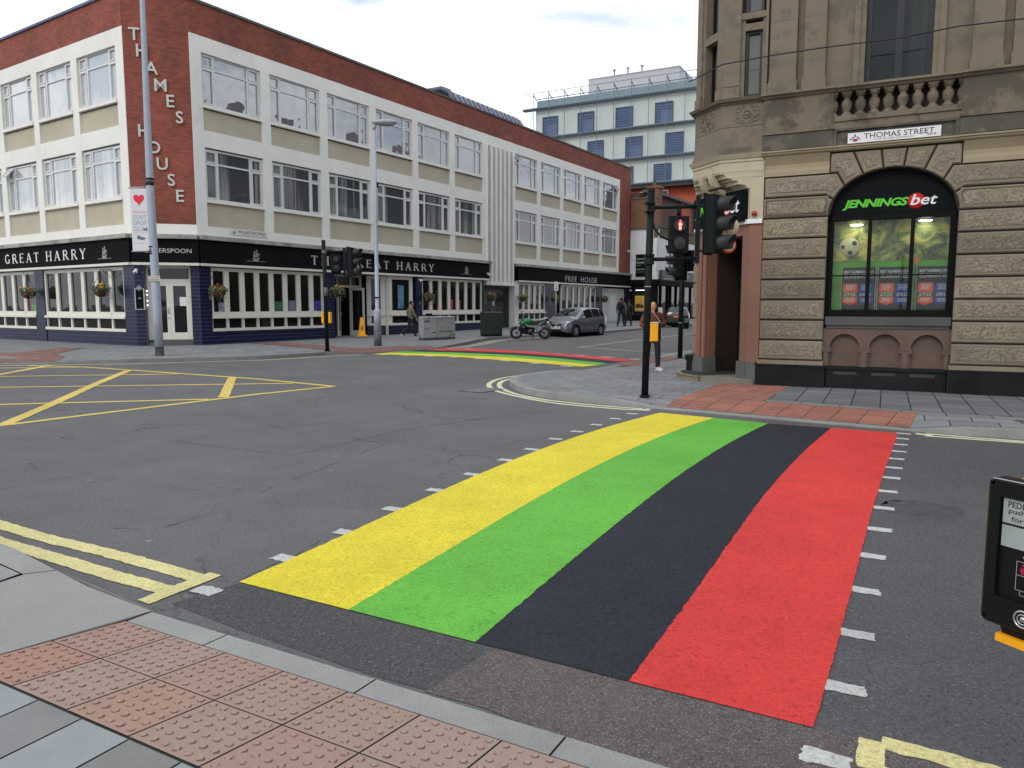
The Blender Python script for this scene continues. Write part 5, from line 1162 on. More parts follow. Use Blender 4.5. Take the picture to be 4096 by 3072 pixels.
# oriel storey: piers and windows
ring(5.976, 12.6, -.34, STONU, 'oriel_core')
for f, segs_, win in ((FT, [(-.83, -.62), (-.10, .0)], (-.62, -.10)), (FO, [(0, .16), (.80, 1.0)], (.16, .80))):
    for a, b in segs_: pass
def opier(f, a, b):
    m = MB().box(a, b, .0, .25, 6.22, 12.4).box(a-.01, b+.01, -.03, .25, 5.977, 6.20)
    for z in (6.7, 7.4, 8.1): m.box(a+.005, b-.005, -.003, .01, z-.004, z+.004)
    bp_('oriel_pier', m, STONU, f)
opier(FT, -.828, -.50); opier(FT, -.02, .03); opier(FO, .77, .998); opier(FO, .0, .18)
bp_('window_surround', MB().box(-.50, -.42, .05, .25, 5.976, 7.5).box(-.08, -.02, .05, .25, 5.976, 7.5).box(-.42, -.08, .05, .25, 7.28, 7.42).box(-.50, -.02, .02, .25, 7.5, 7.62), STONU)
darkwin(FT, -.42, -.08, 6.0, 7.28, (), y=.12, fw=.055, pane=GDK2); darkwin(FT, -.42, -.08, 7.62, 9.2, (), y=.12, fw=.05, pane=GDK2)
bp_('window_surround', MB().box(.18, .25, .04, .3, 5.977, 9.2).box(.25, .77, .05, .3, 7.26, 7.42), STONU, FO)
darkwin(FO, .25, .77, 6.0, 7.26, (), y=.22, fw=.04, pane=GDK2); darkwin(FO, .25, .77, 7.42, 9.2, (), y=.22, fw=.04, pane=GDK2)
# carved panels on the apron
def carved(f, x0, x1, z0, z1):
    m = MB().box(x0, x1, -.006, .0, z0, z1); cx, cz, w, h = (x0+x1)/2, (z0+z1)/2, (x1-x0)/2, (z1-z0)/2
    m.torus((cx, -.012, cz), min(w, h)*.42, .018, 'y', 18, 6); m.ball((cx, -.006, cz), (min(w, h)*.26, .03, min(w, h)*.26), 12, 8)
    for sx in (-1, 1):
        for sz in (-1, 1):
            m.torus((cx+sx*w*.68, -.010, cz+sz*h*.55), .045, .014, 'y', 12, 5); m.torus((cx+sx*w*.30, -.010, cz+sz*h*.82), .030, .011, 'y', 10, 5); m.ball((cx+sx*w*.85, -.006, cz+sz*h*.1), (.025, .018, .04), 8, 6)
    bp_('carved_panel', m, STONU, f)
carved(FT, -.58, -.08, 5.46, 5.82); carved(FO, .22, .78, 5.46, 5.82)
# corbelling below: stepped courses shrinking back to the doorway wall, and two curved brackets
fi = FT.inverted(); eA = Vector((-.209, 0)); qB = fi @ B_
base = [(.02, .03), (-.209, .0), (qB.x, qB.y), (qB.x+.25, qB.y+1.0), (.5, qB.y+1.0)]
top_ = oplan(.02)
def lerp(t): return [(a[0]+(b[0]-a[0])*t, a[1]+(b[1]-a[1])*t) for a, b in zip(base, top_)]
zz = [4.16, 4.20, 4.235, 4.25, 4.30, 4.33, 4.37, 4.385, 4.44, 4.47, 4.50]
tt = [0, .10, .16, .30, .40, .42, .58, .70, .80, .84, .98]
q = MB(); n = 5
for i in range(len(zz)):
    for k_ in (0, 1):
        if k_ and i+1 >= len(zz): continue
        P = lerp(tt[i+k_] if k_ else tt[i]); q.v += [(x, y, zz[i]+(.0 if not k_ else .006)) for x, y in P]
rows = len(q.v)//n
for r_ in range(rows-1):
    for i in range(n): q.f.append([r_*n+i, r_*n+(i+1) % n, (r_+1)*n+(i+1) % n, (r_+1)*n+i]); q.m.append(0); q.sm.append(False)
bp_('corbelling', q, BEIW); ring(4.505, 4.70, .02, BEIW, 'oriel_base')
for fx in (.36, .72):
    a = FE.inverted() @ (OE*(1-fx)+OC*fx); xb = a.x; yo = a.y
    P = []
    for i in range(9):
        t = i/8*PI/2; P.append((yo-.075+(.05-yo)*(1-math.cos(t)), 4.52-.46*math.sin(t)))
    m = MB(); w_ = .075; Pi = [(y+.10, z+.06) for y, z in P]
    L_ = P+Pi[::-1]; n_ = len(L_)
    m._a([(xb-w_, y, z) for y, z in L_]+[(xb+w_, y, z) for y, z in L_], [(i, (i+1) % n_, (i+1) % n_+n_, i+n_) for i in range(n_)]+[(i, i+1, n_-2-i, n_-1-i) for i in range(8)]+[(n_+i+1, n_+i, 2*n_-1-i, 2*n_-2-i) for i in range(8)])
    bp_('curved_bracket', m, BEIW, FE)
al = bp_('alarm_bell', MB().lathe([(0, -.09), (.04, -.085), (.055, -.05), (.055, -.01)], (-.12, 0, 3.64), 16, 'y'), mat('red_alarm', srgb(150, 20, 34), .3, coat=.5))
# ---- loose things fixed to the stone front
cb = MB().tube([FT @ Vector((x, -.19, z)) for x, z in [(-1.48, 6.37), (-1.36, 6.41), (-1.05, 6.53), (-.83, 6.62), (-.36, 6.64), (.07, 6.66), (1.12, 6.67), (2.4, 6.65), (3.29, 6.71), (4.27, 6.68), (7, 6.75)]], .012, 6)
tag(obj('cable', cb, mat('black_cable', (.01, .01, .012), .6)), 'thin black cable slung across the upper stone front', 'cable')
def street_sign(f, x, y, z, w, h, name, label, sub, code):
    fr = f @ Matrix.Translation((x, y, z)); t = thing('street_sign', label, 'street sign', fr)
    obj('plate', MB().bbox(0, w, -.012, 0, 0, h, .004), mat('enamel_white', (.66, .66, .65), .35, .04, 3), t, fr)
    tobj('lettering', text(name, w*.75, h*.50, w*.18, h*.36, -.014, bold=.0, ext=.002), mat('sign_black', (.01, .01, .012), .4), t, fr)
    tobj('lettering', text(code, w*.09, h*.17, w*.86, h*.18, -.014, ext=.002), mat('sign_red', srgb(130, 20, 50), .5), t, fr)
    tobj('lettering', text(sub, w*.42, h*.16, w*.30, h*.14, -.014, shear=.3, ext=.002), mat('sign_pale_red', srgb(170, 120, 128), .5), t, fr)
    m = MB().prism([(w*.055, h*.25), (w*.085, h*.12), (w*.115, h*.25), (w*.115, h*.42), (w*.055, h*.42)], -.0145, -.0125); obj('crest_shield', m, mat('crest_red', srgb(150, 30, 50), .5), t, fr)
    m = MB()
    for a, b in ((.035, .4), (.13, .4), (.08, .62), (.055, .55), (.11, .56), (.08, .78)): m.ball((w*a, -.013, h*b), (w*.012, .002, h*.09), 8, 5)
    obj('crest_supporters', m, mat('crest_grey', (.16, .16, .17), .5), t, fr)
street_sign(FT, 1.57, -.075, 4.855, 1.56, .195, 'THOMAS STREET', 'white enamel street sign reading THOMAS STREET on the dark stone band', 'Royal Borough of Greenwich', 'SE18')
street_sign(FW, 1.60, -.02, 4.80, 1.97, .24, 'WELLINGTON STREET', 'white street sign reading WELLINGTON STREET on the cream band of the pub building', 'Royal Borough of Greenwich', 'SE18')

# ================================================================== BUILDINGS BEYOND
# glass fronted block behind
FG = Fr((11.181, 84, 0), R(-28))
gb = thing('glass_building', 'tall office block with a pale glass outer skin and scattered blue slatted windows', 'building', FG)
def gg(name, mb, m, parent=None, f=FG): return obj(name, mb, m, parent or gb, f)
PALEG = mat('pale_green_cladding', srgb(214, 216, 210), .6, .06, .25, stain=srgb(186, 200, 202), samt=.5, sscale=.15)
GRNG = mat('blue_green_glass', srgb(128, 152, 158), .2, .1, .3, ior=1.6)
SLAT = brickmat('blue_slatted_blind', srgb(60, 92, 140), srgb(74, 108, 158), srgb(40, 60, 98), 30, .26, .09, 'xz', .5, .1, .3, 0)
WING = [(-8.9, 20.98, 1.8), (-4.52, 20.98, 1.85), (-.01, 20.98, 1.85), (4.45, 20.98, 1.85), (-3.3, 17.72, 1.8), (1.17, 17.72, 1.82), (5.61, 17.72, 1.85), (4.42, 15.15, 1.82), (0.2, 15.15, 1.8), (-7.5, 17.72, 1.8)]
gg('wall', MB().box(-9.9, 10.2, 0.7, 14, 14.9, 24.2), PALEG)
gg('parapet', MB().box(-9.9, 10.2, 1.0, 1.4, 24.2, 25.35), mat('blue_grey_upstand', srgb(124, 142, 152), .5, .1, .4))
for x, z, w in WING:
    hh = 1.72 if z < 16 else 2.3
    w1 = gg('window', MB().box(x, x+w, .60, .69, z, z+hh).box(x-.05, x, .5, .69, z-.05, z+hh+.05).box(x+w, x+w+.05, .5, .69, z-.05, z+hh+.05).box(x, x+w, .5, .69, z+hh, z+hh+.05), SLAT)
    obj('pane', MB().box(x+w*.33, x+w, .56, .595, z+hh*.0, z+hh*(.62 if int(x*7) % 3 else .95)), mat('dark_blue_pane', srgb(84, 104, 140), .2, .1, .5) if int(x*7) % 3 else SLAT, w1, FG)
m = MB()
for k in range(-5, 6): x = -.09+1.965*k; m.box(x-.022, x+.022, -.02, .06, 14.9, 25.95)
for z in (14.95, 17.72, 20.98, 24.30): m.box(-11.3, 10.2, -.03, .10, z-.05, z+.05); m.box(-11.3, 10.2, .1, .7, z-.14, z-.02)
m.box(-11.3, 10.2, -.02, .03, 25.95, 26.0)
gg('glass_skin_frame', m, mat('steel_blue_frame', srgb(98, 114, 124), .5))
gg('glass_skin', MB().quad((-11.27, 0, 14.95), (10.2, 0, 14.95), (10.2, 0, 25.95), (-11.27, 0, 25.95)), cleanglass('skin_glass', (.96, .985, .98), .55))
gg('glass_skin', MB().quad((-11.27, 0, 14.95), (-11.27, 8, 14.95), (-11.27, 8, 25.95), (-11.27, 0, 25.95)), cleanglass('skin_glass', (.96, .985, .98), .55))
m = MB()
for k in range(-5, 6): x = -.09+1.965*k; m.tube([(x, .03, 25.80), (x+.0, 1.0, 25.42)], .06, 6)
m.tube([(-9.8, .9, 25.50), (10.2, 1.0, 25.55)], .05, 6)
gg('roof_strut', m, mat('steel_blue_frame', srgb(98, 114, 124), .5))
gg('plant_room', MB().box(-4.39, 6.2, 3.2, 12, 24, 27.55).box(-4.45, 6.26, 3.14, 12.06, 27.55, 27.65), mat('grey_plant_cladding', srgb(176, 174, 180), .6, .05, .3))
for x in (-1.4, .2, 1.85): gg('flue', MB().lathe([(.09, 27.6), (.09, 28.3), (.22, 28.32), (.22, 28.38), (0, 28.42)], (x, 3.6, 0), 10), METAL)
gg('dark_soffit', MB().box(-11.3, 10.2, .2, 14, 14.45, 14.88), mat('dark_soffit_paint', (.03, .032, .035), .7))
gg('brick_base', MB().box(-9.5, 10.2, 1.4, 13, 0, 14.45), brickmat('orange_brick', srgb(178, 84, 60), srgb(158, 72, 52), srgb(150, 90, 70), .3, .1, .01, 'xz', .85, .12, .2, 0, stain=None))
gg('side_wall', MB().box(-9.9, -9.5, 1.4, 13, 14.45, 24.2), GRNG)
# ribbed curved metal roof rising above the pub parapet
FR_ = FW @ Matrix.Translation((21.0, 4.0, 0))
cr_ = thing('curved_roof_building', 'building with a ribbed curved metal roof showing above the brick parapet', 'building', FR_)
ARC = [(.0, 13.6), (.0, 15.3), (.12, 15.9), (.45, 16.4), (1.1, 16.7), (5, 16.75)]
m = MB(); x0, x1 = 2.2, 11.5; n = len(ARC)
m._a([(x0, y, z) for y, z in ARC]+[(x1, y, z) for y, z in ARC], [(i, i+1, i+n+1, i+n) for i in range(n-1)])
obj('roof', m, mat('zinc_sheet', srgb(118, 122, 138), .45, .12, .6, metal=.4), cr_, FR_)
m = MB()
for k in range(15): x = x0+.3+.6*k; m.tube([(x, y-.02, z+.03) for y, z in ARC[1:]], .035, 4)
obj('rib', m, mat('zinc_dark', srgb(84, 88, 104), .5, metal=.3), cr_, FR_)
m = MB()
for k in range(5): m.box(x0+.8+1.8*k, x0+1.7+1.8*k, -.05, .02, 14.5, 15.5)
obj('dormer_window', m, BLACKS, cr_, FR_)
m = MB(); m.tube([(x0-.05, y, z) for y, z in ARC], .18, 6); obj('verge', m, mat('zinc_dark', srgb(84, 88, 104), .5), cr_, FR_)
obj('gable_wall', MB().box(2.25, 2.5, .1, 5, 13.6, 15.9), mat('gable_grey', srgb(120, 130, 134), .6), cr_, FR_)
# white and brown brick corner shop past the pub
FSH = Fr((12.95, 67.05, 0), R(57.7)); FSS = Fr((10.72, 68.46, 0), math.atan2(67.05-68.46, 12.95-10.72)); SWD = math.hypot(1.41, 2.23)
BBR = brickmat('brown_brick', srgb(132, 82, 58), srgb(112, 70, 52), srgb(120, 104, 84), .225, .078, .012, 'xz', .9, .25, .4, .003, stain=(.05, .04, .03), samt=.5)
DBR = brickmat('dark_brown_brick', srgb(104, 66, 58), srgb(90, 58, 52), srgb(90, 76, 66), .225, .078, .010, 'xz', .9, .2, .4, .003)
WREN = mat('white_render', (.66, .66, .66), .8, .05, .8, stain=(.4, .4, .38), samt=.4)
sh = thing('corner_shop', 'white rendered and brown brick building with a dark shopfront past the pub', 'building', FSH)
so_ = lambda n, mb, m, f=FSH, p=None: obj(n, mb, m, p or sh, f)
so_('white_wall', MB().box(.01, SWD, 0, .4, 4.1, 8.55), WREN, FSS); so_('white_wall', MB().box(0, 14, .004, .4, 4.6, 7.75), WREN)
so_('brick_wall', MB().box(.0, SWD, .02, .4, 8.67, 11.25), BBR, FSS); so_('parapet', MB().box(-.05, SWD+.1, -.1, .42, 8.551, 8.67).box(-.05, SWD, -.05, .42, 11.25, 11.37), COPE, FSS)
so_('brick_parapet', MB().box(0, 14, .0, .4, 7.75, 8.72), mat('old_stock_brick', srgb(96, 84, 56), .9, .2, 6)); so_('brick_parapet', MB().box(-.05, 14, -.08, .42, 8.72, 8.85), COPE)
so_('chimney', MB().box(.6, 1.6, .3, 1.3, 8.7, 12.2).box(.5, 1.7, .2, 1.4, 12.2, 12.4), BBR); so_('chimney_pot', MB().lathe([(.16, 12.4), (.14, 12.9), (.18, 12.95)], (.95, .8, 0), 10), COPE)
so_('upper_wall', MB().box(1.61, 16, 1.6, 2, 8.8, 12.0), DBR); so_('eaves', MB().box(1.3, 16, 1.1, 2.1, 12.0, 12.25), COPE)
so_('roof', MB().box(.3, 16, 2, 9, 8.8, 11.9), DBR)
w = so_('window', MB().box(2.9, 3.0, -.05, .1, 5.3, 7.3).box(4.4, 4.5, -.05, .1, 5.3, 7.3).box(3.0, 4.4, -.05, .1, 7.2, 7.3).box(2.75, 4.65, -.15, .1, 5.1, 5.3), BLACKS); so_('pane', MB().box(3, 4.4, -.01, .0, 5.3, 7.2), GPB, FSH, w)
so_('cornice', MB().box(0, 14, -.35, .0, 3.55, 4.05).box(.02, SWD, -.3, 0, 3.6, 4.05), BLACKS); so_('cornice', MB().box(.02, SWD, -.3, -.001, 3.6, 4.06), BLACKS, FSS)
fa = so_('fascia_sign', MB().box(.5, 12, -.3, .0, 4.051, 4.95), mat('charcoal_fascia', srgb(60, 62, 66), .5, .1, 1))
tobj('lettering', text('Coton & Hamblin', 4.2, .48, 3.2, 4.32, -.32), PLT, fa, FSH); obj('fascia_crest', MB().ball((1.8, -.31, 4.62), (.18, .02, .16), 8, 6).ball((1.8, -.31, 4.42), (.1, .02, .1), 8, 6), mat('crest_grey2', (.25, .25, .25), .6), fa, FSH)
tobj('lettering', text('www.coton-hamblin.com', 1.9, .12, .8, 4.13, -.32), PLT, fa, FSH)
sb = so_('wall_sign', MB().box(.58, 1.75, -.06, .0, 4.35, 6.35), BLACKS, FSS)
for t_, z_, h_, w_ in (('Coton &', 5.85, .20, .80), ('Hamblin', 5.52, .20, .80), ('Optometrists', 5.32, .09, .45), ('020 8854 1491', 4.95, .11, .75), ('www.coton-hamblin.com', 4.75, .05, .85)): tobj('lettering', text(t_, w_, h_, .66, z_, -.063), PLT, sb, FSS)
m = MB()
for a in (0, .9, 2.6, 3.4, 4.9, 7, 9, 11): m.box(a, a+.18, -.04, .2, .3, 3.6)
m.box(0, 12, -.03, .2, .2, .75); sf = so_('shopfront', m, BLACKS); so_('pane', MB().box(0, 12, .08, .09, .3, 3.6), GPB, FSH, sf)
m = MB().box(0, .25, -.02, .2, .3, 3.6).box(SWD-.2, SWD, -.02, .2, .3, 3.6).box(.25, SWD-.2, -.015, .2, .2, .9)
sf = so_('shopfront', m, BLACKS, FSS); so_('pane', MB().box(.2, SWD-.1, .08, .09, .3, 3.6), GPB, FSS, sf)
ps = so_('poster', MB().box(.55, 1.45, .02, .07, 1.25, 2.65), mat('yellow_poster', srgb(214, 176, 50), .6, .1, 2), FSS, sf)
obj('poster_print', MB().box(.55, 1.45, .008, .019, 1.25, 1.45).ball((1.12, .01, 2.15), (.16, .01, .22), 10, 6), mat('poster_pinkish', srgb(190, 140, 110), .6, .3, 6), ps, FSS)
obj('poster_print', MB().ball((.85, .01, 1.75), (.25, .01, .22), 10, 6).ball((1.2, .01, 1.7), (.2, .01, .18), 10, 6), mat('poster_dark_print', srgb(80, 50, 44), .6, .5, 9), ps, FSS)
so_('strip_light', MB().box(.6, 1.7, .0, .03, 3.12, 3.17), mat('strip_glow', (.9, .9, .9), emit=(1, 1, .97), es=2.), FSS, sf)
so_('pink_poster', MB().box(6.0, 6.5, .0, .07, 1.5, 2.3), mat('pink_poster', srgb(210, 60, 120), .6), FSH, sf)
so_('white_box', MB().box(.4, .9, -.2, .1, .3, 1.6), WHITEP, FSH, sf)
# red brick row behind with railings
FB = Fr((13, 78, 0), R(-28))
rb = thing('brick_building', 'plain red brick block with a metal railing below the glass building', 'building', FB)
obj('wall', MB().box(-6, 4.5, 0, 6, 0, 12.3), brickmat('orange_brick', (.4, .2, .1), (.4, .2, .1), (.3, .2, .1)), rb, FB)
m = MB()
for z in (12.6, 13.3): m.tube([(-6, .1, z), (3, .1, z)], .04, 5)
for k in range(6): m.tube([(-5.5+1.7*k, .1, 12.3), (-5.5+1.7*k, .1, 13.3)], .04, 5)
obj('railing', m, METAL, rb, FB)
w = obj('window', MB().box(-4.6, -4.5, -.05, .05, 10.6, 12).box(-2.6, -2.5, -.05, .05, 10.6, 12).box(-3.6, -3.5, -.05, .05, 10.6, 12), METAL, rb, FB); obj('pane', MB().box(-4.5, -2.6, -.02, -.005, 10.6, 12), GP2, w, FB)
# houses further along the side street and a low block closing the view behind the camera's side
FH = Fr((20.5, 79.0, 0), R(57.7))
hs = thing('terraced_building', 'pale rendered shop building further along the side street', 'building', FH)
obj('wall', MB().box(0, 30, 0, 8, 0, 9), WREN, hs, FH); obj('shopfront', MB().box(.5, 29, -.1, -.001, .4, 3.6), BLACKS, hs, FH); obj('roof', MB().box(-.2, 30.2, -.2, 8.2, 9.001, 9.4), COPE, hs, FH)
def house(xa, xb, h, ridge, wm, label, gable=False):
    f = Fr((13.4, 33.0, 0), R(-122.3)) @ Matrix.Translation((xa, 0, 0)); w = xb-xa; t = thing('street_house', label, 'building', f)
    obj('wall', MB().box(0, w, 0, 8, 0, h), wm, t, f)
    if gable: m = MB()._a([(0, 0, h), (w, 0, h), (w/2, 0, ridge), (0, 8, h), (w, 8, h), (w/2, 8, ridge)], [(0, 1, 2), (3, 5, 4), (0, 2, 5, 3), (1, 4, 5, 2)])
    else: m = MB()._a([(0, -.2, h), (w, -.2, h), (w, 4, ridge), (0, 4, ridge), (0, 8, h), (w, 8, h)], [(0, 1, 2, 3), (3, 2, 5, 4), (0, 3, 4), (1, 5, 2)])
    rf = obj('roof', m, mat('dark_slates', (.05, .05, .055), .8, .2, 3), t, f)
    for x in (.3, w-1.5): c = obj('chimney', MB().box(x, x+1.2, 3.4, 4.6, h, ridge+1.6), BBR, rf, f)
    n = max(2, int(w/2.8))
    for k in range(n):
        for z in (4.6, 8.2):
            x = w*(k+.5)/n-.55; wd = obj('window', MB().box(x-.1, x+1.2, -.05, .02, z-.15, z).box(x-.08, x, -.03, .02, z, z+1.8).box(x+1.1, x+1.18, -.03, .02, z, z+1.8).box(x, x+1.1, -.03, .02, z+1.7, z+1.8).box(x, x+1.1, -.02, .02, z+.85, z+.92), PVC, t, f); obj('pane', MB().box(x, x+1.1, -.005, .0, z, z+1.7), GPB, wd, f)
    obj('shopfront', MB().box(.3, w-.3, -.12, -.001, .3, 3.6), BLACKS, t, f); return t
house(-5, .8, 11.5, 15.5, BBR, 'brown brick gabled house nearest the betting shop on the side street', True)
house(-12.5, -5.2, 12.5, 16.5, STONU, 'stone fronted house with two tall chimneys on the side street')
house(-19, -12.7, 10.8, 14.6, WREN, 'white rendered gabled house on the side street', True)
house(-28, -19.2, 13.2, 17, DBR, 'dark brown brick house on the side street')
house(-38, -28.2, 11.5, 15.5, mat('cream_render', srgb(190, 180, 150), .8, .1, 1), 'cream rendered house furthest up the side street')


# ================================================================== STREET FURNITURE
BLKM = mat('black_painted_metal', (.007, .010, .010), .45, .15, 3, spec=.15); BLKR = mat('black_rough_plastic', (.007, .010, .011), .6, .1, 5, spec=.15)
GALV = mat('galvanised_post', srgb(158, 166, 178), .5, .10, 1.5, metal=.0, fine=.05, fscale=60, stain=srgb(120, 128, 138), samt=.4)
YELP = mat('yellow_plastic', srgb(232, 160, 14), .4, .06, 3)
def gz_(x, y, h=.122): return Vector((x, y, ground(x, y)+h))
# big lamp post with a banner, leaning a touch
fp = Fr((-11.63, 24.56, .122), 0)
lp = thing('lamp_post', 'tall grey lamp post carrying a white heart banner in front of the canted brick corner', 'lamp post', fp)
obj('pole', MB().tube([(0, 0, .25), (-.01, 0, 1.5), (-.04, 0, 5.5), (.0, 0, 11), (.02, 0, 14)], [.135, .135, .115, .075, .065], 20), GALV, lp, fp)
obj('base', MB().tube([(0, 0, 0), (0, 0, .02), (0, 0, .30)], [.15, .14, .137], 20), mat('scuffed_black_base', (.02, .02, .02), .7, .4, 5, stain=(.1, .1, .1), samt=.6, sscale=3), lp, fp)
for z in (5.50, 5.68, 3.30, 3.52): obj('clamp_band', MB().tube([(-.04, 0, z), (-.04, 0, z+.045)], .128, 20), BLKM, lp, fp)
for z in (5.55, 3.36): obj('clamp_wrap', MB().tube([(-.04, 0, z), (-.04, 0, z+.12)], .124, 20), mat('dark_wrap', (.06, .06, .065), .5), lp, fp)
bn = obj('banner', MB().bbox(-.70, -.14, -.012, .0, 3.42, 5.40, .002), mat('banner_cloth', (.62, .62, .64), .8, .03, 2), lp, fp)
obj('banner_arm', MB().tube([(-.74, 0, 5.42), (-.04, 0, 5.45)], .022, 8).tube([(-.74, 0, 3.40), (-.04, 0, 3.42)], .022, 8), METAL, lp, fp)
H_ = []
for k in range(28):
    t = 2*PI*k/28; H_.append((-.42-.0112*16*math.sin(t)**3, 5.06+.0125*(13*math.cos(t)-5*math.cos(2*t)-2*math.cos(3*t)-math.cos(4*t))))
obj('heart', MB().prism(H_, -.016, -.0125), mat('heart_red', srgb(214, 40, 60), .6), bn, fp)
for t_, z_, h_, w_, mm in (('Woolwich', 4.62, .09, .44, 'p'), ("DON'T", 4.42, .15, .42, 'g'), ('DROP', 4.24, .15, .44, 'g'), ('GUM', 4.04, .15, .46, 'g'), ('#woolwichlove', 3.98, .035, .44, 'p')):
    tobj('lettering', text(t_, w_, h_, -.42, z_, -.014, bold=.012 if mm == 'g' else 0, align='c', ext=.002), mat('banner_pink', srgb(222, 150, 160), .7) if mm == 'p' else mat('banner_grey', srgb(158, 168, 174), .7), bn, fp)
m = MB().prism([(-.54, 3.80), (-.36, 3.76), (-.26, 3.80), (-.28, 3.84), (-.38, 3.86), (-.52, 3.92)], -.016, -.0125).box(-.66, -.18, -.0145, -.0125, 3.66, 3.667)
obj('plane_print', m, mat('banner_slate', srgb(90, 100, 110), .7), bn, fp)
sp_ = obj('small_sign', MB().bbox(-.17, .21, -.16, -.145, 2.44, 2.60, .003), mat('plate_cream', srgb(190, 186, 172), .6), lp, fp)
tobj('lettering', text('No drinking', .30, .045, -.13, 2.53, -.162, ext=.001), mat('plate_ink', (.06, .06, .07), .6), sp_, fp); tobj('lettering', text('in this zone', .30, .045, -.13, 2.465, -.162, ext=.001), mat('plate_ink', (.06, .06, .07), .6), sp_, fp)
# second lamp post with a flat cobra head
q_ = gz_(-5.49, 30.51); f2 = Fr(q_, R(0))
l2 = thing('lamp_post', 'slim grey street lamp with a flat oval head near the pub entrance', 'lamp post', f2)
obj('pole', MB().tube([(0, 0, .62), (0, 0, 1.40), (0, 0, 1.46), (0, 0, 1.5), (0.01, 0, 5), (.03, 0, 8.62)], [.15, .15, .14, .085, .075, .055], 16), GALV, l2, f2)
obj('base', MB().tube([(0, 0, 0), (0, 0, .62)], .155, 16), mat('dark_post_base', srgb(84, 86, 88), .7, .2, 4), l2, f2)
m = MB().ball((.42, .0, 8.88), (.52, .20, .12), 18, 10); m.tube([(.0, 0, 8.6), (.04, 0, 8.80)], .07, 10); obj('lamp_head', m, mat('lamp_alloy', srgb(150, 154, 156), .45, .1, 3), l2, f2)
obj('lens', MB().ball((.48, .0, 8.80), (.36, .15, .07), 16, 8), mat('lamp_lens', srgb(130, 134, 134), .15, ior=1.6), l2, f2)
obj('sensor', MB().tube([(.2, 0, 8.97), (.2, 0, 9.06)], .045, 8), GALV, l2, f2); obj('post_bracket', MB().box(.04, .14, -.04, .04, 6.35, 6.55).box(-.09, .09, -.10, -.06, 1.95, 2.0), BLKM, l2, f2)
# traffic signals
LENSK = mat('dark_lens', (.016, .012, .012), .2, ior=1.6)
def visor(m, c, ang, r=.115, L=.24):
    """open hood over a lens; ang turns it about z (0 = facing -y)"""
    k = len(m.v); n = 16; a0, a1 = R(-50), R(230)
    dx_, dy_ = math.sin(ang), -math.cos(ang)
    for j in range(n+1):
        t = a0+(a1-a0)*j/n; u_, w_ = r*math.cos(t), r*math.sin(t); ll = L*(.72+.28*max(0, math.sin(t)))
        for rr, l_ in ((1, 0), (1, ll), (.93, ll), (.93, 0)):
            m.v.append((c[0]+u_*rr*math.cos(ang)+dx_*l_, c[1]+u_*rr*math.sin(ang)+dy_*l_, c[2]+w_*rr))
    for j in range(n):
        for i in range(3): m.f.append([k+4*j+i, k+4*j+i+1, k+4*(j+1)+i+1, k+4*(j+1)+i]); m.m.append(m.i); m.sm.append(True)
    return m
def vehicle_head(t, f, lit=None):
    """three-light head, front towards local -y"""
    hd = obj('signal_head', MB().bbox(-.17, .17, -.10, .10, 0, 1.02, .03).box(-.19, .19, .101, .115, -.03, 1.05).box(-.155, .155, -.115, -.1, .015, .335).box(-.155, .155, -.115, -.1, .350, .67).box(-.155, .155, -.115, -.1, .685, 1.005), BLKR, t, f)
    for k in range(3):
        z = .175+.335*k
        obj('visor', visor(MB(), (0, -.115, z), 0, .138, .30), mat('hood_dark_grey', (.022, .022, .024), .5, .1, 4, spec=.4), hd, f)
        obj('lens', MB().lathe([(0, -.128), (.08, -.122), (.115, -.116)], (0, 0, z), 20, 'y'), LENSK, hd, f)
    return hd
def ped_head(t, f, lit=False):
    hd = obj('pedestrian_head', MB().bbox(-.17, .17, -.09, .09, 0, .64, .03).box(-.155, .155, -.105, -.09, .015, .312).box(-.155, .155, -.105, -.09, .328, .625), BLKR, t, f)
    for k, z in ((0, .165), (1, .475)):
        obj('hood', MB().torus((0, -.115, z), .118, .012, 'y', 24, 6), BLKR, hd, f); obj('lens', MB().lathe([(0, -.112), (.112, -.106)], (0, 0, z), 22, 'y'), mat('ped_lens_dark', (.008, .009, .009), .25), hd, f)
    mm = mat('red_man_glow', (.5, .02, .02), .5, emit=(1, .05, .05), es=3.2) if lit else mat('red_man_dim', (.12, .01, .01), .5)
    if lit: mm2 = mat('red_man_core', (.9, .4, .3), .5, emit=(1, .30, .18), es=3.5)
    z = .475
    b = MB().ball((0, -.116, z+.072), (.016, .005, .018), 10, 6).prism([(-.030, z+.045), (.030, z+.045), (.036, z-.015), (.022, z-.015), (.02, z-.085), (.004, z-.085), (.0, z-.03), (-.004, z-.085), (-.02, z-.085), (-.022, z-.015), (-.036, z-.015)][::-1], -.118, -.1135)
    obj('red_man', b, mm, hd, f)
    if lit: obj('red_man_highlight', MB().prism([(-.013, z+.035), (-.016, z-.005), (.016, z-.005), (.013, z+.035)], -.1195, -.1182).prism([(-.016, z-.03), (-.015, z-.075), (-.007, z-.075), (-.006, z-.03)], -.1195, -.1182).prism([(.006, z-.03), (.007, z-.075), (.015, z-.075), (.016, z-.03)], -.1195, -.1182), mm2, hd, f)
    return hd
def post(t, f, h=3.7, r=.062, lean=(0, 0)):
    return obj('pole', MB().tube([(0, 0, 0), (lean[0]*.5, lean[1]*.5, h/2), (lean[0], lean[1], h)], r, 20).tube([(0, 0, 0), (0, 0, .03)], r*1.5, 20), BLKM, t, f)
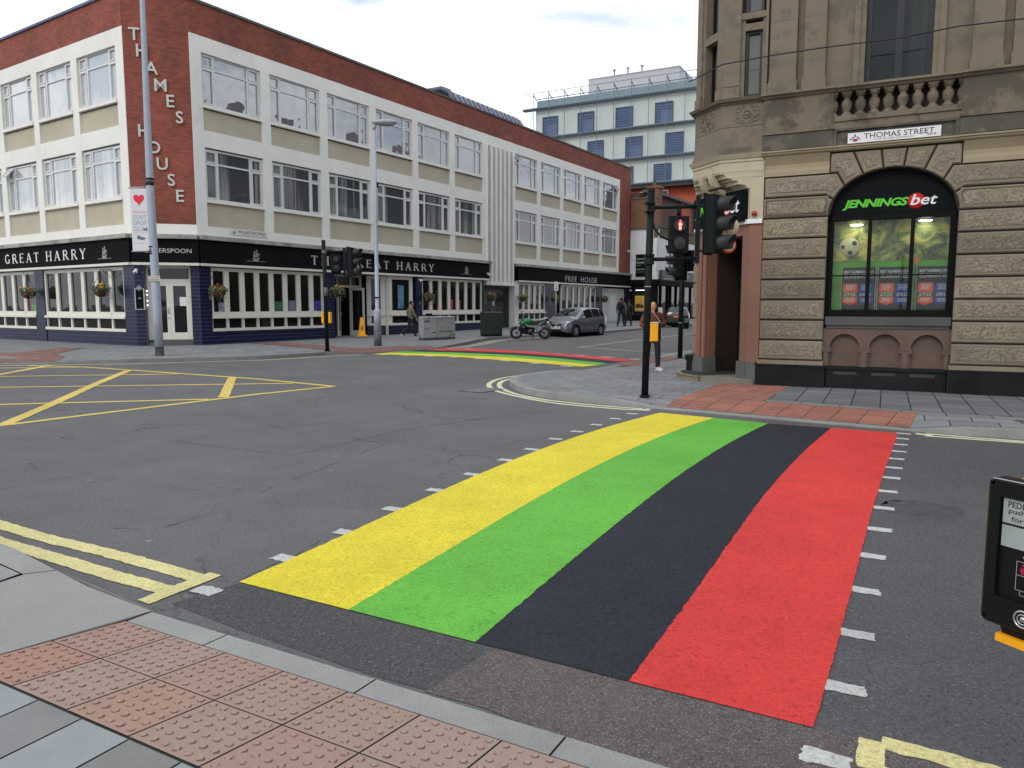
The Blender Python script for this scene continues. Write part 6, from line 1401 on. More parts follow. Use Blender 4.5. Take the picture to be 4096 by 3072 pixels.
# the nearest signal on the corner pavement
f3 = Fr(gz_(2.42, 13.48, .12), 0)
s3 = thing('traffic_signal', 'black signal post with a lit red man and yellow button box on the corner pavement', 'traffic signal', f3)
post(s3, f3, 3.69, .064, (.045, 0))
obj('band', MB().tube([(.02, 0, 1.98), (.02, 0, 1.995)], .067, 18), METAL, s3, f3)
obj('bracket_arm', MB().tube([(.03, 0, 3.38), (.88, 0, 3.40)], .035, 8).tube([(.03, 0, 2.47), (.86, 0, 2.48)], .035, 8).box(.85, .92, -.04, .04, 2.40, 3.58), BLKM, s3, f3)
for z in (3.38, 2.47): obj('clamp', MB().box(-.05, .11, -.09, .09, z-.09, z-.06).box(-.05, .11, -.09, .09, z+.06, z+.09).box(.06, .11, -.06, .06, z-.06, z+.06), BLKM, s3, f3)
ped_head(s3, f3 @ Matrix.Translation((.545, -.02, 2.585)), True)
obj('hanger', MB().tube([(.545, 0, 3.22), (.545, 0, 3.38)], .035, 8).tube([(.545, 0, 2.47), (.545, 0, 2.6)], .03, 8), BLKM, s3, f3)
obj('cable_loop', MB().tube([(.06, -.03, 3.22), (.10, -.05, 3.02), (.22, -.06, 2.87), (.38, -.04, 2.80)], .018, 8), BLKR, s3, f3)
hd = vehicle_head(s3, f3 @ Matrix.Translation((1.17, .02, 2.58)) @ Matrix.Rotation(R(52), 4, 'Z'))
obj('head_bracket', MB().tube([(.88, 0, 3.40), (1.2, .02, 3.40)], .025, 8).tube([(.86, 0, 2.62), (1.2, .02, 2.62)], .02, 8), BLKM, s3, f3)
hp_ = bpy.data.objects[hd.name]
fh = WM[hd.name]
for x_, z_, red_ in ((1.525, 3.07, 0), (1.485, 2.73, 1)):
    dk = obj('round_plate', MB().lathe([(0, -.004), (.145, -.004), (.145, .004)], (x_, .16, z_), 30, 'y'), mat('plate_red', srgb(205, 44, 34), .5) if red_ else mat('cream_sticker', srgb(214, 196, 150), .6), s3, f3)
    if red_: obj('plate_face', MB().lathe([(0, -.006), (.118, -.006), (.118, -.004)], (x_, .16, z_), 30, 'y'), mat('cream_sticker', srgb(214, 196, 150), .6), dk, f3)
pb = obj('push_button_box', MB().bbox(-.075, .075, -.06, .06, 0, .34, .02), YELP, s3, f3 @ Matrix.Translation((.135, -.02, 1.0)) @ Matrix.Rotation(R(8), 4, 'Z'))
obj('box_cap', MB().box(-.078, .078, -.062, .062, .341, .352), WHITEP, pb); obj('box_back', MB().box(.076, .12, -.055, .055, .0, .345).box(-.07, .07, -.05, .05, -.02, -.001), BLKR, pb)
# rear signal on the same pavement
f4 = Fr(gz_(5.29, 23.42), 0)
s4 = thing('traffic_signal', 'black signal post with dark heads seen from behind, left of the betting shop doorway', 'traffic signal', f4)
post(s4, f4, 3.4, .075)
vehicle_head(s4, f4 @ Matrix.Translation((.0, .25, 2.45)) @ Matrix.Rotation(R(180), 4, 'Z')); vehicle_head(s4, f4 @ Matrix.Translation((-.12, .02, 2.52)) @ Matrix.Rotation(R(-80), 4, 'Z'))
ped_head(s4, f4 @ Matrix.Translation((.20, -.05, 2.70)) @ Matrix.Rotation(R(120), 4, 'Z'))
pb = obj('push_button_box', MB().bbox(-.1, .1, -.07, .07, 0, .40, .02), BLKR, s4, f4 @ Matrix.Translation((.12, -.06, .92)) @ Matrix.Rotation(R(20), 4, 'Z')); obj('box_label', MB().box(-.07, .07, -.075, -.071, .20, .34), mat('label_grey', (.2, .2, .21), .5), pb)
obj('band', MB().tube([(0, 0, 1.1), (0, 0, 1.12)], .08, 16), METAL, s4, f4)
# signal by the pub
f5 = Fr(gz_(-6.71, 27.05, .115), 0)
s5 = thing('traffic_signal', 'black signal post with two yellow button boxes in front of the pub', 'traffic signal', f5)
post(s5, f5, 3.98, .072, (-.04, 0)); obj('clamp', MB().tube([(-.03, 0, 3.5), (-.01, 0, 3.62)], .09, 14).tube([(-.01, 0, 2.0), (-.01, 0, 2.3)], .078, 14), mat('sticker_wrap', (.12, .12, .12), .7, .6, 30), s5, f5)
ped_head(s5, f5 @ Matrix.Translation((.40, -.05, 2.83)) @ Matrix.Rotation(R(20), 4, 'Z'))
obj('bracket_arm', MB().tube([(.0, 0, 3.58), (.72, 0, 3.58)], .03, 8).tube([(0, 0, 2.8), (.72, 0, 2.8)], .03, 8).box(.66, .74, -.05, .05, 2.68, 3.72), BLKM, s5, f5)
vehicle_head(s5, f5 @ Matrix.Translation((.95, .05, 2.70)) @ Matrix.Rotation(R(75), 4, 'Z'))
for x in (-.12, .13): obj('push_button_box', MB().bbox(x-.045, x+.045, -.09, .09, 1.02, 1.42, .015), YELP, s5, f5)
# push-button unit beside the camera
f6 = Fr((1.24, 1.90, 0), R(-64.2))
s6 = thing('push_button_unit', 'black and yellow pedestrian push button box at the right edge in the foreground', 'push button', f6)
def rrect(x0, x1, z0, z1, r, n=6): return [(cx+r*math.cos(a), cz+r*math.sin(a)) for cx, cz, a0 in ((x1-r, z1-r, 0), (x0+r, z1-r, 90), (x0+r, z0+r, 180), (x1-r, z0+r, 270)) for a in [R(a0+90*k/n) for k in range(n+1)]]
BW = .215; zt, zb_ = 1.328, .945
m = MB(); A = rrect(0, BW, zb_, zt, .016)[::-1]; Bc = shrink(A[::-1], .006)[::-1]
n = len(A)
I = [(.032, 1.283), (.032, 1.022), (BW-.032, 1.022), (BW-.032, 1.283)]
m._a([(x, .004, z) for x, z in A]+[(x, 0, z) for x, z in Bc]+[(x, .05, z) for x, z in A], [(i, (i+1) % n, (i+1) % n+n, i+n) for i in range(n)]+[((i+1) % n, i, i+2*n, (i+1) % n+2*n) for i in range(n)])
m.box(.006, .032, .0, .05, .965, 1.31).box(BW-.032, BW-.006, .0, .05, .965, 1.31).box(.032, BW-.032, -.0, .05, 1.283, 1.322).box(.032, BW-.032, .0, .05, .951, 1.022).box(.016, .032, 0, .05, 1.31, 1.322).box(.016, .032, 0, .05, .951, .965)
m.box(.032, BW-.032, .012, .05, 1.022, 1.283)
GLB = mat('gloss_black_case', (.005, .006, .006), .35, .1, 3, spec=.25)
obj('case', m, GLB, s6, f6)
obj('case_edge_highlight', MB().tube([(.004, .004, zt-.012), (.012, .003, zt-.001), (BW-.012, .003, zt-.001)], .0016, 6), mat('edge_glint_silver', (.5, .5, .5), .3, metal=.6), s6, f6)  # thin silver tube added as the highlight along the case edge
obj('yellow_back', MB().box(.035, BW+.02, .052, .095, .90, 1.322).box(.045, BW, -.004, .051, .905, .925), YELP, s6, f6)
obj('lower_lug', MB().prism([(.045, .945), (.055, .918), (.09, .905), (.16, .905), (.16, .945)][::-1], .012, .05), GLB, s6, f6)
LBL = mat('label_glass', srgb(150, 156, 154), .3, .12, 12, coat=.3)
obj('label_panel', MB().box(.036, BW-.036, .0085, .0115, 1.2165, 1.280), LBL, s6, f6); obj('label_panel', MB().box(.036, BW-.036, .0085, .0115, 1.155, 1.2105), LBL, s6, f6)
INK = mat('label_ink', (.02, .022, .022), .5)
tobj('lettering', text('PEDESTRIANS', .118, .0155, .048, 1.2585, .0084, bold=.008, ext=.0006), INK, s6, f6); tobj('lettering', text('push button', .105, .0165, .050, 1.2395, .0084, ext=.0006, bold=.003), INK, s6, f6); tobj('lettering', text('for signal', .085, .0155, .058, 1.2200, .0084, ext=.0006, bold=.003), INK, s6, f6)
tobj('lettering', text('wait', .024, .008, .090, 1.134, .0114, ext=.0006), mat('label_grey2', (.35, .35, .34), .5), s6, f6)
m = MB(); P4 = [(.077, 1.1245), (.138, 1.1245), (.138, 1.050), (.077, 1.050)]
for a, b in zip(P4, P4[1:]+P4[:1]): m.tube([(a[0], .0112, a[1]), (b[0], .0112, b[1])], .0007, 4)
m.tube([(.077, .0112, 1.089), (.138, .0112, 1.089)], .0007, 4).tube([(.088, .0112, 1.050), (.088, .0112, 1.038), (.102, .0112, 1.038), (.102, .0112, 1.050)], .0007, 4)
obj('diagram', m, mat('label_grey2', (.35, .35, .34), .5), s6, f6)
obj('red_man', MB().ball((.092, .0112, 1.116), (.003, .001, .0035), 8, 5).prism([(.087, 1.110), (.097, 1.110), (.098, 1.100), (.095, 1.093), (.089, 1.093), (.086, 1.100)][::-1], .0103, .0113), mat('man_red', srgb(150, 20, 50), .5), s6, f6)
obj('button', MB().torus((.1075, -.002, .983), .021, .003, 'y', 28, 8).torus((.1075, -.003, .983), .0125, .002, 'y', 24, 8).ball((.1075, -.002, .983), (.008, .004, .008)), mat('chrome_ring', (.5, .5, .5), .2, metal=.9), s6, f6)
obj('pole', MB().tube([(.13, .20, .12), (.13, .20, 3.5)], .057, 18), BLKM, s6, f6)
# parking plate on a post
q_ = gz_(2.70, 46.0); f7 = Fr(q_, R(20)); t = thing('parking_sign', 'small white parking plate on a thin post behind the silver car', 'sign', f7)
obj('post', MB().tube([(0, 0, 0), (0, 0, 3.0)], .03, 8), METAL, t, f7); pl_ = obj('plate', MB().bbox(-.14, .14, -.05, -.03, 2.42, 2.96, .01), WHITEP, t, f7)
for k in range(6): obj('printed_line', MB().box(-.11, .11-.03*(k % 3), -.053, -.0505, 2.48+.075*k, 2.505+.075*k), mat('plate_ink', (.06, .06, .07), .6), pl_, f7)
# cabinets
CABG = mat('scuffed_grey_cabinet', srgb(142, 144, 142), .7, .12, 2, stain=srgb(92, 92, 90), samt=.8, sscale=2.2, sth=(.52, .62)); CABF = mat('flaking_base', srgb(70, 72, 68), .8, .3, 9)
def cabinet(name, label, a, b, d, h, m_, base=True):
    a = Vector(a); b = Vector(b); w = (b-a).length; f = Fr((a.x, a.y, ground(a.x, a.y)+.12), math.atan2(b.y-a.y, b.x-a.x)); t = thing(name, label, 'cabinet', f)
    obj('body', MB().bbox(0, w, 0, d, .12, h-.05, .008), m_, t, f); obj('base', MB().box(.01, w-.01, .01, d-.01, 0, .12), CABF if base else BLKM, t, f); obj('lid', MB()._a([(-.02, -.03, h-.05), (w+.02, -.03, h-.05), (w+.02, d+.02, h-.05), (-.02, d+.02, h-.05), (.03, .04, h), (w-.03, .04, h), (w-.03, d-.03, h), (.03, d-.03, h)], [(0, 1, 5, 4), (1, 2, 6, 5), (2, 3, 7, 6), (3, 0, 4, 7), (4, 5, 6, 7)]), m_, t, f)
    return t, f, w
t, f, w = cabinet('utility_cabinet', 'scuffed grey cabinet with a letter flap, left of the grey pair', (-4.12, 34.74), (-3.53, 35.18), .45, 1.12, CABG)
obj('flap', MB().box(.04, .34, -.01, .0, .86, .93).box(.05, .2, -.012, .0, .55, .57).box(.28, .36, -.01, 0, .55, .57).box(w-.28, w-.06, -.008, 0, .34, .38), mat('dirty_seam', (.05, .05, .048), .8), t, f)
obj('small_box', MB().box(.3, .58, .15, .3, 1.12, 1.26), BLKM, t, f)
t, f, w = cabinet('utility_cabinet', 'plain grey cabinet, right of the grey pair', (-3.50, 35.20), (-2.73, 35.94), .45, 1.12, CABG)
obj('louvre_line', MB().box(.08, w-.08, -.006, 0, .42, .44).box(.08, w-.08, -.006, 0, .38, .395), mat('dirty_seam', (.05, .05, .048), .8), t, f)
t, f, w = cabinet('utility_cabinet', 'dark green metal cabinet beside the motorbike', (-1.40, 38.35), (-.50, 38.75), .62, 1.28, mat('dark_green_cabinet', srgb(34, 44, 36), .5, .1, 2), False)
# wet floor cone
q_ = gz_(-7.83, 37.9); f8 = Fr((-7.62, 37.9, .22), R(15)); t = thing('wet_floor_sign', 'tall yellow wet floor warning sign standing by the pub door', 'floor sign', f8)
obj('body', MB()._a([(-.17, -.17, .05), (.17, -.17, .05), (.17, .17, .05), (-.17, .17, .05), (-.07, -.07, .95), (.07, -.07, .95), (.07, .07, .95), (-.07, .07, .95)], [(0, 1, 5, 4), (1, 2, 6, 5), (2, 3, 7, 6), (3, 0, 4, 7), (4, 5, 6, 7)]), YELP, t, f8); obj('foot', MB().box(-.26, .26, -.2, .2, 0, .06), YELP, t, f8)
obj('warning_triangle', MB().prism([(-.09, .40), (.09, .40), (0, .56)], -.17, -.14), mat('warning_orange', srgb(220, 90, 20), .5), t, f8); tobj('lettering', text('CAUTION', .18, .04, 0, .33, -.155, align='c', bold=.02), BLKM, t, f8)
# security cameras
def cctv(f, x, y, z, label):
    fr = f @ Matrix.Translation((x, y, z)); t = thing('security_camera', label, 'security camera', fr)
    obj('bracket', MB().tube([(0, 0, .06), (0, -.12, .06)], .035, 8).box(-.06, .06, -.02, 0, 0, .14), WHITEP, t, fr); obj('dome', MB().ball((0, -.16, .0), (.09, .09, .08)), WHITEP, t, fr); obj('lens', MB().ball((0, -.22, -.02), .04), LENSK, t, fr)
cctv(FC, .08, 0, 3.12, 'white dome camera on the navy pier left of the canted door'); cctv(FW, 14.15, -.06, 3.18, 'white dome camera under the fascia right of the pub entrance')
cctv(FW, 21.0, -.16, 3.75, 'white camera at the end of the long black fascia'); cctv(FW, 44.0, -.1, 3.1, 'white camera past the louvred gate at the end of the pub'); cctv(FW, 43.7, -.01, 6.6, 'white box on the red brick pier at the far end of the pub')

# hanging baskets: built once with leaves and flowers, then copied
LEAF = [mat('leaf_%s' % n, c, .6, .2, 8) for n, c in (('green', srgb(82, 112, 52)), ('silver', srgb(140, 154, 134)), ('dark', srgb(50, 72, 36)))]
FLW = [mat('flower_%s' % n, c, .6, .1, 8) for n, c in (('yellow', srgb(236, 200, 30)), ('orange', srgb(226, 130, 30)), ('maroon', srgb(120, 34, 30)))]
def basket(seed, cols, fr, label):
    rnd = random.Random(seed); t = thing('hanging_basket', label, 'hanging basket', fr, 'hanging baskets along the pub fronts')
    obj('bowl', MB().lathe([(.02, -.26), (.12, -.24), (.21, -.14), (.25, 0), (.23, .01), (0, .0)], (0, 0, 0), 18), mat('coir_basket', srgb(70, 48, 30), .95, .3, 20), t, fr)
    m = MB()
    for k in range(3): a = 2*PI*k/3+.3; m.tube([(.24*math.cos(a), .24*math.sin(a), 0), (0, 0, .55)], .006, 4)
    m.tube([(0, 0, .55), (0, 0, .62), (0, .38, .62)], .012, 6).tube([(0, .38, .62), (0, .38, .35), (0, .1, .60)], .01, 5); obj('chain', m, BLKM, t, fr)
    lf = MB()
    def leaf(p, s, i):
        lf.i = i; a, b = rnd.uniform(0, 2*PI), rnd.uniform(-.9, .9); d = Vector((math.cos(a)*math.cos(b), math.sin(a)*math.cos(b), math.sin(b)))*s; e = d.cross(Vector((rnd.random(), rnd.random(), rnd.random()))).normalized()*s*.55
        p = Vector(p); lf._a([p-d, p+e, p+d, p-e], [(0, 1, 2, 3)])
    for k in range(420):
        a, r_ = rnd.uniform(0, 2*PI), rnd.uniform(.05, .32); leaf((r_*math.cos(a), r_*math.sin(a), rnd.uniform(-.05, .16)*(1.2-r_*2)), rnd.uniform(.018, .04), rnd.choice([0, 0, 1, 2]))
    for k in range(9):
        a = 2*PI*k/9+rnd.uniform(-.3, .3); L_ = rnd.uniform(.15, .48)
        for j in range(26): q = j/26; leaf((.27*math.cos(a)+rnd.uniform(-.04, .04), .27*math.sin(a)+rnd.uniform(-.04, .04), .03-L_*q), .022, rnd.choice([1, 1, 0]))
    obj('foliage', lf, LEAF, t, fr)
    fl = MB()
    for k in range(30):
        a, r_ = rnd.uniform(0, 2*PI), rnd.uniform(0, .25); fl.i = rnd.choice(cols); fl.ball((r_*math.cos(a), r_*math.sin(a), .13+rnd.uniform(-.04, .09)-r_*.2), (.026, .026, .018), 7, 4)
    obj('flowers', fl, FLW, t, fr); return t
BS = Matrix.Scale(1.28, 4)
bk_l = basket(3, [0, 0, 1, 2], FL @ Matrix.Translation((-1.75, -.45, 2.45)) @ BS, 'hanging basket of yellow and orange flowers over the window left of the canted corner')
copytree(bk_l, FL @ Matrix.Translation((-8.05, -.42, 2.40)) @ BS @ Matrix.Rotation(1, 4, 'Z'), 'hanging basket of yellow flowers on the navy pier at the far left')
bk2 = basket(5, [0, 1, 2, 2], FW @ Matrix.Translation((.55, -.45, 2.40)) @ BS, 'hanging basket of maroon and yellow flowers just right of the canted corner')
copytree(bk_l, FW @ Matrix.Translation((7.35, -.45, 2.52)) @ BS @ Matrix.Rotation(2, 4, 'Z'), 'hanging basket with long trailing stems left of the pub entrance')
bk3 = basket(8, [2, 2, 2, 1], FW @ Matrix.Translation((14.5, -.45, 2.3)) @ BS, 'hanging basket of dull red flowers right of the pub entrance')
copytree(bk2, FW @ Matrix.Translation((20.9, -.45, 2.4)) @ BS @ Matrix.Rotation(1.5, 4, 'Z'), 'hanging basket of yellow flowers beside the office doorway')
copytree(bk_l, FW @ Matrix.Translation((24.9, -.45, 2.35)) @ BS @ Matrix.Rotation(2.5, 4, 'Z'), 'hanging basket above the motorbike')
copytree(bk2, FW @ Matrix.Translation((29.4, -.45, 2.35)) @ BS @ Matrix.Rotation(3.5, 4, 'Z'), 'hanging basket behind the parking plate')
copytree(bk3, FW @ Matrix.Translation((38.0, -.45, 2.35)) @ BS @ Matrix.Rotation(4.5, 4, 'Z'), 'hanging basket left of the white louvred gate')

# ================================================================== VEHICLES
TYRE = mat('tyre_rubber', (.014, .014, .015), .85, .1, 20); RIM = mat('alloy_rim', (.42, .42, .43), .3, .05, 5, metal=.7); CHR = mat('chrome', (.6, .6, .6), .15, metal=1.)
def interp(T, x):
    for (a, p), (b, q) in zip(T[:-1], T[1:]):
        if x <= b: return p+(q-p)*max(0, (x-a))/(b-a)
    return T[-1][1]
def car(name, label, frame, top, half, belt, sill, wheels, wr, paintm, wins, glassm, rearlights, headlights, roofk=.36, nose=None, plate=None, scale=1.):
    t = thing(name, label, 'car', frame @ Matrix.Scale(scale, 4)); f = WM[t.name]
    x0, x1 = top[0][0], top[-1][0]; N = 110; xs = [x0+(x1-x0)*i/N for i in range(N+1)]
    def section(x):
        zt, W, zb = interp(top, x), interp(half, x), interp(sill, x)
        for wx_ in wheels:
            d = x-wx_
            if abs(d) < wr+.07: zb = max(zb, math.sqrt((wr+.07)**2-d*d)+wr*.92)
        bl = min(belt(x), zt-.03); kk = max(0, zt-.10-bl)
        L = [(W-.03, zb), (W, min(zb+.05, .62)), (W+.006, max(.52, min(zb+.08, bl-.08))), (W-.004, bl-.05), (W-.03, bl)]
        L += [(W-.035-roofk*kk*.5, bl+kk*.5), (W-.045-roofk*kk, bl+kk), (W-.16-roofk*kk, zt-.025), ((W-.2-roofk*kk)*.5, zt-.002), (0, zt)]
        return L
    P = [[(x, w, z) for w, z in section(x)] for x in xs]; M_ = len(P[0])
    def grid(sgn): return [[Vector((x, sgn*w, z)) for x, w, z in r_] for r_ in P]
    m = MB()
    for sg_ in (1, -1):
        k = len(m.v)
        for r_ in grid(sg_): m.v += [tuple(v) for v in r_]
        for i in range(N):
            for j in range(M_-1): m.f.append([k+i*M_+j, k+(i+1)*M_+j, k+(i+1)*M_+j+1, k+i*M_+j+1]); m.m.append(0); m.sm.append(True)
    for r_ in (P[0], P[-1]): m._a([(x, w, z) for x, w, z in r_]+[(x, -w, z) for x, w, z in reversed(r_)], [tuple(range(2*M_))])
    bd = obj('body', m, paintm, t, f)
    # wheel arch liners and underside
    m = MB().box(x0+.15, x1-.15, -.55, .55, .2, .55)
    for wx_ in wheels: m.tube([(wx_, -interp(half, wx_)+.06, wr), (wx_, interp(half, wx_)-.06, wr)], wr+.09, 20)
    obj('underbody', m, BLKR, t, f)
    def patch(nm, xa, xb, ja, jb, mm, off=.006, sides=(1, -1), par=None, fa=0., fb=1.):
        q = MB()
        for sg_ in sides:
            G_ = grid(sg_); ia = max(0, min(range(N+1), key=lambda i: abs(xs[i]-xa))); ib = min(range(N+1), key=lambda i: abs(xs[i]-xb)); k = len(q.v); c_ = Vector(((x0+x1)/2, 0, .6))
            for i in range(ia, ib+1):
                for j in range(ja, jb+1):
                    v = G_[i][j]; a = G_[min(i+1, N)][j]-G_[max(i-1, 0)][j]; b = G_[i][min(j+1, M_-1)]-G_[i][max(j-1, 0)]; n_ = a.cross(b).normalized() if a.cross(b).length > 1e-9 else Vector((0, 0, 1))
                    if n_.dot(v-c_) < 0: n_ = -n_
                    w_ = v+n_*off
                    q.v.append(tuple(w_))
            mj = jb-ja+1
            for i in range(ib-ia):
                for j in range(jb-ja): q.f.append([k+i*mj+j, k+(i+1)*mj+j, k+(i+1)*mj+j+1, k+i*mj+j+1]); q.m.append(0); q.sm.append(True)
        return obj(nm, q, mm, par or t, f)
    for nm, xa, xb, ja, jb, sides in wins:
        if nm == 'side_window':
            for q_ in sides: patch(nm, xa, xb, ja, jb, glassm, sides=(q_,))
        else: patch(nm, xa, xb, ja, jb, glassm, sides=sides)
    # door seams, mirrors, handles
    for wx_ in wheels:
        for s_ in (1, -1):
            y = s_*(interp(half, wx_)-.11); w = obj('wheel', MB().torus((wx_, y, wr), wr-.075, .078, 'y', 30, 8, 1.1), TYRE, t, f)
            m = MB().lathe([(0, s_*.075), (.04, s_*.08), (.06, s_*.05)], (wx_, y, wr), 10, 'y').torus((wx_, y+s_*.06, wr), wr-.135, .016, 'y', 26, 6)
            for k in range(9):
                a = 2*PI*k/9; m.tube([(wx_+.03*math.cos(a), y+s_*.065, wr+.03*math.sin(a)), (wx_+(wr-.14)*math.cos(a), y+s_*.058, wr+(wr-.14)*math.sin(a))], [.018, .022], 5)
            obj('rim', m, RIM, w, f); obj('brake_disc', MB().lathe([(0, s_*.0), (wr-.14, s_*.0)], (wx_, y, wr), 18, 'y'), BLKR, w, f)
    return t, f, bd, patch
SILP = mat('silver_car_paint', srgb(116, 118, 126), .3, .03, 1, metal=.6, coat=.8); BKP = mat('black_car_paint', (.012, .013, .015), .25, .05, 1, coat=1.)
CG = glassmat('car_glass', (.008, .010, .011), .03, 1.42)
# silver hatchback: front at +x
top = [(-1.92, .78), (-1.90, 1.0), (-1.80, 1.16), (-1.60, 1.38), (-1.30, 1.49), (-.6, 1.525), (.0, 1.50), (.35, 1.43), (.7, 1.27), (1.05, 1.07), (1.2, .995), (1.5, .90), (1.75, .80), (1.86, .70), (1.91, .55)]
half = [(-1.92, .70), (-1.85, .78), (-1.6, .83), (-.5, .845), (.8, .845), (1.3, .82), (1.6, .76), (1.8, .64), (1.91, .50)]
sil = [(-1.92, .38), (-1.7, .24), (1.6, .22), (1.85, .24), (1.91, .30)]
bel = lambda x: .93+.10*max(0, min(1, (-x+1.0)/2.6))
fc = Fr((3.55, 41.45, ground(3.55, 41.45)+.0), R(90-37)+PI)
t, f, bd, patch = car('silver_hatchback', 'silver hatchback parked facing the camera at the kerb behind the green motorbike', fc, top, half, bel, sil, (1.22, -1.24), .30, SILP,
    [('windscreen', .38, 1.06, 7, 9, (1, -1)), ('side_window', -.36, .42, 4, 6, (1, -1)), ('side_window', -1.12, -.44, 4, 6, (1, -1)), ('side_window', -1.58, -1.18, 4, 6, (1, -1)), ('rear_window', -1.82, -1.5, 7, 9, (1, -1))], CG, None, None, scale=1.05)
obj('grille', MB().box(1.80, 1.90, -.30, .30, .58, .66).box(1.86, 1.925, -.34, .34, .26, .38), BLKR, t, f); obj('badge', MB().ball((1.90, 0, .64), (.02, .045, .045)), CHR, t, f)
pl = obj('number_plate', MB().box(1.915, 1.93, -.26, .26, .43, .54), WHITEP, t, f)
me = text('FO6 PXP', .46, .075, -.23, .45, 0, bold=.01, ext=.002); 
for v in me.vertices: v.co = Vector((1.931-v.co.y, v.co.x, v.co.z))
tobj('lettering', me, INK, pl, f)
HL = mat('headlamp_clear', (.55, .56, .58), .12, .2, 20, coat=1.)
for s_ in (1, -1):
    obj('headlight', MB().ball((1.62, s_*.585, .735), (.20, .12, .085), 14, 8), HL, t, f); obj('mirror', MB().ball((.72, s_*.93, .98), (.07, .10, .065)).tube([(.76, s_*.80, .95), (.74, s_*.9, .96)], .02, 6), SILP, t, f)
    obj('fog_lamp', MB().ball((1.80, s_*.50, .36), (.05, .07, .04)), HL, t, f); obj('tail_light', MB().ball((-1.84, s_*.70, .9), (.06, .07, .16)), mat('tail_red', (.2, .01, .01), .2), t, f)
    for hx in (.02, -.78): obj('door_handle', MB().box(hx-.08, hx+.08, s_*.845-.012, s_*.845+.018, .84, .87), SILP, t, f)
    m = MB()
    for sx in (.46, -.40, -1.12): m.box(sx-.006, sx+.006, s_*.853-.003, s_*.853+.002, .32, .92)
    m.box(-1.0, .95, s_*.853-.003, s_*.853+.003, .30, .33); obj('door_seam', m, BLKR, t, f)
obj('wiper', MB().tube([(1.05, .30, 1.08), (.85, -.25, 1.2)], .008, 4), BLKR, t, f); obj('aerial', MB().tube([(.2, 0, 1.48), (.1, 0, 1.62)], .006, 4), BLKR, t, f)
# black hatchback further on, seen from behind
top = [(-1.75, .80), (-1.74, .98), (-1.66, 1.12), (-1.45, 1.34), (-1.2, 1.40), (-.4, 1.43), (.1, 1.40), (.45, 1.25), (.85, 1.02), (1.2, .96), (1.6, .88), (1.8, .74), (1.86, .55)]
half = [(-1.75, .68), (-1.7, .76), (-1.4, .80), (1.0, .80), (1.5, .76), (1.75, .66), (1.86, .5)]
fc = Fr((12.35, 55.6, ground(12.35, 55.6)), R(90-14))
t, f, bd, patch = car('black_hatchback', 'black hatchback seen from behind between the standing man and the shop doorway', fc, top, half, lambda x: .93, [(-1.75, .34), (-1.6, .24), (1.86, .24)], (1.12, -1.18), .29, BKP,
    [('rear_window', -1.62, -1.46, 7, 9, (1, -1)), ('side_window', -.38, .42, 4, 6, (1, -1)), ('side_window', -1.28, -.46, 4, 6, (1, -1)), ('windscreen', .42, .82, 7, 9, (1, -1))], glassmat('car_glass_bright', (.03, .034, .036), .03, 1.6), None, None, scale=1.04)
pl = obj('number_plate', MB().box(-1.775, -1.755, -.26, .26, .68, .79), YELP, t, f)
me = text('Y196 XUW', .46, .075, -.23, .70, 0, bold=.01, ext=.002)
for v in me.vertices: v.co = Vector((-1.776+v.co.y, -v.co.x, v.co.z))
tobj('lettering', me, INK, pl, f); obj('badge', MB().ball((-1.76, 0, .93), (.02, .05, .05)), CHR, t, f)
for s_ in (1, -1): obj('tail_light', MB().ball((-1.68, s_*.69, .86), (.08, .08, .12)), mat('tail_red_bright', (.45, .02, .03), .2), t, f)
# motorbike, front wheel to the left as seen
fm = Fr((.95, 37.95, ground(.95, 37.95)), PI+R(-4)) @ Matrix.Rotation(R(-9), 4, 'X') @ Matrix.Scale(1.05, 4)
t = thing('motorbike', 'green and black motorbike leaning on its stand in front of the silver car', 'motorbike', fm); f = WM[t.name]
MG = mat('green_bike_paint', srgb(14, 96, 36), .35, .05, 3, coat=.3)
for x, nm in ((.70, 'wheel'), (-.68, 'wheel')):
    w = obj('wheel', MB().torus((x, 0, .31), .245, .062, 'y', 34, 8), TYRE, t, f); m = MB().torus((x, 0, .31), .195, .014, 'y', 30, 6).lathe([(0, -.06), (.05, -.06), (.05, .06), (0, .06)], (x, 0, .31), 12, 'y')
    for k in range(10): a = 2*PI*k/10; m.tube([(x+.04*math.cos(a), 0, .31+.04*math.sin(a)), (x+.195*math.cos(a), 0, .31+.195*math.sin(a))], .012, 5)
    obj('rim', m, mat('dark_alloy', (.12, .12, .125), .35, metal=.5), w, f); obj('brake_disc', MB().torus((x, .07, .31), .105, .018, 'y', 22, 5, .3), METAL, w, f)
obj('brake_caliper', MB().bbox(.60, .68, .06, .11, .30, .42, .01), mat('red_caliper', (.4, .01, .03), .4), t, f)
obj('fork', MB().tube([(.70, .09, .31), (.45, .09, .92)], .025, 8).tube([(.70, -.09, .31), (.45, -.09, .92)], .025, 8), METAL, t, f)
obj('front_mudguard', MB().lathe([(.33, -.07), (.345, 0), (.33, .07)], (.70, 0, .31), 14, 'y', R(35), R(150)), BLKR, t, f)
obj('tank', MB().ball((.16, 0, .88), (.30, .15, .15), 16, 10).ball((.30, .11, .80), (.20, .05, .12), 12, 8).ball((.30, -.11, .80), (.20, .05, .12), 12, 8), MG, t, f)
obj('front_fairing', MB().ball((.50, 0, .86), (.14, .13, .13), 14, 9), MG, t, f); obj('headlight', MB().ball((.62, .05, .84), .045).ball((.62, -.05, .84), .045), mat('bike_lamp', (.7, .7, .7), .15), t, f)
obj('indicator', MB().ball((.55, .19, .88), .03).ball((.55, -.19, .88), .03), WHITEP, t, f)
obj('seat', MB().ball((-.20, 0, .80), (.30, .12, .06), 14, 8).ball((-.52, 0, .90), (.20, .10, .05), 12, 8), mat('bike_seat', (.012, .012, .012), .7), t, f)
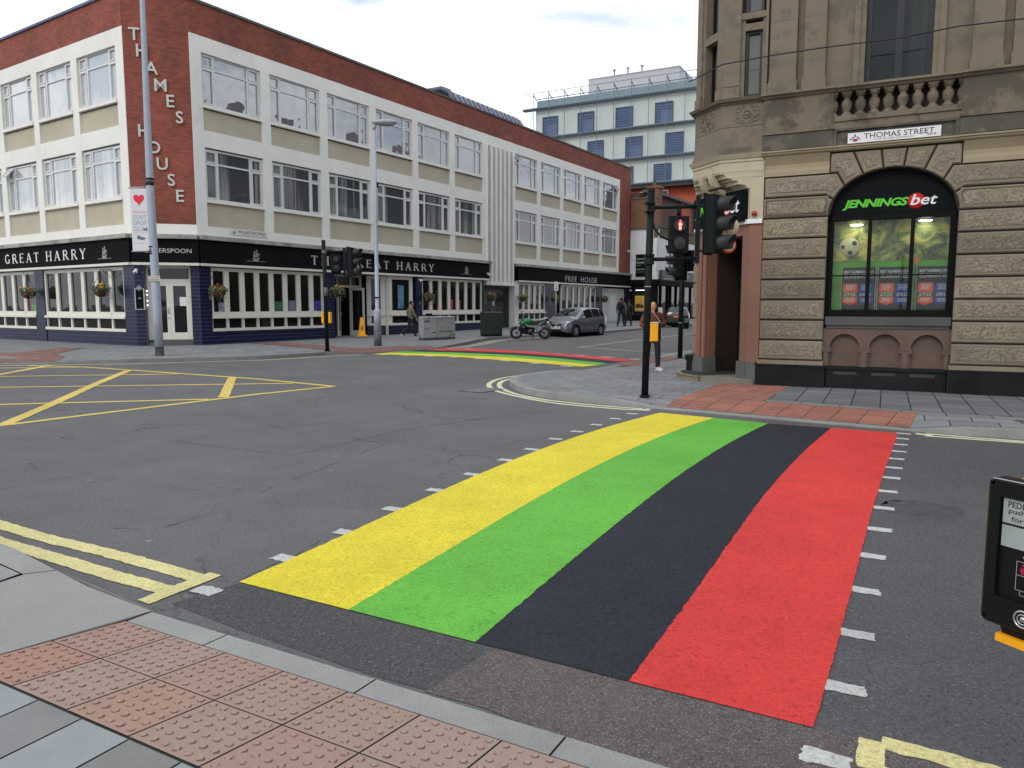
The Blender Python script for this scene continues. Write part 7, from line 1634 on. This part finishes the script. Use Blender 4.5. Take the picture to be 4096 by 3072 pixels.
obj('tail', MB()._a([(-.30, -.10, .78), (-.30, .10, .78), (-.85, .04, .98), (-.85, -.04, .98), (-.30, -.10, .88), (-.30, .10, .88), (-.88, .04, 1.02), (-.88, -.04, 1.02)], [(0, 1, 2, 3), (4, 5, 6, 7), (0, 1, 5, 4), (1, 2, 6, 5), (2, 3, 7, 6), (3, 0, 4, 7)]), BLKR, t, f)
obj('tail_stripe', MB().tube([(-.32, .105, .84), (-.70, .07, .95)], .022, 6), MG, t, f)
obj('grab_rail', MB().tube([(-.45, .10, .96), (-.80, .08, 1.06), (-.80, -.08, 1.06), (-.45, -.10, .96)], .018, 6), mat('white_rail', (.55, .55, .55), .4), t, f)
obj('rear_mudguard', MB().tube([(-.78, 0, .96), (-.98, 0, .84), (-1.08, 0, .68)], [.04, .03, .02], 6).box(-1.12, -1.04, -.09, .09, .60, .74), BLKR, t, f)
obj('engine', MB().bbox(-.20, .28, -.14, .14, .30, .62, .03).ball((.0, .15, .42), (.13, .05, .11)).ball((.05, -.14, .42), (.13, .05, .11)).tube([(.18, 0, .56), (.26, 0, .78)], .09, 10), mat('engine_grey', (.06, .06, .065), .45, .3, 12, metal=.4), t, f)
obj('belly_pan', MB()._a([(-.1, -.12, .22), (.42, -.12, .30), (.42, .12, .30), (-.1, .12, .22), (-.1, -.15, .40), (.52, -.14, .62), (.52, .14, .62), (-.1, .15, .40)], [(0, 1, 2, 3), (4, 5, 6, 7), (0, 1, 5, 4), (1, 2, 6, 5), (2, 3, 7, 6), (3, 0, 4, 7)]), BLKR, t, f)
obj('frame', MB().tube([(.40, .10, .86), (.10, .14, .66), (-.22, .13, .62), (-.34, .10, .40)], .025, 6).tube([(.40, -.10, .86), (.10, -.14, .66), (-.22, -.13, .62), (-.34, -.10, .40)], .025, 6).tube([(-.30, .11, .40), (-.68, .11, .31)], .03, 6).tube([(-.30, -.11, .40), (-.68, -.11, .31)], .03, 6).tube([(-.2, .1, .62), (-.7, .08, .92)], .02, 6), mat('silver_frame', (.4, .4, .41), .35, metal=.5), t, f)
obj('footrest', MB().tube([(-.30, .14, .42), (-.46, .24, .52), (-.56, .16, .56)], .018, 6).tube([(-.12, .14, .34), (-.12, .30, .34)], .016, 6), METAL, t, f)
obj('exhaust', MB().tube([(.25, -.12, .45), (.0, -.15, .24), (-.40, -.17, .30), (-.80, -.18, .46)], [.025, .03, .05, .055], 10), METAL, t, f); obj('chain_guard', MB().tube([(-.25, .12, .36), (-.66, .12, .38)], .03, 6), BLKR, t, f)
obj('handlebar', MB().tube([(.34, .38, 1.08), (.40, .22, 1.06), (.42, 0, 1.0), (.40, -.22, 1.06), (.34, -.38, 1.08)], .016, 8).tube([(.33, .38, 1.08), (.34, .26, 1.07)], .024, 8).tube([(.33, -.38, 1.08), (.34, -.26, 1.07)], .024, 8), BLKM, t, f)
obj('mirror', MB().tube([(.38, .28, 1.07), (.44, .36, 1.26)], .008, 5).ball((.44, .38, 1.30), (.02, .07, .05)).tube([(.38, -.28, 1.07), (.44, -.36, 1.26)], .008, 5).ball((.44, -.38, 1.30), (.02, .07, .05)), BLKM, t, f)
obj('stand', MB().tube([(-.12, .12, .30), (-.10, .30, .02)], .016, 6).tube([(-.12, -.1, .28), (-.14, -.12, .06)], .014, 6), BLKM, t, f)

# ================================================================== PEOPLE
def skin(name, verts, edges, rad, m_, parent, f, sub=2, root=0):
    """one continuous surface grown over a joint skeleton"""
    me = bpy.data.meshes.new(name); me.from_pydata(verts, edges, []); me.update(); o = bpy.data.objects.new(name, me); S.collection.objects.link(o)
    md = o.modifiers.new('s', 'SKIN'); md.use_smooth_shade = True; md.branch_smoothing = .6
    for i, r_ in enumerate(rad): sv = me.skin_vertices[0].data[i]; sv.radius = r_ if hasattr(r_, '__len__') else (r_, r_); sv.use_root = (i == root)
    o.modifiers.new('u', 'SUBSURF').levels = sub
    bpy.context.view_layer.update(); dg = bpy.context.evaluated_depsgraph_get(); nm = bpy.data.meshes.new_from_object(o.evaluated_get(dg)); bpy.data.objects.remove(o); bpy.data.meshes.remove(me)
    for p in nm.polygons: p.use_smooth = True
    nm.name = name; nm.materials.clear(); nm.materials.append(m_); return link(name, nm, parent, f)
SKN = mat('skin', srgb(186, 128, 102), .55, .06, 8); SKND = mat('skin_dark', srgb(92, 62, 48), .55, .06, 8)
def person(label, frame, J, clothes, bald=False, skinm=None, h=1.):
    """J: joints in metres (x right of the figure as seen facing -y). keys: head neck chest pelvis shL elL waL shR elR waR hpL knL anL toL hpR knR anR toR"""
    t = thing('person', label, 'person', frame @ Matrix.Scale(h, 4)); f = WM[t.name]; V = Vector; J = {k: V(v) for k, v in J.items()}; sk = skinm or SKN
    hd = J['head']; fd = V(J.get('face', (0, -1, 0))).normalized(); rt = fd.cross(V((0, 0, 1))).normalized()
    vs = [J['pelvis'], (J['pelvis']+J['chest'])/2, J['chest'], J['neck'], J['neck']*.4+hd*.6]; rd = [(.14, .11), (.13, .10), (.16, .11), .06, .055]; ed = [(0, 1), (1, 2), (2, 3), (3, 4)]
    def add(base, pts, rs):
        k = base
        for p, r_ in zip(pts, rs): vs.append(p); rd.append(r_); ed.append((k, len(vs)-1)); k = len(vs)-1
        return k
    for s_ in 'LR':
        w = add(2, [J['sh'+s_], J['el'+s_], J['wa'+s_]], [.055, .042, .03])
        d = (J['wa'+s_]-J['el'+s_]).normalized(); sd_ = d.cross(V((0, -1, 0)) if abs(d.y) < .8 else V((1, 0, 0))).normalized(); up_ = d.cross(sd_)
        pm = add(w, [J['wa'+s_]+d*.05, J['wa'+s_]+d*.09], [.034, .036])
        for q, ln in zip((-.030, -.010, .010, .029), (.062, .074, .070, .055)):
            b_ = J['wa'+s_]+d*.095+sd_*q; add(pm, [b_+d*.012, b_+d*ln*.6-up_*.012, b_+d*ln*.9-up_*.03], [.010, .009, .008])
        add(w, [J['wa'+s_]+d*.05+sd_*.038, J['wa'+s_]+d*.085+sd_*.048-up_*.01], [.011, .009])
        add(0, [J['hp'+s_], J['kn'+s_], J['an'+s_], J['to'+s_]], [.075, .055, .04, .035])
    skin('body', vs, ed, rd, sk, t, f)
    m = MB().ball((0, 0, 0), (.078, .098, .118), 18, 14).ball((0, -.098, -.008), (.014, .02, .024), 8, 6).ball((0, -.075, -.07), (.045, .03, .035), 10, 7)
    for s_ in (-1, 1): m.ball((s_*.079, .01, -.01), (.012, .025, .035), 8, 6); m.ball((s_*.03, -.088, .02), (.020, .012, .010), 8, 5)
    m.i = 1
    for s_ in (-1, 1): m.ball((s_*.03, -.095, .012), (.012, .008, .007), 8, 5)
    m.box(-.022, .022, -.106, -.096, -.052, -.046)
    fh_ = f @ Matrix.Translation(hd) @ Matrix.Rotation(math.atan2(fd.x, -fd.y), 4, 'Z') @ Matrix.Rotation(J.get('tilt', V((0, 0, 0))).x, 4, 'X')
    obj('head', m, [sk, mat('eye_dark', (.03, .02, .018), .4)], t, fh_)
    if not bald: obj('hair', MB().ball((0, .022, .028), (.088, .098, .108), 16, 10), mat('hair_black', (.012, .010, .009), .8, .2, 30), t, fh_)
    else: obj('hair', MB().ball((0, .045, -.02), (.083, .062, .06), 14, 8), mat('hair_grey', srgb(150, 146, 140), .8, .2, 30), t, fh_)
    c = clothes
    up = [J['pelvis']+V((0, 0, c.get('hem', -.02))), (J['pelvis']+J['chest'])/2, J['chest'], J['neck']*.85+J['chest']*.15]; g_ = c.get('bulk', 0)
    vs2 = up[:]; r2 = [(.185+g_, .15+g_), (.18+g_, .145+g_), (.20+g_, .15+g_), .085]; e2 = [(0, 1), (1, 2), (2, 3)]
    for s_ in 'LR':
        a = len(vs2); vs2 += [J['sh'+s_], J['el'+s_], J['el'+s_]*.25+J['wa'+s_]*.75, J['wa'+s_]]; r2 += [.078+g_*.6, .062+g_*.5, .055+g_*.4, .048+g_*.3]; e2 += [(2, a), (a, a+1), (a+1, a+2), (a+2, a+3)]
    skin('jacket', vs2, e2, r2, c['jacket'], t, f)
    vs3 = [J['pelvis']+V((0, 0, .06)), J['pelvis']-V((0, 0, .04))]; r3 = [(.155, .12), (.15, .12)]; e3 = [(0, 1)]
    for s_ in 'LR': a = len(vs3); vs3 += [J['hp'+s_], J['kn'+s_], J['an'+s_]*.88+J['kn'+s_]*.12+V((0, 0, .0)), J['an'+s_]+V((0, 0, -.02))]; r3 += [.098, .078, .066, .068]; e3 += [(1, a), (a, a+1), (a+1, a+2), (a+2, a+3)]
    skin('trousers', vs3, e3, r3, c['trousers'], t, f)
    for s_ in 'LR':
        a, b = J['an'+s_], J['to'+s_]; d = (b-a); d.z = 0; d.normalize()
        fs = f @ Matrix.Translation(a) @ Matrix.Rotation(math.atan2(d.x, -d.y), 4, 'Z') @ Matrix.Rotation(math.atan2(-(b.z-a.z+.045), .17), 4, 'X')
        sh_ = obj('shoe', MB().ball((0, -.07, -.045), (.047, .135, .042), 14, 8).ball((0, .01, -.02), (.044, .06, .055), 12, 8), c['shoe'], t, fs); obj('sole', MB().slab([(-.042, .06), (-.046, -.1), (-.03, -.195), (.03, -.195), (.046, -.1), (.042, .06)][::-1], -.09, -.065), c.get('sole', c['shoe']), sh_, fs)
    return t, f
DEN = mat('dark_navy_denim', (.010, .013, .022), .85, .15, 14); BLT = mat('black_trousers', (.010, .010, .011), .85, .1, 10); TRN = mat('white_trainer', (.6, .6, .6), .6, .05, 10); BSH = mat('black_shoe', (.012, .012, .013), .6)
# man looking at his phone, half hidden by the signal post
BRN = mat('brown_jacket', srgb(98, 52, 32), .75, .22, 5, .004, 18, stain=srgb(60, 36, 26), samt=.4, sscale=3)
J = dict(pelvis=(0, 0, .96), chest=(0, -.01, 1.32), neck=(0, -.03, 1.50), head=(-.02, -.09, 1.625), face=(.35, -1, -.0), tilt=(.45, 0, 0), shL=(-.19, 0, 1.44), elL=(-.29, .02, 1.15), waL=(-.15, -.24, 1.10), shR=(.19, 0, 1.44), elR=(.30, .0, 1.16), waR=(.10, -.27, 1.17),
    hpL=(-.10, 0, .90), knL=(-.125, -.02, .50), anL=(-.15, .02, .10), toL=(-.17, -.14, .05), hpR=(.10, 0, .90), knR=(.135, -.03, .50), anR=(.15, .0, .10), toR=(.22, -.15, .05))
t, f = person('bald man in a brown jacket looking at his phone behind the signal post', Fr(gz_(3.55, 18.85, .122), R(2)), J, dict(jacket=BRN, trousers=DEN, shoe=TRN, hem=-.10, bulk=.012), True)
obj('earphone_cord', MB().tube([(-.03, -.17, 1.56), (.0, -.19, 1.42), (.10, -.20, 1.32), (.13, -.20, 1.20)], .005, 5).tube([(.16, -.20, 1.14), (.20, -.19, 1.0), (.17, -.19, .92), (.21, -.17, .86)], .005, 5), WHITEP, t, f)
ph = thing('phone', 'phone held by the bald man in the brown jacket', 'phone', f @ Matrix.Translation((.10, -.40, 1.20)) @ Matrix.Rotation(R(-50), 4, 'X')); obj('case', MB().bbox(-.035, .035, -.004, .004, -.07, .07, .002), BLKM, ph); obj('screen', MB().box(-.031, .031, -.006, -.0045, -.064, .064), mat('phone_screen', (.12, .14, .16), .1), ph)
# man walking to the right past the entrance
OLV = mat('olive_jacket', srgb(98, 96, 74), .8, .12, 5, .004, 20)
J = dict(pelvis=(0, 0, .96), chest=(.01, .0, 1.32), neck=(.04, 0, 1.50), head=(.07, 0, 1.63), face=(1, -.1, 0), shL=(.0, .19, 1.43), elL=(-.10, .24, 1.17), waL=(.02, .24, .93), shR=(.02, -.19, 1.43), elR=(.12, -.24, 1.16), waR=(.24, -.22, .93),
    hpL=(0, .09, .90), knL=(-.06, .09, .52), anL=(-.40, .10, .20), toL=(-.34, .10, .06), hpR=(0, -.09, .90), knR=(.17, -.09, .52), anR=(.22, -.09, .10), toR=(.38, -.09, .05))
person('dark haired man in an olive jacket walking past the pub entrance', Fr(gz_(-5.15, 37.9, .122), R(20)), J, dict(jacket=OLV, trousers=BLT, shoe=BSH, sole=TRN, hem=-.08, bulk=.01), False, mat('skin_tan', srgb(150, 104, 84), .55), 1.05)
# man with a backpack walking away
GRJ = mat('grey_jacket', srgb(84, 84, 84), .8, .15, 6)
J = dict(pelvis=(0, 0, .96), chest=(0, 0, 1.34), neck=(0, 0, 1.51), head=(.02, -.01, 1.65), face=(.5, 1, 0), shL=(-.20, 0, 1.44), elL=(-.27, .03, 1.16), waL=(-.25, .08, .92), shR=(.20, 0, 1.44), elR=(.28, .02, 1.16), waR=(.28, .0, .90),
    hpL=(-.10, 0, .90), knL=(-.13, .0, .50), anL=(-.20, -.10, .12), toL=(-.21, .05, .05), hpR=(.10, 0, .90), knR=(.12, .08, .50), anR=(.17, .04, .10), toR=(.19, .20, .05))
t, f = person('man in a grey jacket with a black backpack walking away beside the white gate', Fr(gz_(7.66, 52.5, .122), R(-20)), J, dict(jacket=GRJ, trousers=BLT, shoe=BSH, hem=-.02, bulk=.03), False, SKND, 1.14)
bp2 = thing('backpack', 'black backpack worn by the man walking away past the white gate', 'backpack', f); obj('bag', MB().ball((0, -.27, 1.24), (.19, .13, .27), 16, 12).ball((0, -.38, 1.14), (.13, .05, .14), 12, 8), BLKR, bp2, f)
obj('strap', MB().tube([(-.14, -.2, 1.46), (-.13, .02, 1.56), (-.12, .16, 1.4)], .025, 6).tube([(.14, -.2, 1.46), (.13, .02, 1.56), (.12, .16, 1.4)], .025, 6), BLKR, bp2, f); obj('collar', MB().torus((0, 0, 1.53), .09, .025, 'z', 16, 6), mat('pink_collar', srgb(200, 50, 90), .7), t, f)
J2 = dict(J); J2['hpL'] = (-.09, 0, .9)
person('second person in black, mostly hidden behind the man with the backpack', Fr(gz_(8.45, 54.2, .122), R(-25)), J2, dict(jacket=BLT, trousers=BLT, shoe=BSH, hem=-.1, bulk=.02), False, SKND, 1.06)
